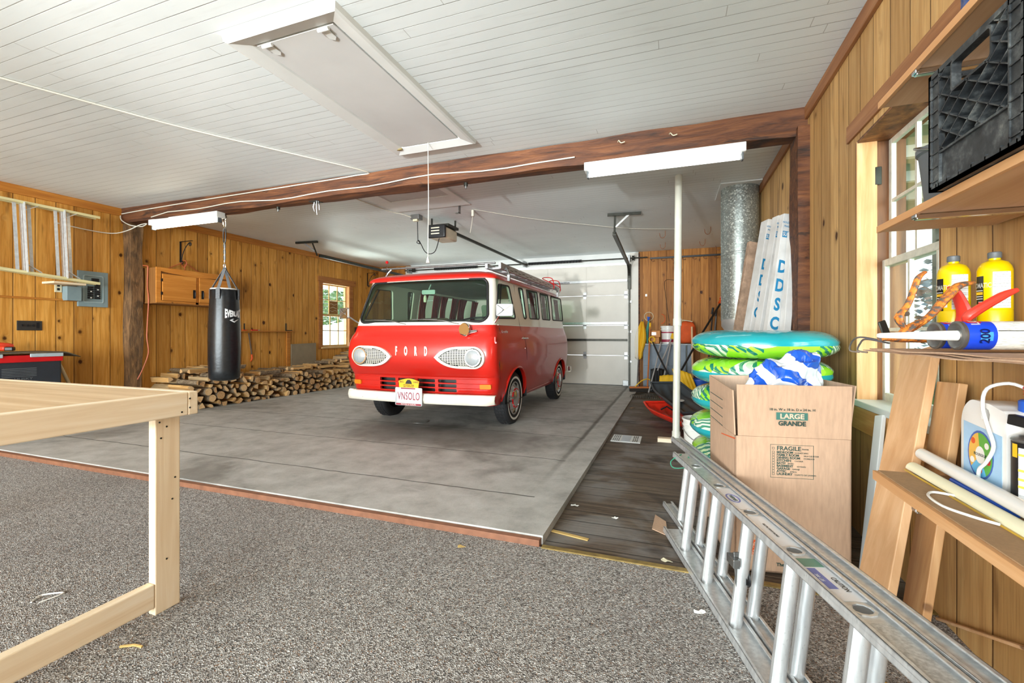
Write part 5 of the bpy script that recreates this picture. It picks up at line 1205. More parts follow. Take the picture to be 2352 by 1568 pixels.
o = m.build('firewood_heap', [m_split, m_end, m_lbark], smooth=38); tag(o, 'remaining firewood behind and beneath the visible logs of the stack', 'firewood', kind='stuff')
print('LOGS', len(front), len(back_top), len(back_low), len(extra))
# ------------------------------------------------------------------ right foreground: extension ladder on its edge
m_lad = NT('scuffed_ladder_aluminium'); n = m_lad; g = n.noise(n.comb(n.ma('MULTIPLY', n.sep(n.co())[0], 60), n.ma('MULTIPLY', n.sep(n.co())[1], 60), n.ma('MULTIPLY', n.sep(n.co())[2], 9)), 1, 4); sp_ = n.ss(n.noise(n.co(), 90, 3), .62, .72)
c_ = n.ramp(g, [(.3, '#bfc1c2'), (.5, '#cfd1d1'), (.7, '#e0e2e2')]); m_lad = n.out(n.mix(n.ma('MULTIPLY', sp_, .3), c_, '#8f908e'), .34, .62)
LD, LN = Vector((.2727, -.9621, 0)), Vector((.9621, .2727, 0))
LA = Vector((.141, 2.015, 0))
def lpt(s, o, z): p = LA + LD * s + LN * (o + .125 * z); return Vector((p.x, p.y, z))
def channel(m, s0, s1, o0, o1, z, up, lip=.026, th=.0035):
    zz = z + (th if up else -th)
    def bx(a0, a1, z0, z1): m.add([lpt(s, o, q) for q in (z0, z1) for o in (a0, a1) for s in (s0, s1)], [(0, 2, 3, 1), (4, 5, 7, 6), (0, 1, 5, 4), (2, 6, 7, 3), (0, 4, 6, 2), (1, 3, 7, 5)])
    bx(o0, o1, min(z, zz), max(z, zz))
    for a in (o0, o1 - th): bx(a, a + th, z - lip / 2, z + lip / 2)
    for a, w in ((o0, .012), (o1 - .012, .012)): bx(a, a + w, z + lip / 2 - th, z + lip / 2); bx(a, a + w, z - lip / 2, z - lip / 2 + th)
t = thing('extension_ladder', tuple(lpt(0, 0, 0)), 'aluminium extension ladder lying on its edge on the floor in the right foreground', 'ladder')
ZB, ZT = .021, .416
S1 = 2.1
for (o0, o1, s0) in ((-.052, .034, -.50), (.041, .098, -.86)):
    for z, up in ((ZB, 0), (ZT, 1)):
        m = MB(); channel(m, s0, S1, o0, o1, z, up); r_ = m.build('rail', m_lad, t, smooth=0, bevel=.0012)
    oc = (o0 + o1) / 2
    ks = [-.275 + k * .2775 for k in range(-2, 9)] if o0 > 0 else [-.275 + k * .2775 for k in range(0, 9)]
    for s in ks:
        if s < s0 + .05: continue
        if o0 > 0: s -= .045
        prof = [(.0205 * math.cos(a), .0205 * math.sin(a) * (1 if math.sin(a) < .5 else .85)) for a in [2 * math.pi * i / 20 for i in range(20)]]
        prof = [(u * (1 + .06 * (i % 2)), v * (1 + .06 * (i % 2))) for i, (u, v) in enumerate(prof)]
        c0 = lpt(s, oc, 0); m = MB(); m.prism(prof, lambda u, v, dd: Vector((c0.x, c0.y, dd)) + LD * v + LN * (u + .125 * dd), ZB + .0, ZT); rg = m.build('rung', m_lad, t, smooth=50)
        if o0 > 0: continue
        m = MB(); ou = [(1.35 * u, 1.35 * v) for u, v in prof]; m.ring(ou, prof, lambda u, v, dd: Vector((c0.x, c0.y, dd)) + LD * v + LN * (u + .125 * dd), ZT + .0035, ZT + .0065); m.build('rung_flange', m_lad, rg)
        m = MB(); m.prism([(u * .9, v * .9) for u, v in prof], lambda u, v, dd: Vector((c0.x, c0.y, dd)) + LD * v + LN * (u + .125 * dd), ZT + .003, ZT + .0045); m.build('rung_hollow', m_grey, rg)
# rung lock with rope pulley, labels and a green tie
m = MB(); p = lpt(.28, -.035, .25); m.bar(p + Vector((0, 0, .03)), p + Vector((.008, -.004, -.10)), .020, .008, LD); m.bar(p + LN * -.01 - LD * .03, p + LN * -.01 + LD * .03, .022, .03); lk = m.build('rung_lock', m_galv, t, smooth=0, bevel=.002)
m = MB(); m.lathe([(.03, -.008), (.026, -.004), (.026, .004), (.03, .008)], lpt(.27, .008, .185), tuple(-LN), 24); m.build('pulley', m_black, lk)
def lab(s0, s1, o0, o1, mt, name, par=t, z=ZT + .0042):
    m = MB(); m.add([lpt(s0, o0, z), lpt(s1, o0, z), lpt(s1, o1, z), lpt(s0, o1, z)], [(0, 1, 2, 3)]); m.v += [(x, y, q - .0006) for x, y, q in m.v]; m.f = [(0, 1, 2, 3), (7, 6, 5, 4), (0, 4, 5, 1), (1, 5, 6, 2), (2, 6, 7, 3), (3, 7, 4, 0)]; m.mi = [0] * 6
    return m.build(name, mt, par, smooth=0)
m_stick = simple('sticker_white', '#e4e6ea', .3, .2, var=.04); m_vio = simple('sticker_violet', '#6d77b8', .4); m_grn = simple('sticker_green', '#5f8a76', .4); m_silver = simple('sticker_silver_hatch', '#bfc2c2', .35, .5, var=.3, scale=120)
for (a, b) in ((.03, .25), (.31, .53)): lab(a, b, -.042, .024, m_stick, 'sticker')
lab(.60, .80, -.042, .024, m_stick, 'sticker'); q = lab(.60, .645, -.040, .022, m_grn, 'sticker_band', z=ZT + .0047); q = lab(.652, .75, -.040, -.008, m_vio, 'sticker_band', z=ZT + .0047)
q = lab(.88, 1.30, -.036, .018, m_silver, 'sticker')
def ltext(s_, size, s, o, mt, sx=.8, z=ZT + .0052): return text(s_, size, basis(lpt(s, o, z), LD, LN), mt, t, 'sticker_lettering', sx=sx, ext=.0002)
ov = [(.045 * math.cos(a), .022 * math.sin(a)) for a in [2 * math.pi * i / 28 for i in range(28)]]; iv = [(u * .86, v * .72) for u, v in ov]
m = MB(); m.ring(ov, iv, lambda u, v, dd: lpt(.14 + u, -.009 + v, dd), ZT + .0046, ZT + .0052); m.build('sticker_emblem', m_vio, t, smooth=0)
ltext('WERNER', .020, .14, -.009, m_ink, .75)
ltext('CAUTION', .018, .73, .008, m_dkmetal, .8); ltext('200 LBS', .012, .70, -.024, m_stick, .9)
ltext('ELECTRIC SHOCK HAZARD', .010, .42, -.008, m_dkmetal, .8)
m = MB(); m.tube([lpt(-.46, -.02, ZT + .01), lpt(-.44, -.075, ZT - .02), lpt(-.42, -.06, ZT - .05), lpt(-.40, .02, ZT - .03), lpt(-.42, .0, ZT + .01)], .003, 5); m.build('green_tie', simple('green_cord', '#2f7f62', .6), t)
# ------------------------------------------------------------------ moving box
def card(name, col='#bc9169'):
    n = NT(name); g = n.noise(n.comb(n.ma('MULTIPLY', n.sep(n.co())[0], 90), n.ma('MULTIPLY', n.sep(n.co())[1], 90), n.ma('MULTIPLY', n.sep(n.co())[2], 14)), 1, 3); c = lin(col)
    f = n.noise(n.co(), 3, 3); d = tuple(x * .9 for x in c[:3]) + (1,); u = tuple(min(1, x * 1.08) for x in c[:3]) + (1,)
    return n.out(n.ramp(n.ma('ADD', n.ma('MULTIPLY', g, .5), n.ma('MULTIPLY', f, .5)), [(.4, d), (.6, u)]), .85, 0, g, .15, .002)
m_card = card('corrugated_cardboard', '#bb9a7f'); m_cardl = card('pale_inner_cardboard', '#d3b39a')
RV, FV = Vector((cs, sn, 0)), Vector((-sn, cs, 0))
BA = RV * .990 + FV * 1.970
bu = (RV * .447 - FV * .085).normalized(); bw = (RV * .085 + FV * .447).normalized()
BW, BD, BH, FL, TH = .458, .44, .60, .228, .006
def bp_(u, v, z): q = BA + bu * u + bw * v; return Vector((q.x, q.y, z))
def panel(m, pts, off):
    """thin sheet from four corners, thickened along off"""
    o_ = Vector(off); m.add([Vector(p) for p in pts] + [Vector(p) + o_ for p in pts], [(0, 1, 2, 3), (7, 6, 5, 4), (0, 4, 5, 1), (1, 5, 6, 2), (2, 6, 7, 3), (3, 7, 4, 0)])
t = thing('moving_box', tuple(bp_(BW / 2, BD / 2, 0.006)), 'tall open cardboard moving box printed LARGE GRANDE behind the extension ladder', 'box')
m = MB(); z0 = .008
panel(m, [bp_(0, 0, z0), bp_(BW, 0, z0), bp_(BW, 0, BH), bp_(0, 0, BH)], bw * TH); panel(m, [bp_(0, BD, z0), bp_(BW, BD, z0), bp_(BW, BD, BH), bp_(0, BD, BH)], -bw * TH)
panel(m, [bp_(0, 0, z0), bp_(0, BD, z0), bp_(0, BD, BH), bp_(0, 0, BH)], bu * TH); panel(m, [bp_(BW, 0, z0), bp_(BW, BD, z0), bp_(BW, BD, BH), bp_(BW, 0, BH)], -bu * TH)
panel(m, [bp_(0, 0, z0), bp_(BW, 0, z0), bp_(BW, BD, z0), bp_(0, BD, z0)], (0, 0, TH)); m.build('body', m_card, t, smooth=0)
m = MB(); panel(m, [bp_(.012, 0, BH + .001), bp_(BW, 0, BH + .001), bp_(BW - .0, -.008, BH + FL), bp_(.004, -.008, BH + FL)], bw * TH); m.build('front_flap', m_card, t, smooth=0)
m = MB(); panel(m, [bp_(0, .012, BH + .001), bp_(0, BD, BH + .001), bp_(-.006, BD - .01, BH + FL), bp_(-.004, .03, BH + FL - .03), bp_(-.022, .012, BH + FL - .07)][:4], bu * TH); m.build('side_flap', m_card, t, smooth=0)
m = MB(); panel(m, [bp_(0, BD, BH + .001), bp_(BW, BD, BH + .001), bp_(BW, BD + .02, BH + FL), bp_(.0, BD + .02, BH + FL)], -bw * TH); m.build('back_flap', m_cardl, t, smooth=0)
m = MB(); panel(m, [bp_(BW, .012, BH + .001), bp_(BW, BD, BH + .001), bp_(BW + .03, BD, BH + FL), bp_(BW + .03, .02, BH + FL)], -bu * TH); m.build('side_flap', m_card, t, smooth=0)
def FB(u, z, o=-.0006): return basis(bp_(u, o, z), bu, BZ)
m_green = simple('print_green', '#3c6f63', .7); m_orp = simple('print_orange', '#cf5a2c', .7)
join_text([dict(s='18 in. W x 18 in. D x 24 in. H', size=.0150, M=FB(.226, .7225, -.009), sx=1.0), dict(s='GRANDE', size=.027, M=FB(.226, .662, -.009), sx=1.0, bold=.0008)], m_ink, t, 'size_print')
m = MB(); m.prism([(.164, .678), (.288, .678), (.288, .710), (.164, .710)], lambda u, v, dd: bp_(u, dd - .0075, v), 0, -.0006); q = m.build('print_block', m_green, t, smooth=0)
text('LARGE', .029, FB(.226, .693, -.0092), m_cardl, q, 'print_lettering', bold=.0009, sx=1.1)
lines = [('FRAGILE', 'FRAGIL', .026), ('BEDROOM', 'DORMITORIO', .0135), ('FAMILY ROOM', 'SALA DE ESTAR', .0135), ('DINING ROOM', 'COMEDOR', .0135), ('KITCHEN', 'COCINA', .0135), ('BATH', u'BA\u00d1O', .0135), ('BASEMENT', 'SOTANO', .0135), ('GARAGE', 'GARAJE', .0135), ('ATTIC', 'ATICO', .0135), ('LAUNDRY', 'CUARTO DE LAVADO', .0135)]
it = []; zz = .570
boxes = MB()
for k, (a, b, s_) in enumerate(lines):
    z = .552 - (0 if k == 0 else .005 + .0118 * k)
    it.append(dict(s=a, size=s_, M=FB(.168, z, -.0006), align='LEFT', bold=.0004)); it.append(dict(s=b, size=.0085, M=FB(.168 + (.100 if k == 0 else .0125 * s_ / .0135 * .72 * len(a) + .008), z - .001, -.0006), align='LEFT'))
    boxes.ring([(.150, z - .005), (.160, z - .005), (.160, z + .005), (.150, z + .005)], [(.1512, z - .0038), (.1588, z - .0038), (.1588, z + .0038), (.1512, z + .0038)], lambda u, v, dd: bp_(u, dd, v), 0, -.0007)
join_text(it, m_ink, t, 'room_list_print')
boxes.ring([(.143, .424), (.314, .424), (.314, .569), (.143, .569)], [(.1445, .4255), (.3125, .4255), (.3125, .5675), (.1445, .5675)], lambda u, v, dd: bp_(u, dd, v), 0, -.0007); q = boxes.build('check_boxes', m_ink, t, smooth=0); q['kind'] = 'stuff'
m = MB(); m.prism([(.035, .08), (.10, .08), (.10, .145), (.035, .145)], lambda u, v, dd: bp_(u, dd, v), 0, -.0007); q = m.build('orange_print', m_orp, t, smooth=0)
text('THE\nHOME\nDEPOT', .022, FB(.0675, .112, -.0010) @ Matrix.Rotation(.75, 4, 'Z'), m_cardl, q, 'print_lettering', sx=.9)
join_text([dict(s='The Home Depot', size=.02, M=FB(.24, .045), bold=.0005), dict(s='Recycled product', size=.013, M=FB(.24, .022))], m_ink, t, 'maker_print')
m = MB()
for k in range(4): z = BH + .155 - k * .040; m.bar(bp_(-.0275 + .0 - (k == 9), .30, z + .0), bp_(-.0225, .10, z - .012), .0015, .0025)
m.v = [tuple(Vector(v) - bu * .004) for v in m.v]; m.build('printed_lines', m_ink, t, smooth=0)['kind'] = 'stuff'
m = MB(); m.prism([(.0, .590), (.22, .565), (.22, .560), (.0, .584)], lambda u, v, dd: bp_(-dd, .0 + u, v), 0, .0007); m.build('red_line', m_orp, t, smooth=0)
m = MB(); m.prism([(.16, .25), (.30, .25), (.30, .36), (.16, .36)], lambda u, v, dd: bp_(-dd, u, v), 0, .0007); m.build('orange_print', m_orp, t, smooth=0)
# crumpled striped inflatable on top of the box
n = NT('blue_white_vinyl'); o = n.sep(n.co()); w = n.ma('ADD', n.ma('ADD', n.ma('MULTIPLY', o[0], 5.2), n.ma('MULTIPLY', o[2], 7.5)), n.ma('MULTIPLY', n.noise(n.co(), 7, 2), 1.2))
st = n.ma('GREATER_THAN', n.ma('FRACT', w), .48); m_strip = n.out(n.mix(st, '#e6e9ee', '#1656c4'), .18, Coat_Weight=.5)
m = MB(); cb = bp_(.275, .22, .79)
def blob(u, v):
    a, b = 2 * math.pi * u, math.pi * (v - .5); d_ = Vector((math.cos(b) * math.cos(a), math.cos(b) * math.sin(a), math.sin(b)))
    fold = abs(mnoise.noise(d_ * 1.5 + Vector((3, 1, 7)))) * .8 + abs(mnoise.noise(d_ * 3.2 + Vector((1, 8, 2)))) * .2
    r = 1.12 - .85 * fold; lean = .045 * max(0, d_.z)
    return cb + bu * (d_.x * .155 * r + .055 * max(0, d_.z)) + bw * d_.y * .125 * r + Vector((0, 0, d_.z * .17 * r + .05 * max(0, d_.x) * max(0, d_.z)))
m.grid(blob, 96, 48); tag(m.build('crumpled_pool_float', m_strip, smooth=75, fix=False), 'crumpled blue and white striped vinyl float stuffed in the top of the moving box', 'pool float')
# ------------------------------------------------------------------ stack of inflatable rings
n = NT('teal_vinyl'); f = n.noise(n.co(), 3, 2); m_teal = n.out(n.ramp(f, [(.3, '#1595a0'), (.7, '#1ea7ae')]), .2, Coat_Weight=.4)
n = NT('palm_leaf_vinyl'); o = n.co(); w = n.noise(o, 5, 2, .5, .6)
cells = n.vor(o, 7.5); cc = n.sep(cells['Color']); c = n.ramp(cc[0], [(0, '#8fd62c'), (.38, '#a9e83a'), (.6, '#d9f0b4'), (.8, '#eef7dd')], 'CONSTANT')
ang = n.ma('MULTIPLY', n.ma('ADD', n.sep(o)[0], n.ma('ADD', n.ma('MULTIPLY', n.sep(o)[2], 1.6), n.ma('MULTIPLY', cc[1], 3))), 24); stp = n.ma('FRACT', n.ma('ADD', ang, n.ma('MULTIPLY', w, 5)))
leafm = n.ma('MULTIPLY', n.ma('GREATER_THAN', stp, .52), n.ma('GREATER_THAN', cc[2], .42)); fine = n.ma('MULTIPLY', n.ma('GREATER_THAN', n.ma('FRACT', n.ma('MULTIPLY', ang, 2.1)), .5), n.ma('GREATER_THAN', cc[0], .6))
c = n.mix(leafm, c, '#1b7a66'); c = n.mix(n.ma('MULTIPLY', fine, .5), c, '#7fb58f'); m_palm = n.out(c, .2, Coat_Weight=.4)
def make_ring():
    m = MB(); NU, NV = 120, 28
    vs = []; fs = []
    for i in range(NU):
        a = 2 * math.pi * i / NU
        for j in range(NV):
            b = 2 * math.pi * j / NV; sr = abs(math.sin(b)) ** 8
            wr = 1 + .034 * math.sin(a * 38 + 3 * math.sin(a * 5)) * (1 - abs(math.cos(b))) + .03 * mnoise.noise(Vector((math.cos(a) * 3, math.sin(a) * 3, b)))
            seam = 1.0 - .05 * math.exp(-((math.sin(b)) / .05) ** 2)
            R_ = .245 + .155 * math.cos(b) * wr * seam; vs.append((R_ * math.cos(a), R_ * math.sin(a), .080 * math.sin(b) * min(wr, 1.0)))
    for i in range(NU):
        for j in range(NV):
            p, q = (i + 1) % NU, (j + 1) % NV; fs.append((i * NV + j, p * NV + j, p * NV + q, i * NV + q)); m.mi.append(0 if j < NV / 2 else 1)
    m.v, m.f = vs, fs; return m.build('swim_ring', [m_teal, m_palm], smooth=70)
ring0 = make_ring()
labs = ['topmost inflatable swim ring of the stack, teal above and palm patterned below', 'second inflatable ring from the top, palm patterned above and teal below', 'third inflatable ring from the top, behind the moving box flap', 'fourth inflatable ring from the top, left edge showing beside the box', 'lowest inflatable ring of the stack, seen behind the end of the ladder']
for k, lb in enumerate(labs):
    o = ring0 if k == 0 else ring0.copy()
    if k: C.objects.link(o)
    o.location = ((.518, .50, .50, .49, .505)[k], (3.10, 3.09, 3.08, 3.06, 3.10)[k], (.992, .824, .656, .488, .325)[k])
    o.rotation_euler = ((0.02 if k == 0 else math.pi) , 0.0, (.3, 1.7, 2.6, 4.0, 5.0)[k])
    o.scale = (1, 1, 1) if k == 0 else (.96, .96, 1)
    tag(o, lb, 'swim ring', 'stack of inflatable swim rings')
t = thing('cardboard_carton', (.5, 3.1, 0), 'low brown cardboard carton under the stack of swim rings', 'box')
m = MB(); m.box(.18, .82, 2.78, 3.42, 0.0, .232); m.build('body', m_card, t, smooth=0, bevel=.004)
m = MB(); m.add([(-.10, 2.50, .002), (-.02, 2.44, .002), (-.03, 2.62, .002), (-.09, 2.70, .002), (-.10, 2.50, .006), (-.02, 2.44, .006), (-.03, 2.62, .006), (-.09, 2.70, .006)], [(0, 1, 2, 3), (7, 6, 5, 4), (0, 4, 5, 1), (1, 5, 6, 2), (2, 6, 7, 3), (3, 7, 4, 0)]); tag(m.build('cardboard_scrap', m_card, smooth=0), 'brown cardboard piece on the floor under the far end of the ladder', 'cardboard')
# white plastic bucket behind the rings, black trash lid etc are in the next part
# ------------------------------------------------------------------ shelves on the right wall
m_shelf = plank('shelf_board', ['#c08a58', '#cd9a68', '#d9ab7b'], 1, .7, knots=.3); m_shelfu = plank('plywood_shelf_under', ['#b58a63', '#c39a73', '#cfa983'], 1, .5, knots=.2)
SX0, SX1, SY0, SY1 = .63, .925, .72, 1.765
def wshelf(name, z, label, y1=SY1, th=.018, mt=m_shelfu, x0=SX0):
    t = thing(name, ((x0 + SX1) / 2, y1, z), label, 'shelf')
    m = MB(); m.box(x0 + .012, SX1, SY0, y1, z - th, z); m.build('board', mt, t, smooth=0)
    m = MB(); m.box(x0, x0 + .0118, SY0, y1 + .001, z - th - .002, z + .001); m.build('front_edge', m_shelf, t, smooth=0, bevel=.001)
    for y in (1.54, .95):
        m = MB(); m.box(x0 + .006, SX1, y - .009, y + .009, z - th - .016, z - th - .002); m.box(x0 + .002, x0 + .012, y - .012, y + .012, z - th - .012, z - th + .012); m.build('shelf_bracket', m_chrome, t, smooth=0, bevel=.002)
    return t
wshelf('wall_shelf', 1.800, 'topmost plywood shelf on the right wall, above the milk crate', 1.76)
wshelf('wall_shelf', 1.400, 'plywood shelf on the right wall carrying the black milk crate', 1.77)
t = wshelf('wall_shelf', .596, 'lowest shelf on the right wall with long white tubes and the sprayer jug', 1.80, .026, m_shelf)
m = MB(); m.box(SX0 + .012, SX1, SY0, 1.795, .5965, .600); m.build('hardboard_top', card('brown_hardboard', '#a58460'), t, smooth=0)
for y in (.95,):
    m = MB(); m.box(.915, .929, y - .012, y + .012, .50, 2.2); tag(m.build('shelf_standard', m_galv, smooth=0), 'metal slotted upright on the right wall holding the shelf brackets', 'shelf upright')
t = thing('wire_shelf', (.77, 1.8, 1.0), 'wire shelf covered with folded cardboard under the yellow gas cylinders', 'shelf')
for k in range(10):
    x = .61 + k * .034; m = MB()
    m.tube([(x, .75, .996), (x, 1.74, .996), (x - .0, 1.80, .996)], .0022, 5); m.build('wire', m_galv, t)
for dz, x in ((0, .585), (.022, .60)):
    m = MB(); m.tube([(x, 1.60, 1.03 - dz * .3), (x - .005, 1.75, 1.04 - dz * .3), (x - .012, 1.80 - dz, 1.025 - dz * .3), (x - .015, 1.81 - dz, .995), (x + .005, 1.79 - dz, .990)], .003, 6); m.build('hooked_wire_end', m_galv, t)
m = MB()
for k, z in enumerate((.9985, 1.0025, 1.0065)):
    def sh(u, v): return (.582 + .012 * math.sin(v * 9 + k * 2) + (.338 - .012) * u, .75 + .95 * v, z + .0015 * math.sin(v * 22 + k) * (1 - u))
    g0 = len(m.v); m.grid(sh, 6, 24)
m.build('folded_cardboard', m_card, t, smooth=0, solid=.003, fix=False)
# ------------------------------------------------------------------ on the wire shelf
ZS = 1.0125
for k, (x, y, lb) in enumerate(((.812, 1.738, 'yellow fuel gas cylinder nearer the window, behind the red handle'), (.886, 1.695, 'yellow fuel gas cylinder nearer the picture edge, second from the window'))):
    t = thing('gas_cylinder', (x, y, ZS), lb, 'gas cylinder', 'two yellow gas cylinders')
    r = .0373; m = MB(); m.lathe([(.0, 0), (.030, .0), (r - .003, .006), (r, .014), (r, .105), (r - .0008, .107), (r, .109), (r, .222), (r - .003, .234), (.028, .245), (.016, .251), (.0125, .253), (.0125, .263)], (x, y, ZS), n=40)
    n = m.build('body', simple('yellow_enamel', '#e4c200', .25, var=.03) if k == 0 else n.data.materials[0], t)
    m = MB(); m.lathe([(.0138, .258), (.015, .260), (.015, .274), (.013, .276), (.0, .276)], (x, y, ZS), n=24); m.build('cap', m_grey, t)
    a0 = math.atan2(0 - y, 0 - x)
    def band(u0, u1, z0, z1, mt, nm, rr=r + .0006):
        m = MB(); m.prism([(u0 + (u1 - u0) * i / 12, z0) for i in range(13)] + [(u1 - (u1 - u0) * i / 12, z1) for i in range(13)], lambda u, v, dd: (x + (rr + dd) * math.cos(a0 + u), y + (rr + dd) * math.sin(a0 + u), ZS + v), 0, .0004); return m.build(nm, mt, t, smooth=60)
    n_ = NT('fine_print_label'); fp = n_.noise(n_.comb(0, 0, n_.ma('MULTIPLY', n_.sep(n_.co())[2], 240)), 1, 1); fq = n_.noise(n_.co(), 320, 2); m_fp = n_.out(n_.mix(n_.ma('MULTIPLY', n_.ss(fp, .45, .55), n_.ma('MULTIPLY', fq, 1.1)), '#dcdcda', '#8d8d8b'), .4)
    band(-.10, .95, .112, .216, m_fp, 'warning_label')
    q = band(-1.25, -.62, .108, .206, m_black, 'black_label')
    for (z0, z1, mt) in ((.152, .160, m_yellow), (.139, .141, m_whitepl), (.163, .165, m_whitepl), (.146, .148, m_whitepl)): band(-1.22, -.66, z0, z1, mt, 'label_stripe', r + .0011)
    band(-.98, -.35, .118, .132, m_whitepl, 'label_tab', r + .0013); band(-.96, -.4, .127, .131, m_redpaint, 'label_tab_stripe', r + .0018)
    o = text('BERNZOMATIC', .020, Matrix.Translation((-.040, ZS + .178, .0)), m_whitepl, None, 'label_lettering', sx=.55, ext=.0002, bold=.0004)
    for v in o.data.vertices:
        a = a0 - .1 + v.co.x / r; v.co = (x + (r + .0018) * math.cos(a), y + (r + .0018) * math.sin(a), v.co.y)
    put_in(o, t)
def cartridge(name, x, y, yaw, lb, noz=True):
    t = thing(name, (x, y, ZS + .033), lb, 'adhesive tube', 'two large adhesive cartridges')
    ax = Vector((math.cos(yaw), math.sin(yaw), 0)); r = .0325; c0 = Vector((x, y, ZS + .034))
    m = MB(); m.lathe([(.0, .004), (.010, .002), (.014, .006), (.024, .004), (.029, .0), (r + .001, .002), (r + .001, .008), (r, .010)], c0, ax, 36); m.build('metal_end', m_galv, t)
    m = MB(); m.lathe([(r, .010), (r, .060)], c0, ax, 36, caps=False); m.build('blue_band', simple('label_blue', '#1240c4', .35), t)
    n_ = NT('cartridge_print'); fq = n_.noise(n_.comb(n_.ma('MULTIPLY', n_.sep(n_.co())[0], 60), n_.ma('MULTIPLY', n_.sep(n_.co())[1], 500), n_.ma('MULTIPLY', n_.sep(n_.co())[2], 500)), 1, 2)
    mt = n_.out(n_.mix(n_.ma('MULTIPLY', n_.ss(fq, .5, .62), .55), '#e9e6da', '#6e6e70'), .4)
    m = MB(); m.lathe([(r, .060), (r, .27), (0, .27)], c0, ax, 36); m.build('paper_sleeve', mt, t)
    if noz:
        m = MB(); m.lathe([(.012, .004), (.0115, -.02), (.006, -.145), (.0045, -.150), (0, -.150)], c0, ax, 20); m.build('nozzle', m_whitepl, t)
    m = MB(); up_ = Vector((0, 0, 1)); sd = ax.cross(up_)
    def wr(u, v, dd): a = v; return c0 + ax * u + (sd * math.cos(a) + up_ * math.sin(a)) * (r + .0006 + dd)
    m.prism([(.014, 1.05), (.040, 1.05), (.040, 1.2), (.040, 1.5), (.040, 1.75), (.014, 1.75), (.014, 1.5), (.014, 1.2)], wr, 0, .0004); q = m.build('red_label', m_redpaint, t, smooth=0)
    m = MB(); m.prism([(.030, -.35), (.052, -.35), (.052, 0), (.052, .25), (.030, .25), (.030, 0)], wr, 0, .0004); q2 = m.build('pale_blue_label', simple('label_pale_blue', '#3e93d4', .4), t, smooth=0)
    for (s_, u, a, sz, mt_) in (('LOC', .027, 1.4, .022, m_whitepl), ('200', .038, -.03, .024, simple('label_navy', '#12256e', .4))):
        o = text(s_, sz, Matrix.Identity(4), mt_, None, 'label_lettering', ext=.0002, bold=.0008)
        for v in o.data.vertices: v.co = wr(u - v.co.y, a + v.co.x / r * .9, .0012)
        put_in(o, t)
    m = MB(); m.prism([(.061, .31), (.27, .31), (.27, .36), (.061, .36)], wr, 0, .0004); m.build('label_rule', m_dkmetal, t, smooth=0)
cartridge('adhesive_cartridge', .618, 1.318, .05, 'large blue and white adhesive cartridge with a white nozzle, front one on the wire shelf')
cartridge('adhesive_cartridge', .617, 1.405, .08, 'second blue adhesive cartridge lying just behind the nozzled one', False)
# orange steel hand tool
t = thing('hand_tool', (.645, 1.585, ZS), 'worn orange steel hand tool with two splayed handles on the wire shelf', 'tool')
n = NT('chipped_orange_paint'); f = n.noise(n.co(), 60, 4); m_chip = n.out(n.ramp(f, [(.4, '#5e5a55'), (.5, '#b9682c'), (.56, '#e08a35'), (.8, '#e79440')], 'LINEAR'), .5)
T0 = Vector((.645, 1.585, ZS)); tu = Vector((cs, sn, 0))
def tp(u, w, d=0): return T0 + tu * u + Vector((0, 0, w)) + FV * d
m = MB(); m.tube([tp(-.085, .028), tp(-.03, .026), tp(.04, .024), tp(.10, .022)], [.016, .021, .02, .014], 10, flat=.6); m.build('body', m_chip, t)
m = MB(); m.tube([tp(.03, .075), tp(-.005, .055), tp(-.02, .035), tp(.01, .02)], [.012, .020, .018, .012], 10, flat=.5); m.build('pivot_plate', m_chip, t)
m = MB(); m.tube([tp(-.02, .055), tp(-.035, .085), tp(-.01, .12), tp(.01, .17), tp(.022, .20), tp(.04, .215)], [.010, .015, .011, .011, .011, .008], 10, flat=.5); m.build('handle', m_chip, t)
m = MB(); m.tube([tp(.0, .05), tp(.05, .085), tp(.10, .14), tp(.135, .175), tp(.18, .185)], [.012, .013, .016, .016, .007], 10, flat=.6); m.build('handle', m_chip, t)
m = MB(); m.bar(tp(-.066, .026), tp(-.085, .075), .006, .022, tu); m.build('jaw', m_dkmetal, t, bevel=.003)
for (u, w) in ((-.022, .095), (-.01, .052), (.0, .024)): m = MB(); m.cyl(tp(u, w, -.014), tp(u, w, -.009), .007, n=10); m.build('rivet', m_galv, t)
t = thing('pipe_cutter', (.74, 1.60, ZS), 'red handled cutting tool lying behind the orange tool on the wire shelf', 'tool')
T0 = Vector((.765, 1.66, ZS)); m_redh = simple('red_grip', '#e23a2a', .35)
m = MB(); m.tube([tp(-.01, .02), tp(.03, .05), tp(.045, .10), tp(.02, .16), tp(.0, .175)], [.018, .024, .022, .016, .006], 10, flat=.5); m.build('jaw_cover', m_redh, t)
m = MB(); m.tube([Vector((.70, 1.44, ZS + .07)), Vector((.70, 1.43, ZS + .085)), Vector((.76, 1.43, ZS + .13)), Vector((.79, 1.43, ZS + .145))], [.008, .012, .010, .005], 10); m.build('handle', m_redh, t)
m = MB(); m.tube([tp(.0, .02), Vector((.70, 1.50, ZS + .03)), Vector((.70, 1.44, ZS + .07))], .008, 8); m.build('arm', m_dkmetal, t)
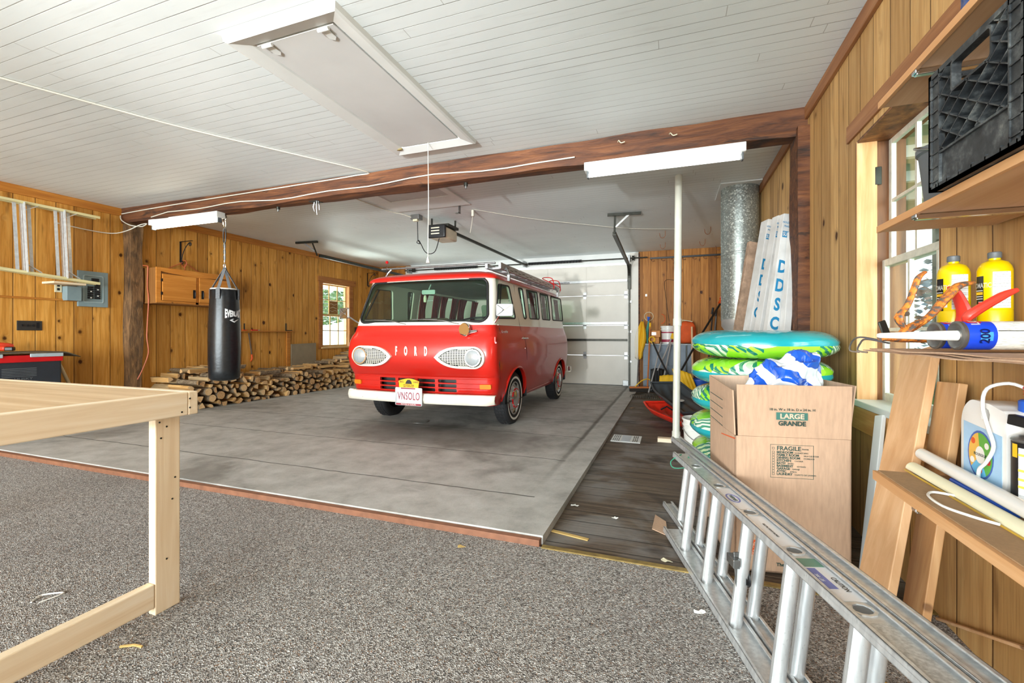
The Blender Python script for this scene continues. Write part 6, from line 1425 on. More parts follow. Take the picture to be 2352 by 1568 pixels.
# ------------------------------------------------------------------ milk crate, dark pail and blue bag
t = thing('milk_crate', (.74, 1.23, 1.401), 'scuffed black plastic milk crate on the middle shelf', 'crate')
n = NT('scuffed_black_plastic'); f = n.noise(n.co(), 22, 5, .7); m_crate = n.out(n.ramp(f, [(.35, '#16181a'), (.5, '#2a2d2f'), (.62, '#4b4e4e'), (.78, '#85867f')]), .5, 0, f, .3, .002)
KX0, KX1, KY0, KY1, KZ0, KZ1 = .605, .905, 1.075, 1.400, 1.4025, 1.690
def crate_side(name, fn, w, handle=True):
    """fn(u, z, depth): u across 0..w"""
    m = MB(); hh = KZ1 - KZ0
    def bx(u0, u1, z0, z1, d0=0, d1=.012): m.prism([(u0, z0), (u1, z0), (u1, z1), (u0, z1)], fn, d0, d1)
    bx(0, .045, .0, hh, .003, .006); bx(w - .045, w, 0, hh, .003, .006)
    bx(.04, w - .04, .012, .085, .006, .009); bx(0, w, 0, .012); bx(0, w, hh - .012, hh)
    for u in (0, .042, w - .046, w - .004): bx(u, u + .004, 0, hh, 0, .012)
    for k in range(8): z = .02 + k * .034; bx(0, .044, z, z + .003, 0, .012); bx(w - .044, w, z, z + .003, 0, .012)
    bx(.044, w - .044, .082, .087, 0, .012)
    k = 0
    lo, hi, ul, ur = .087, hh - .012, .046, w - .046; st = .042; sl = .62
    def clip(u0, z0, u1, z1):
        out = []
        for j in range(17):
            t_ = j / 16; u, z = u0 + (u1 - u0) * t_, z0 + (z1 - z0) * t_
            ok = ul <= u <= ur and lo <= z <= hi and not (handle and abs(u - w / 2) < .068 and z > hh - .082)
            out.append((u, z, ok))
        return out
    for s in (1, -1):
        c = -w
        while c < hh + w:
            seg = None
            for j in range(60):
                u = ul + (ur - ul) * j / 59; z = c + s * sl * (u if s > 0 else u)
                ok = lo <= z <= hi and not (handle and abs(u - w / 2) < .066 and z > hh - .080)
                if ok: seg = (seg[0], (u, z)) if seg else ((u, z), (u, z))
                if (not ok or j == 59) and seg:
                    if seg[1][0] - seg[0][0] > .006:
                        a, b = seg; nrm = .0016
                        m.prism([(a[0], a[1] - nrm), (b[0], b[1] - nrm), (b[0], b[1] + nrm), (a[0], a[1] + nrm)], fn, 0, .022)
                    seg = None
            c += st
    if handle: m.ring(rrect(w / 2 - .07, w / 2 + .07, hh - .083, hh - .012, .01), rrect(w / 2 - .065, w / 2 + .065, hh - .077, hh - .018, .008), fn, 0, .018)
    return m.build(name, m_crate, t, smooth=0)
crate_side('crate_side', lambda u, z, dd: (KX0 + dd, KY0 + u, KZ0 + z), KY1 - KY0)
crate_side('crate_side', lambda u, z, dd: (KX1 - dd, KY0 + u, KZ0 + z), KY1 - KY0)
crate_side('crate_side', lambda u, z, dd: (KX0 + u, KY1 - dd, KZ0 + z), KX1 - KX0)
crate_side('crate_side', lambda u, z, dd: (KX0 + u, KY0 + dd, KZ0 + z), KX1 - KX0)
m = MB(); m.box(KX0, KX1, KY0, KY1, KZ0, KZ0 + .005)
for k in range(7): m.box(KX0, KX1, KY0 + .02 + k * .045, KY0 + .024 + k * .045, KZ0 + .005, KZ0 + .016)
m.build('crate_bottom', m_crate, t, smooth=0)
for (x0, x1, y0, y1, z1, mt, nm, lb) in ((.70, .86, 1.26, 1.36, 1.60, card('tan_carton', '#b08d60'), 'small_carton', 'small tan carton inside the milk crate'), (.66, .80, 1.13, 1.20, 1.58, m_blue, 'blue_pouch', 'blue packet inside the milk crate')):
    m = MB(); m.box(x0, x1, y0, y1, KZ0 + .0175, z1); tag(m.build(nm, mt, smooth=0, bevel=.004), lb, 'packet')
t = thing('dark_pail', (.80, 1.60, 1.401), 'dark grey plastic pail between the milk crate and the window', 'pail')
m = MB(); m.lathe([(.0, 0), (.058, 0), (.062, .01), (.076, .15), (.082, .155), (.082, .168), (.077, .168), (.071, .15), (.06, .012), (0, .012)], (.735, 1.565, 1.4015), n=36); m.build('pail_body', m_grey, t)
m = MB(); m.tube([(.735 + .085 * math.cos(a), 1.565 + .085 * math.sin(a) * .9, 1.57 + .03 * math.sin(a)) for a in [math.pi * i / 20 + 1.0 for i in range(21)]], .003, 6); m.build('bail', m_galv, t)
m = MB()
def bagf(u, v):
    a, b = 2 * math.pi * u, math.pi * (v - .5); d_ = Vector((math.cos(b) * math.cos(a), math.cos(b) * math.sin(a), math.sin(b))); r = 1 + .3 * mnoise.noise(d_ * 3)
    return (.70 + .05 * d_.x * r, 1.30 + .13 * d_.y * r, max(1.8025, 1.90 + .13 * d_.z * r))
m.grid(bagf, 32, 18); tag(m.build('blue_plastic_bag', simple('blue_film', '#2a57a8', .25, var=.3, scale=12), smooth=60, fix=False), 'blue plastic bag at the end of the topmost shelf', 'bag')
# ------------------------------------------------------------------ on the lowest shelf
m = MB(); m.cyl((.800, 1.89, .643), (.742, .85, .643), .019, n=20)
m.lathe([(.019, 0), (.014, .010), (0, .014)], (.800, 1.89, .643), (.058, 1.04, 0), 20); tag(m.build('round_white_tube', simple('milky_tube', '#e9e8e4', .15, var=.02)), 'round milky white tube lying across the lowest shelf', 'tube')
t = thing('cream_channel_tube', (.745, 1.84, .60), 'cream coloured half round lamp cover with a yellowed edge on the lowest shelf', 'lamp cover')
m = MB(); pr = [(.021 * math.cos(math.radians(a)), .021 * math.sin(math.radians(a))) for a in range(0, 181, 15)]; m.prism(pr, lambda u, v, dd: (.755 + u - (1.84 - dd) * .012, dd, .6035 + v), .85, 1.84); m.build('cover', simple('cream_acrylic', '#ebe6c6', .3, var=.03), t)
m = MB(); m.box(.7225, .7265, .85, 1.82, .6005, .6045); m.build('edge_strip', simple('yellowed_edge', '#c9a43c', .4), t, smooth=0)
m = MB(); m.prism([(.778, 1.69), (.79, 1.70), (.796, 1.50), (.792, 1.42), (.776, 1.45)], lambda u, v, dd: (u, v, dd), .6015, .622); tag(m.build('blue_tray', m_blue, bevel=.006, seg=2), 'small glossy blue plastic tray behind the white tubes on the lowest shelf', 'tray')
m = MB(); m.tube([(.735, 1.56, .606), (.695, 1.58, .605), (.665, 1.54, .605), (.66, 1.46, .605), (.69, 1.40, .605), (.72, 1.36, .606)], .0035, 6); tag(m.build('loose_cable', m_whitepl), 'loop of white cord on the lowest shelf beside the lamp cover', 'cord')
t = thing('sprayer_jug', (.85, 1.56, .602), 'white plastic sprayer jug with a round green label on the lowest shelf', 'jug')
m_jug = simple('white_hdpe', '#eceae6', .35, var=.02)
JX0, JX1, JY0, JY1 = .818, .903, 1.520, 1.712
jp = [(JY0, .602), (JY1, .602), (JY1, .80), (JY1 - .012, .835), (JY1 - .045, .862), (JY0 + .055, .858), (JY0 + .035, .850), (JY0, .846)]
hol = [(1.588, .812), (1.618, .812), (1.624, .838), (1.610, .846), (1.590, .842), (1.584, .830)]
m = MB(); m.prism(round_poly(jp, .018, 4), lambda u, v, dd: (dd, u, v), JX0, JX1); jb = m.build('jug_body', m_jug, t, bevel=.012, seg=3)
m = MB(); m.prism(hol, lambda u, v, dd: (dd, u, v), JX0 - .05, JX1 + .05); c_ = m.build('c', m_black, smooth=0); boolean_cut(jb, [c_]); drop([c_])
m = MB(); m.prism([(1.535, .640), (1.698, .640), (1.698, .795), (1.535, .780)], lambda u, v, dd: (JX0 - dd, u, v), .0003, .001); lbq = m.build('label', simple('label_sky', '#9fc4e2', .35, var=.15), t, smooth=0)
ce = (1.622, .710)
for (r0, r1, mt, a0_, a1_) in ((0, .062, simple('label_blue_ring', '#3b5fae', .4), 0, 360), (0, .056, simple('label_green', '#58a53a', .4), -60, 100), (0, .056, simple('label_orange_yellow', '#e3b04a', .4), 100, 220), (0, .056, simple('label_water_blue', '#5fb2dd', .4), 220, 300), (0, .022, m_whitepl, 0, 360)):
    m = MB(); pl = ([ce] if a1_ - a0_ < 360 else []) + [(ce[0] - r1 * .9 * math.cos(math.radians(a0_ + (a1_ - a0_) * i / 24)), ce[1] + r1 * 1.1 * math.sin(math.radians(a0_ + (a1_ - a0_) * i / 24))) for i in range(25 if a1_ - a0_ < 360 else 24)]
    k_ = .0012 + .0004 * (r1 < .06) + .0004 * (r1 < .03); m.prism(pl, lambda u, v, dd: (JX0 - dd, u, v), k_ - .0003, k_); m.build('label_print', mt, lbq, smooth=0)
text('ROUNDUP', .011, basis((JX0 - .0019, ce[0], ce[1]), -BY, BZ), m_ink, lbq, 'label_lettering', ext=.0001, bold=.0003)
for (dy, dz, mt) in ((.03, .035, m_orange), (-.028, .03, m_whitepl), (-.035, -.012, m_redpaint), (.034, -.02, m_whitepl), (.0, -.043, m_orange)):
    m = MB(); m.lathe([(0, .0), (.009, .0), (.009, .0004), (0, .0004)], (JX0 - .0017, ce[0] + dy, ce[1] + dz), (-1, 0, 0), 16); m.build('label_spot', mt, lbq, smooth=0)
m = MB(); m.lathe([(.020, 0), (.022, .004), (.022, .03), (.017, .034), (0, .034)], (.876, 1.540, .845), (0, 0, 1), 20); m.build('blue_cap', m_blue, t)
m = MB(); m.lathe([(.006, 0), (.007, .012), (.011, .014), (.007, .018), (.011, .022), (.007, .026), (.012, .030), (.009, .036), (0, .036)], (.876, 1.545, .878), (0, 0, 1), 16); m.build('red_plunger', m_redpaint, t)
m = MB(); m.tube([(.876, 1.545, .905), (.85, 1.57, .918), (.815, 1.59, .90), (.808, 1.595, .85), (.808, 1.575, .80), (.808, 1.55, .75), (.808, 1.58, .70), (.808, 1.61, .67), (.812, 1.62, .625)], .0045, 8); m.build('hose', m_whitepl, t)
t = thing('spray_can', (.80, 1.36, .602), 'silver can with yellow striped black label and black spout beside the sprayer jug', 'can')
m = MB(); m.lathe([(.0, 0), (.044, .0), (.046, .004), (.044, .008)], (.845, 1.462, .6005), n=32); m.build('bottom_rim', m_galv, t); m = MB(); m.lathe([(.044, .182), (.046, .186), (.044, .190), (.03, .198), (0, .2)], (.845, 1.462, .6005), n=32); m.build('can_top', m_galv, t)
m = MB(); m.lathe([(.0445, .008), (.0445, .182)], (.845, 1.462, .6005), n=40, caps=False); m.build('black_label', m_black, t)
def cband(u0, u1, z0, z1, mt, rr): m = MB(); a_ = math.atan2(-1.375, -.8); m.prism([(u0 + (u1 - u0) * i / 12, z0) for i in range(13)] + [(u1 - (u1 - u0) * i / 12, z1) for i in range(13)], lambda u, v, dd: (.845 + (rr + dd) * math.cos(a_ + u), 1.462 + (rr + dd) * math.sin(a_ + u), .6005 + v), 0, .0004); m.build('label_panel', mt, t, smooth=60)
cband(-.75, 1.2, .012, .170, m_fp, .0448)
for z in (.150, .112, .090, .072): cband(-.75, 1.2, z, z + .006, m_yellow, .0454)
cband(-1.1, -.80, .145, .178, m_yellow, .0454)
m = MB(); m.lathe([(.014, .198), (.014, .215), (.02, .216), (.02, .24), (0, .24)], (.845, 1.462, .6005), n=16); m.bar((.845, 1.462, .826), (.82, 1.51, .832), .022, .026); m.build('spout', m_black, t, bevel=.003)
# ------------------------------------------------------------------ boards leaning on the right wall
m_lean = plank('pale_pine_board', ['#c29365', '#d0a478', '#dcb48a'], 2, .45, knots=.5); m_lean2 = plank('knotty_pine_board', ['#b08052', '#c29463', '#cfa576'], 2, .5, knots=1)
def lean(name, foot, top, w, th, mt, lb, up):
    m = MB(); m.bar(foot, top, w, th, up); return tag(m.build(name, mt, smooth=0, bevel=.003), lb, 'board')
lean('pine_board', (.635, 1.86, .012), (.895, 2.125, .985), .19, .028, m_lean, 'wide pale pine board leaning on the right wall at the end of the lowest shelf', (1, .12, 0))
lean('pine_board', (.77, 1.885, .012), (.895, 1.925, .885), .165, .024, m_lean2, 'narrower knotty board leaning behind the lowest shelf, right of the wide pale board', (1, -.1, 0))
lean('white_board', (.775, 2.30, .012), (.905, 2.50, .675), .055, .018, m_white, 'narrow white painted board leaning under the window sill', (1, .2, 0))
lean('wood_strip', (.915, 2.05, .012), (.915, 1.35, .30), .010, .02, m_lean, 'thin wooden strip propped against the base of the right wall', (1, 0, 0))
# ------------------------------------------------------------------ galvanised flue, pole and flooring bits on the right
n = NT('spangled_galvanised_duct'); v = n.vor(n.co(), 75, 'F1', '3D', 1); k = n.sep(v['Color'])[0]
c = n.ramp(k, [(0, '#868b86'), (.55, '#959a95'), (.85, '#a9aea8'), (.97, '#c8cdc6')]); m_duct = n.out(c, n.ma('ADD', .28, n.ma('MULTIPLY', k, .2)), .55)
DX, DY, DR = .722, 5.58, .192
t = thing('metal_duct', (DX, DY, 0), 'large round galvanised metal duct rising to the ceiling beside the back right wall', 'duct')
m = MB(); m.lathe([(DR, 1.93), (DR, 2.685)], (DX, DY, 0), n=56, caps=False); m.build('upper_pipe', m_duct, t)
m = MB(); m.lathe([(DR - .006, 1.18), (DR - .006, 1.935), (DR + .004, 1.94), (DR + .004, 1.955), (DR, 1.96)], (DX, DY, 0), n=56, caps=False); m.build('lower_pipe', m_duct, t)
m = MB(); m.lathe([(DR - .002, 1.215), (DR - .002, 1.14), (DR - .03, 1.10), (DR - .03, .0)], (DX, DY, 0), n=56, caps=False); m.build('pale_collar', simple('dull_zinc', '#b3aea8', .45, .4), t)
m = MB(); m.tube([(DX - DR - .001, DY - .02, z) for z in (1.2, 1.9, 2.68)], .004, 5); m.build('seam', m_duct, t)
m = MB(); m.box(.50, .908, 5.33, 5.98, 2.686, 2.699); tag(m.build('ceiling_plate', m_white, smooth=0, bevel=.002), 'square white plate on the ceiling round the top of the metal duct', 'plate')
t = thing('white_pole', (.04, 4.66, 0), 'thin white plastic pole standing between floor and ceiling', 'pole')
P0, P1 = Vector((.04, 4.655, .0)), Vector((.068, 4.93, 2.695))
def pp(s): return P0 + (P1 - P0) * s
n = NT('white_pvc'); z_ = n.sep(n.co())[2]; m_pvc = n.out(n.mix(n.ss(n.noise(n.co(), 4, 2), .4, .7), '#d9d8c9', '#e6e6dc'), .35)
m = MB(); m.cyl(pp(0), pp(.44), .034, n=28); m.build('lower_pipe', m_pvc, t)
m = MB(); m.cyl(pp(.43), pp(1), .036, n=28); m.build('upper_pipe', m_pvc, t)
m = MB(); m.cyl(pp(.42), pp(.447), .041, n=28); m.build('coupling', m_pvc, t)
m = MB(); m.cyl(pp(0.0), pp(.035), .040, n=28); m.build('foot_cap', m_pvc, t)
t = thing('floor_vent', (-.43, 4.57, 0), 'white metal floor register in the dark floorboards', 'floor vent')
m = MB(); m.box(-.567, -.285, 4.42, 4.72, .0, .006); m.build('plate', m_white, t, smooth=0, bevel=.003)
for x0, nn in ((-.55, 4), (-.36, 3)):
    for k in range(nn):
        for (a, b) in ((4.45, 4.56), (4.58, 4.69)): m = MB(); m.box(x0 + k * .018, x0 + k * .018 + .008, a, b, .0062, .0072); m.build('slot', m_dkmetal if x0 > -.5 else m_grey, t, smooth=0)
m = MB(); m.box(-.47, -.385, 4.44, 4.70, .0062, .0072); m.build('damper', simple('pale_steel', '#b9c2cc', .3, .5), t, smooth=0)
m = MB(); m.bar((-.13, 4.575, .021), (-.003, 4.575, .021), .075, .038, (0, 0, 1)); tag(m.build('wood_block', m_2x4x, smooth=0, bevel=.002), 'short split wood block on the floor against the foot of the white pole', 'wood block')
m = MB(); m.box(-.13, .15, 4.70, 4.83, .001, .012); tag(m.build('thin_board', m_dplank, smooth=0), 'thin dark board lying flat behind the white pole', 'board')
t = thing('white_bucket', (.235, 3.95, 0), 'white plastic bucket on the floor between the white pole and the swim rings', 'bucket')
m = MB(); m.lathe([(.0, .001), (.125, .001), (.128, .006), (.143, .26), (.150, .262), (.150, .272), (.144, .274), (.145, .30), (.152, .302), (.152, .312), (.146, .314), (.147, .345), (.155, .347), (.155, .36), (.149, .36), (.140, .20), (.120, .01), (0, .01)], (.235, 3.95, 0), n=40); m.build('body', m_whitepl, t)
m = MB(); m.tube([(.235 + .158 * math.cos(a), 3.95 - .158 * abs(math.sin(a)) * .95, .33 - .14 * math.sin(a)) for a in [math.pi * i / 16 for i in range(17)]], .0025, 6); m.build('bail', m_galv, t)
# ------------------------------------------------------------------ long cartons leaning by the right post
n = NT('white_printed_carton'); n_m = n.noise(n.co(), 6, 4); m_wcart = n.out(n.ramp(n_m, [(.3, '#c9c6c2'), (.7, '#e4e2df')]), .6)
m_teald = simple('blue_print', '#1d7fae', .5, var=.05)
def carton(foot, top, w, dp, lb, mats=(None,), letters=True, hdr=True, mt=m_wcart):
    t = thing('long_carton', foot, lb, 'carton', 'long cartons leaning beside the post')
    foot, top = Vector(foot), Vector(top); d_ = (top - foot).normalized(); sd = Vector((cs, sn, 0)); sd = (sd - d_ * sd.dot(d_)).normalized(); nn = sd.cross(d_)
    if nn.y > 0: nn = -nn
    L_ = (top - foot).length; m = MB()
    pts = [foot + sd * a + nn * b for a, b in ((-w / 2, dp / 2), (w / 2, dp / 2), (w / 2, -dp / 2), (-w / 2, -dp / 2))]
    e = [.0, .01, -.004, .006]
    m.add(pts + [p + d_ * (L_ + e[i]) for i, p in enumerate(pts)], [(3, 2, 1, 0), (4, 5, 6, 7), (0, 1, 5, 4), (1, 2, 6, 5), (2, 3, 7, 6), (3, 0, 4, 7)]); m.build('body', mt, t, smooth=0, bevel=.003)
    F = foot + nn * (dp / 2 + .0008)
    def at(u, s): return F + sd * u + d_ * s
    if hdr:
        m = MB(); a, b = L_ - .19, L_ - .14; m.add([at(-w * .40, a), at(w * .40, a), at(w * .40, b), at(-w * .40, b)] + [q + nn * .0006 for q in (at(-w * .40, a), at(w * .40, a), at(w * .40, b), at(-w * .40, b))], [(0, 1, 2, 3), (7, 6, 5, 4), (0, 4, 5, 1), (1, 5, 6, 2), (2, 6, 7, 3), (3, 7, 4, 0)]); q = m.build('blue_block', m_teald, t, smooth=0)
        text('SUGG', .045, basis(at(0, L_ - .165) + nn * .001, sd, d_), m_wcart, q, 'block_lettering', sx=.5 * w / .08, ext=.0002, bold=.001)
        join_text([dict(s='HOLD FLAT', size=.022, M=basis(at(0, L_ - .07), sd, d_), sx=.7 * w / .08), dict(s='FRAGILE.', size=.020, M=basis(at(-.005, L_ - .10), sd, d_), sx=.6 * w / .08)], m_teald, t, 'small_print')
    if letters:
        for k, ch_ in enumerate('DDSC'):
            text(ch_, .135, basis(at(-w * .02, L_ - .43 - k * .15), sd, d_), m_teald, t, 'carton_letter', sx=.72 * w / .10, ext=.0003, bold=.005)
carton((.566, 3.80, .003), (.870, 4.06, 1.99), .098, .055, 'widest white carton with the largest blue letters, leaning by the dark post')
carton((.53, 4.14, .003), (.862, 4.36, 2.05), .060, .09, 'narrow plain white carton leaning just left of the carton with the largest letters', letters=False)
carton((.506, 4.47, .003), (.855, 4.72, 2.10), .085, .12, 'white carton with slim blue letters, left of the narrow plain one')
carton((.700, 3.70, .003), (.885, 3.985, 1.84), .052, .06, 'short white carton squeezed between the lettered cartons and the dark post', letters=False)
t_ = thing('torn_carton', (.48, 4.98, 0), 'torn brown and white carton at the left of the leaning cartons, against the duct', 'carton')
m = MB(); m.bar((.49, 4.90, .005), (.80, 5.10, 1.98), .05, .14, (cs, sn, 0)); m.build('body', simple('torn_brown_card', '#a98c75', .85, var=.3, scale=18), t_, smooth=0, bevel=.003)
# ------------------------------------------------------------------ back right corner
m_cabg = simple('grey_blue_board', '#7d8791', .7, var=.2, scale=3)
t = thing('grey_cabinet', (-.07, 9.0, 0), 'low grey painted wooden cabinet against the back wall', 'cabinet')
m = MB(); m.box(-.515, .369, 8.83, 9.2, 0, .845); m.build('carcass', m_cabg, t, smooth=0, bevel=.003)
m = MB(); m.box(-.53, .385, 8.80, 9.2, .845, .868); m.build('top', simple('grey_white_edge', '#a4abb0', .6), t, smooth=0, bevel=.003)
for x0, x1 in ((-.50, -.06), (-.05, .24)):
    for z0, z1 in ((.02, .45), (.46, .83)): m = MB(); m.box(x0, x1, 8.816, 8.829, z0, z1); m.build('panel', m_cabg, t, smooth=0, bevel=.003)
m = MB(); m.box(.245, .265, 8.80, 8.829, .0, .845); m.build('strap', m_dkmetal, t, smooth=0)
for k, (z0, z1, lb) in enumerate(((.869, .990, 'lower orange wooden box on the grey cabinet'), (.992, 1.115, 'upper orange wooden box with a small label on the grey cabinet'))):
    t = thing('wooden_box', (-.29, 8.92, z0), lb, 'box'); m = MB(); m.box(-.375 + k * .0, -.205 - (1 - k) * .02, 8.85, 9.02, z0, z1); m.build('body', m_cab, t, smooth=0, bevel=.005)
    if k: m = MB(); m.box(-.36, -.28, 8.843, 8.849, z0 + .04, z1 - .03); m.build('label', m_galv, t, smooth=0)
t = thing('paint_bucket', (-.08, 8.98, .868), 'white plastic bucket with a red printed band on the grey cabinet', 'bucket')
m = MB(); m.lathe([(.0, .0), (.115, .0), (.125, .25), (.136, .255), (.136, .27), (.128, .272), (.128, .30), (.14, .302), (.14, .335), (.0, .345)], (-.065, 8.985, .869), n=36); m.build('body', m_whitepl, t)
m = MB(); m.lathe([(.1265, .20), (.1278, .225)], (-.065, 8.985, .869), n=36, caps=False); m.lathe([(.119, .03), (.121, .08)], (-.065, 8.985, .869), n=36, caps=False); m.build('print_band', simple('crimson_print', '#a3304a', .5), t)
m = MB(); m.tube([(-.19 + .07 * math.sin(a), 8.95, 1.25 + .09 * (1 - math.cos(a))) for a in [math.pi * i / 10 for i in range(11)]], .006, 6); m.build('handle', m_orange, t)
m = MB()
def obag(u, v):
    a, b = 2 * math.pi * u, math.pi * (v - .5); d_ = Vector((math.cos(b) * math.cos(a), math.cos(b) * math.sin(a), math.sin(b))); d_ = Vector([math.copysign(abs(q) ** .6, q) for q in d_]); r = 1 + .10 * mnoise.noise(d_ * 2.2)
    return (.255 + .165 * d_.x * r, 8.98 + .13 * d_.y, max(.870, 1.085 + .205 * d_.z * r - .05 * max(0, -d_.x) * max(0, d_.z)))
m.grid(obag, 40, 24); t = thing('orange_bag', (.235, 8.98, .869), 'orange fabric tool bag on the right of the grey cabinet', 'bag'); m.build('body', simple('orange_fabric', '#d4551f', .8, var=.15), t, smooth=60, fix=False)
m = MB(); m.tube([(.06, 8.86, 1.26), (.14, 8.86, 1.305), (.26, 8.86, 1.30), (.36, 8.86, 1.28)], .008, 6); m.build('zip', m_creampaint, t)
def tool(name, lb, cat='garden tool'): return thing(name, (0, 8.5, 0), lb, cat)
m_wood_o = simple('orange_wood_handle', '#b8672f', .5); m_silver_h = simple('pale_metal_handle', '#b8b5b3', .4, .3)
t = tool('push_broom', 'push broom with a long orange wooden handle, yellow brace and dark bristles'); t.location = (-.42, 8.45, 0)
m = MB(); m.tube([(-.385, 8.74, 1.20), (-.40, 8.6, .6), (-.415, 8.42, .10)], .014, 8); m.build('handle', m_wood_o, t)
m = MB(); m.tube([(-.382, 8.755, 1.26), (-.384, 8.742, 1.20), (-.386, 8.738, 1.14)], .018, 8); m.build('grip', m_yellow, t)
m = MB(); m.bar((-.72, 8.30, .085), (-.23, 8.46, .085), .06, .03); hb = m.build('head', m_wood_o, t, bevel=.004)
m = MB(); m.bar((-.72, 8.30, .036), (-.23, 8.46, .036), .065, .066); m.build('bristles', simple('dark_bristles', '#2c2722', .95, var=.4, scale=60), hb, smooth=0)
m = MB(); m.tube([(-.63, 8.31, .09), (-.52, 8.36, .20), (-.40, 8.42, .235), (-.32, 8.42, .16), (-.27, 8.42, .09)], .010, 6); m.build('brace', m_yellow, t)
t = tool('leaf_rake', 'leaf rake with a pale metal handle, its dark fan of tines flat on the floor'); t.location = (-.37, 8.0, 0)
m = MB(); m.tube([(-.19, 8.72, .90), (-.28, 8.35, .45), (-.375, 7.96, .05)], .012, 8); m.build('handle', m_silver_h, t)
for k in range(22):
    a = -1 + 2 * k / 21; m = MB(); m.tube([(-.375 + a * .02, 7.95, .045), (-.36 + a * .17, 7.72, .055), (-.34 + a * .29, 7.52, .050), (-.335 + a * .30, 7.49, .008)], .004, 5); m.build('tine', m_dkmetal, t)
m = MB(); m.tube([(-.50, 7.72, .055), (-.37, 7.73, .055), (-.22, 7.72, .055)], .005, 5); m.build('crossbar', m_dkmetal, t)
def scoop(m, top, wdir, L_, w, mt=None, curl=.05, down=(0, -.55, -.83)):
    wdir = Vector(wdir).normalized(); dn = Vector(down).normalized(); nr = wdir.cross(dn).normalized()
    def f(u, v): a = (u - .5) * 2; return Vector(top) + wdir * a * w / 2 * (.86 + .14 * v) + dn * v * L_ + nr * (curl * (a * a) + .03 * math.sin(v * 3.1) + .006 * math.cos(a * 16))
    m.grid(f, 28, 10)
t = tool('snow_shovel', 'yellow ribbed snow shovel with black shaft and yellow D grip, left of the pole'); t.location = (-.05, 7.8, 0)
m = MB(); m.tube([(-.33, 8.60, .90), (-.20, 8.35, .62), (-.04, 7.98, .33)], .016, 8); m.build('shaft', m_black, t)
m = MB(); m.tube([(-.345 + .05 * math.cos(a), 8.61, .95 + .05 * math.sin(a)) for a in [2 * math.pi * i / 16 for i in range(16)]], .012, 6, closed=True); m.bar((-.335, 8.60, .90), (-.33, 8.60, .86), .02, .02); m.build('grip', m_yellow, t)
m = MB(); scoop(m, (-.03, 7.95, .36), (1, -.15, 0), .38, .40, curl=.05); m.build('blade', m_yellow, t, smooth=60, solid=.006, fix=False)
t = tool('snow_shovel', 'yellow snow shovel with a metal edge and orange end grip, right of the pole'); t.location = (.22, 7.5, 0)
m = MB(); scoop(m, (.14, 7.72, .46), (1, -.35, -.25), .42, .36, curl=.04, down=(.25, -.45, -.8)); m.build('blade', m_yellow, t, smooth=60, solid=.006, fix=False)
m = MB(); m.bar((.07, 7.49, .135), (.40, 7.38, .09), .012, .035); m.build('metal_edge', m_galv, t, smooth=0)
m = MB(); m.tube([(.14, 7.74, .45), (.45, 8.2, 1.0), (.845, 8.74, 1.645)], [.016, .017, .018], 8); m.build('shaft', m_black, t)
m = MB(); m.tube([(.80, 8.68, 1.60), (.85, 8.75, 1.69), (.82, 8.76, 1.71)], .03, 8); m.build('end_grip', m_orange, t)
t = tool('coal_shovel', 'dark scoop shovel with a pale shaft and yellow grip behind the rake'); t.location = (-.25, 8.3, 0)
m = MB(); m.tube([(-.01, 8.72, .96), (-.12, 8.52, .68), (-.24, 8.34, .40)], .013, 8); m.build('shaft', m_silver_h, t)
m = MB(); m.bar((-.0, 8.73, .96), (.03, 8.76, 1.06), .06, .035, (0, 1, 0)); m.build('grip', m_yellow, t, bevel=.008)
m = MB(); scoop(m, (-.24, 8.36, .44), (1, .1, 0), .42, .27, curl=.05, down=(.05, -.5, -.85)); m.build('blade', m_black, t, smooth=60, solid=.005, fix=False)
t = tool('grey_pole', 'pale grey handle leaning on the cabinet right of the leaf rake', 'pole'); t.location = (-.17, 8.0, 0)
m = MB(); m.tube([(-.02, 8.70, .87), (-.10, 8.35, .45), (-.178, 8.0, .03)], .013, 8); m.build('shaft', m_silver_h, t)
m = MB(); m.bar((-.25, 7.98, .02), (-.10, 7.96, .02), .05, .02); m.build('foot', m_dkmetal, t, smooth=0)
m = MB(); m.tube([(.345, 8.74, 1.185), (.352, 8.70, .6), (.36, 8.62, .015)], .018, 10); tag(m.build('wooden_pole', m_lean), 'pale wooden pole standing in front of the orange bag', 'pole')
for k, (x, z) in enumerate(((.60, 1.32), (.66, 1.28))):
    t = thing('ski_pole', (x, 8.9, 0), ('black upright handle', 'grey upright handle')[k] + ' standing in the corner beside the duct', 'pole'); m = MB(); m.tube([(x + .12, 9.0, z + .2), (x + .06, 9.0, .8), (x, 9.0, .012)], .013, 8); m.build('shaft', (m_black, m_grey)[k], t)
    m = MB(); m.tube([(x + .10, 9.0, z + .1), (x + .12, 9.0, z + .22)], .02, 8); m.build('grip', m_black, t)
m = MB(); m.v = []; fl = [(-.529, 1.293), (-.456, 1.15), (-.464, .899), (-.52, .70), (-.561, .538), (-.642, .671), (-.699, .814), (-.61, 1.067)]
def flag(u, v): z = 1.29 - .74 * v; w = .03 + .11 * math.sin(min(1, v * 1.25) * 2.5) * .9; return (-.53 - .07 * v + (u - .5) * 2 * w * .8, 8.77 + .02 * math.sin(u * 14), z + .10 * (abs(u - .5)) * v)
m.grid(flag, 16, 12); t = thing('hanging_cloth', (-.58, 8.86, .6), 'yellow and white cloth hanging in the corner left of the grey cabinet', 'cloth')
n = NT('yellow_white_cloth'); m.build('cloth', n.out(n.mix(n.ma('GREATER_THAN', n.sep(n.co())[0], -.60), '#ddd6c6', '#e0ac1e'), .7), t, smooth=60, solid=.004, fix=False)
m = MB(); m.tube([(-.53, 8.90, 1.33), (-.60, 8.78, .55), (-.62, 8.74, .012)], .011, 8); m.build('staff', m_galv, t)
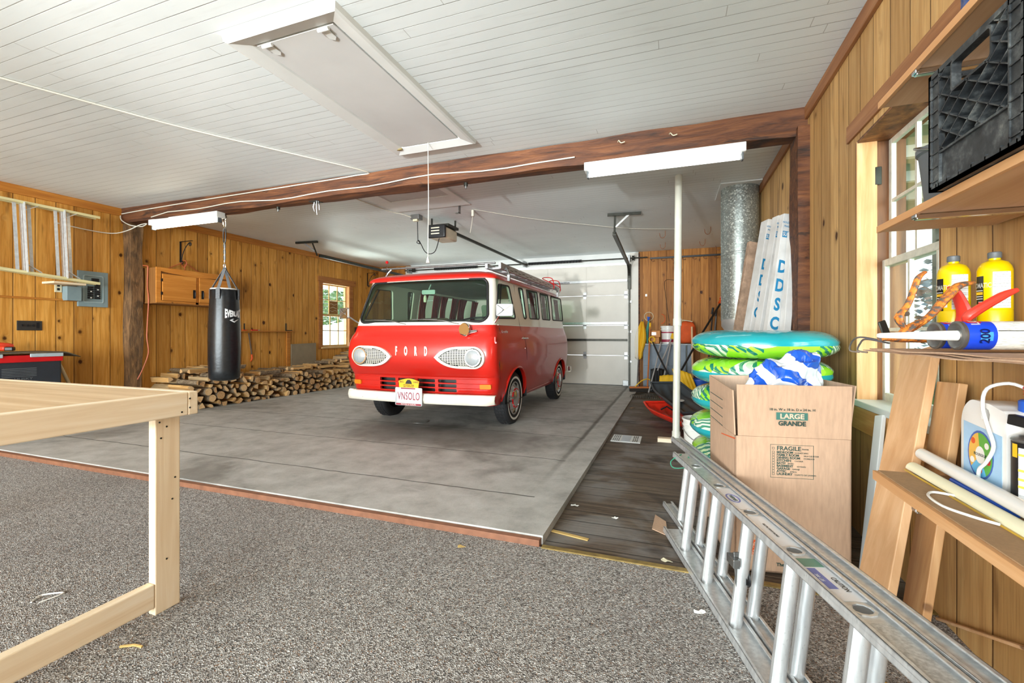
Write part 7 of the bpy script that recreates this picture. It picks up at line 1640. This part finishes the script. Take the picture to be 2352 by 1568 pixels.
t = thing('garden_hand_tools', (-.46, 8.93, .87), 'green and blue handled duster standing on the left end of the grey cabinet', 'duster')
m = MB(); m.tube([(-.44, 8.93, .87), (-.45, 8.95, 1.10), (-.42, 8.97, 1.30)], [.010, .03, .012], 8); m.build('sleeve', simple('sea_green', '#3f8f84', .6), t)
m = MB(); m.tube([(-.43, 8.97, 1.30), (-.42, 8.98, 1.38)], [.014, .03], 8); m.build('tip', m_blue, t)
m = MB(); m.tube([(-.43 + .085 * math.cos(a), 9.225, 1.40 + .085 * math.sin(a)) for a in [2 * math.pi * i / 28 for i in range(28)]], .006, 6, closed=True); tag(m.build('wire_hoop', m_creampaint), 'tan cord hoop hanging on the back wall above the grey cabinet', 'hoop')
t = thing('hook_rail', (.23, 9.24, 2.55), 'black rail with hooks high on the boarded back wall', 'rail')
m = MB(); m.box(-.407, .868, 9.215, 9.245, 2.535, 2.57); m.build('rail', m_black, t, smooth=0, bevel=.003)
for k in range(7):
    x = -.38 + k * .19; m = MB(); m.tube([(x, 9.21, 2.54), (x, 9.17, 2.50), (x + .03, 9.15, 2.48), (x + .06, 9.16, 2.50)], .005, 6); m.build('hook', m_rust, t)
for k, (x, y, lb) in enumerate(((-.098, 7.5, 'front one left of the white pole'), (.562, 7.45, 'front one right of the white pole'), (-.110, 8.45, 'rear one left of the white pole'), (.545, 8.40, 'rear one right of the white pole'), (.845, 8.93, 'one nearest the corner'))):
    m = MB(); m.tube([(x, y, 2.70), (x, y, 2.645)] + [(x - .042 + .042 * math.cos(math.radians(a)), y, 2.645 - .042 * math.sin(math.radians(a)) * 1.4) for a in range(10, 181, 17)] + [(x - .088, y, 2.668)], .0055, 6)
    tag(m.build('ceiling_hook', m_rust), 'reddish screw hook in the ceiling, ' + lb, 'hook', 'screw hooks in the rear ceiling')
m = MB(); m.tube([(-.05, 9.243, 1.30), (-.10, 9.243, 1.7), (-.13, 9.243, 2.09), (.06, 9.243, 2.10)], .004, 5); tag(m.build('thin_wire', m_dkmetal), 'thin dark wire running up the boarded back wall', 'wire')
m = MB(); m.box(-.50, -.46, 9.238, 9.25, 1.80, 1.85); tag(m.build('wall_button', m_whitepl, smooth=0, bevel=.003), 'small white button on the back wall beside the door jamb', 'button')
# sleds on the dark floorboards
def sled(name, lb, c, length, width, yaw, z0, mt, tilt, curl=.10):
    t = thing(name, (c[0], c[1], 0), lb, 'sled'); u_ = Vector((math.cos(yaw), math.sin(yaw), tilt)).normalized(); w_ = Vector((-math.sin(yaw), math.cos(yaw), 0)); up = u_.cross(w_)
    def f(a, b):
        s = (a - .5) * 2; q = (b - .5) * 2; e = max(abs(s) ** 6, abs(q) ** 4); wd = width / 2 * (1 - .22 * max(0, -s) ** 2)
        return Vector((c[0], c[1], z0)) + u_ * s * length / 2 + w_ * q * wd + up * (e * .085 + curl * max(0, -s - .6) * 1.2 + .012 * math.cos(q * 12) * (1 - e))
    m = MB(); m.grid(f, 36, 22); m.build('shell', mt, t, smooth=60, solid=.006, fix=False)
    m = MB(); r_ = [f(i / 16, 0) for i in range(17)] + [f(1, i / 10) for i in range(1, 11)] + [f(1 - i / 16, 1) for i in range(1, 17)] + [f(0, 1 - i / 10) for i in range(1, 10)]; m.tube(r_, .012, 6, closed=True); m.build('rim', mt, t)
    return t, f
m_sledr = simple('bright_red_plastic', '#dd2f1c', .3); m_sledg = simple('charcoal_sled_plastic', '#3b3f42', .4, var=.2)
t, f = sled('red_sled', 'red plastic snow sled lying under the dark grey sled', (.09, 5.52, 0), 1.15, .50, -1.12, .045, m_sledr, .0)
m = MB(); q = f(.2, .5); m.tube([q + Vector((-.07, 0, .05)), q + Vector((0, .02, .09)), q + Vector((.07, 0, .05))], .010, 6); m.build('handle', m_black, t)
t, f = sled('grey_sled', 'dark grey plastic sled resting tilted on the red one behind the white pole', (.13, 5.62, 0), 1.15, .50, -1.19, .215, m_sledg, -.13)
m = MB(); q = f(.42, .5); m.lathe([(0, 0), (.08, 0), (.075, .006), (0, .006)], tuple(q + Vector((0, 0, .014))), (0, 0, 1), 28, squash=.6); m.build('white_decal', m_whitepl, t)
m = MB(); m.box(-.47, -.16, 8.60, 8.78, .0, .06); tag(m.build('dark_tray', m_black, smooth=0, bevel=.01), 'flat black tray on the floor behind the push broom', 'tray')
t = thing('blue_bucket', (.42, 7.9, 0), 'dark blue plastic tub partly hidden behind the yellow shovel blades', 'tub'); m = MB(); m.lathe([(0, .002), (.14, .002), (.17, .30), (.18, .30), (.18, .32), (.16, .32), (.13, .02), (0, .02)], (.44, 7.85, 0), n=32); m.build('body', m_blue, t)
# ------------------------------------------------------------------ small litter on the floor
def scrap(name, x, y, z, s, mt, lb, seed, cat='litter'):
    rn_ = random.Random(seed); m = MB(); pts = []
    for i in range(9): a = 2 * math.pi * i / 9; r_ = s * rn_.uniform(.4, 1); pts.append((r_ * math.cos(a), r_ * .6 * math.sin(a), rn_.uniform(.001, .010)))
    m.add([(x, y, z + .006)] + [(x + a, y + b, z + c__) for a, b, c__ in pts] + [(x, y, z + .004)] + [(x + a, y + b, z + c__ - .0015) for a, b, c__ in pts], [(0, 1 + i, 1 + (i + 1) % 9) for i in range(9)] + [(10, 11 + (i + 1) % 9, 11 + i) for i in range(9)] + [(1 + i, 11 + i, 11 + (i + 1) % 9, 1 + (i + 1) % 9) for i in range(9)])
    return tag(m.build(name, mt, smooth=0), lb, cat)
m_dryleaf = simple('dry_leaf', '#a07a55', .9); m_straw = simple('straw', '#c9a867', .9)
scrap('dry_leaf', -.52, 6.5, .001, .05, m_dryleaf, 'dry brown leaf on the floorboards near the rake', 1, 'leaf')
scrap('paper_scrap', -.56, 2.68, .001, .03, m_whitepl, 'white paper scrap just right of the slab edge', 2)
scrap('paper_scrap', -.30, 2.58, .001, .025, m_whitepl, 'white paper scrap on the dark boards, right of the other', 3)
scrap('paper_scrap', -.02, 2.17, .001, .035, m_creampaint, 'crumpled pale scrap where the boards meet the carpet', 4)
scrap('paper_scrap', .10, 1.80, .007, .025, m_whitepl, 'white thread scrap on the carpet in front of the ladder', 5)
scrap('dry_leaf', -.97, 1.96, .007, .03, m_straw, 'yellow leaf scrap on the carpet by the slab edge', 6, 'leaf')
scrap('dry_leaf', .595, 1.62, .007, .02, m_yellow, 'bright yellow leaf on the carpet behind the ladder', 7, 'leaf')
m = MB(); m.tube([(-2.34, .99, .009), (-2.36, 1.03, .011), (-2.30, 1.07, .010), (-2.31, 1.00, .009)], .003, 5); tag(m.build('white_string', m_whitepl), 'short loop of white string on the carpet under the workbench', 'string')
m = MB(); m.tube([(-1.73, .95, .009), (-1.69, .97, .011), (-1.66, .975, .009)], .004, 5); tag(m.build('wood_sliver', m_straw), 'pale wood sliver on the carpet near the workbench leg', 'sliver')
m = MB(); m.lathe([(0, 0), (.10, 0), (.10, .004), (.09, .0045), (.0, .0045)], (-2.76, 4.50, .0325), n=32); tag(m.build('floor_drain', m_galv), 'round pale metal drain cover in the slab in front of the van', 'drain')
m = MB(); m.bar((-.60, 2.30, .003), (-.40, 2.26, .003), .022, .005); tag(m.build('wood_splinter', m_straw, smooth=0), 'long thin wood splinter lying by the corner of the slab', 'splinter')
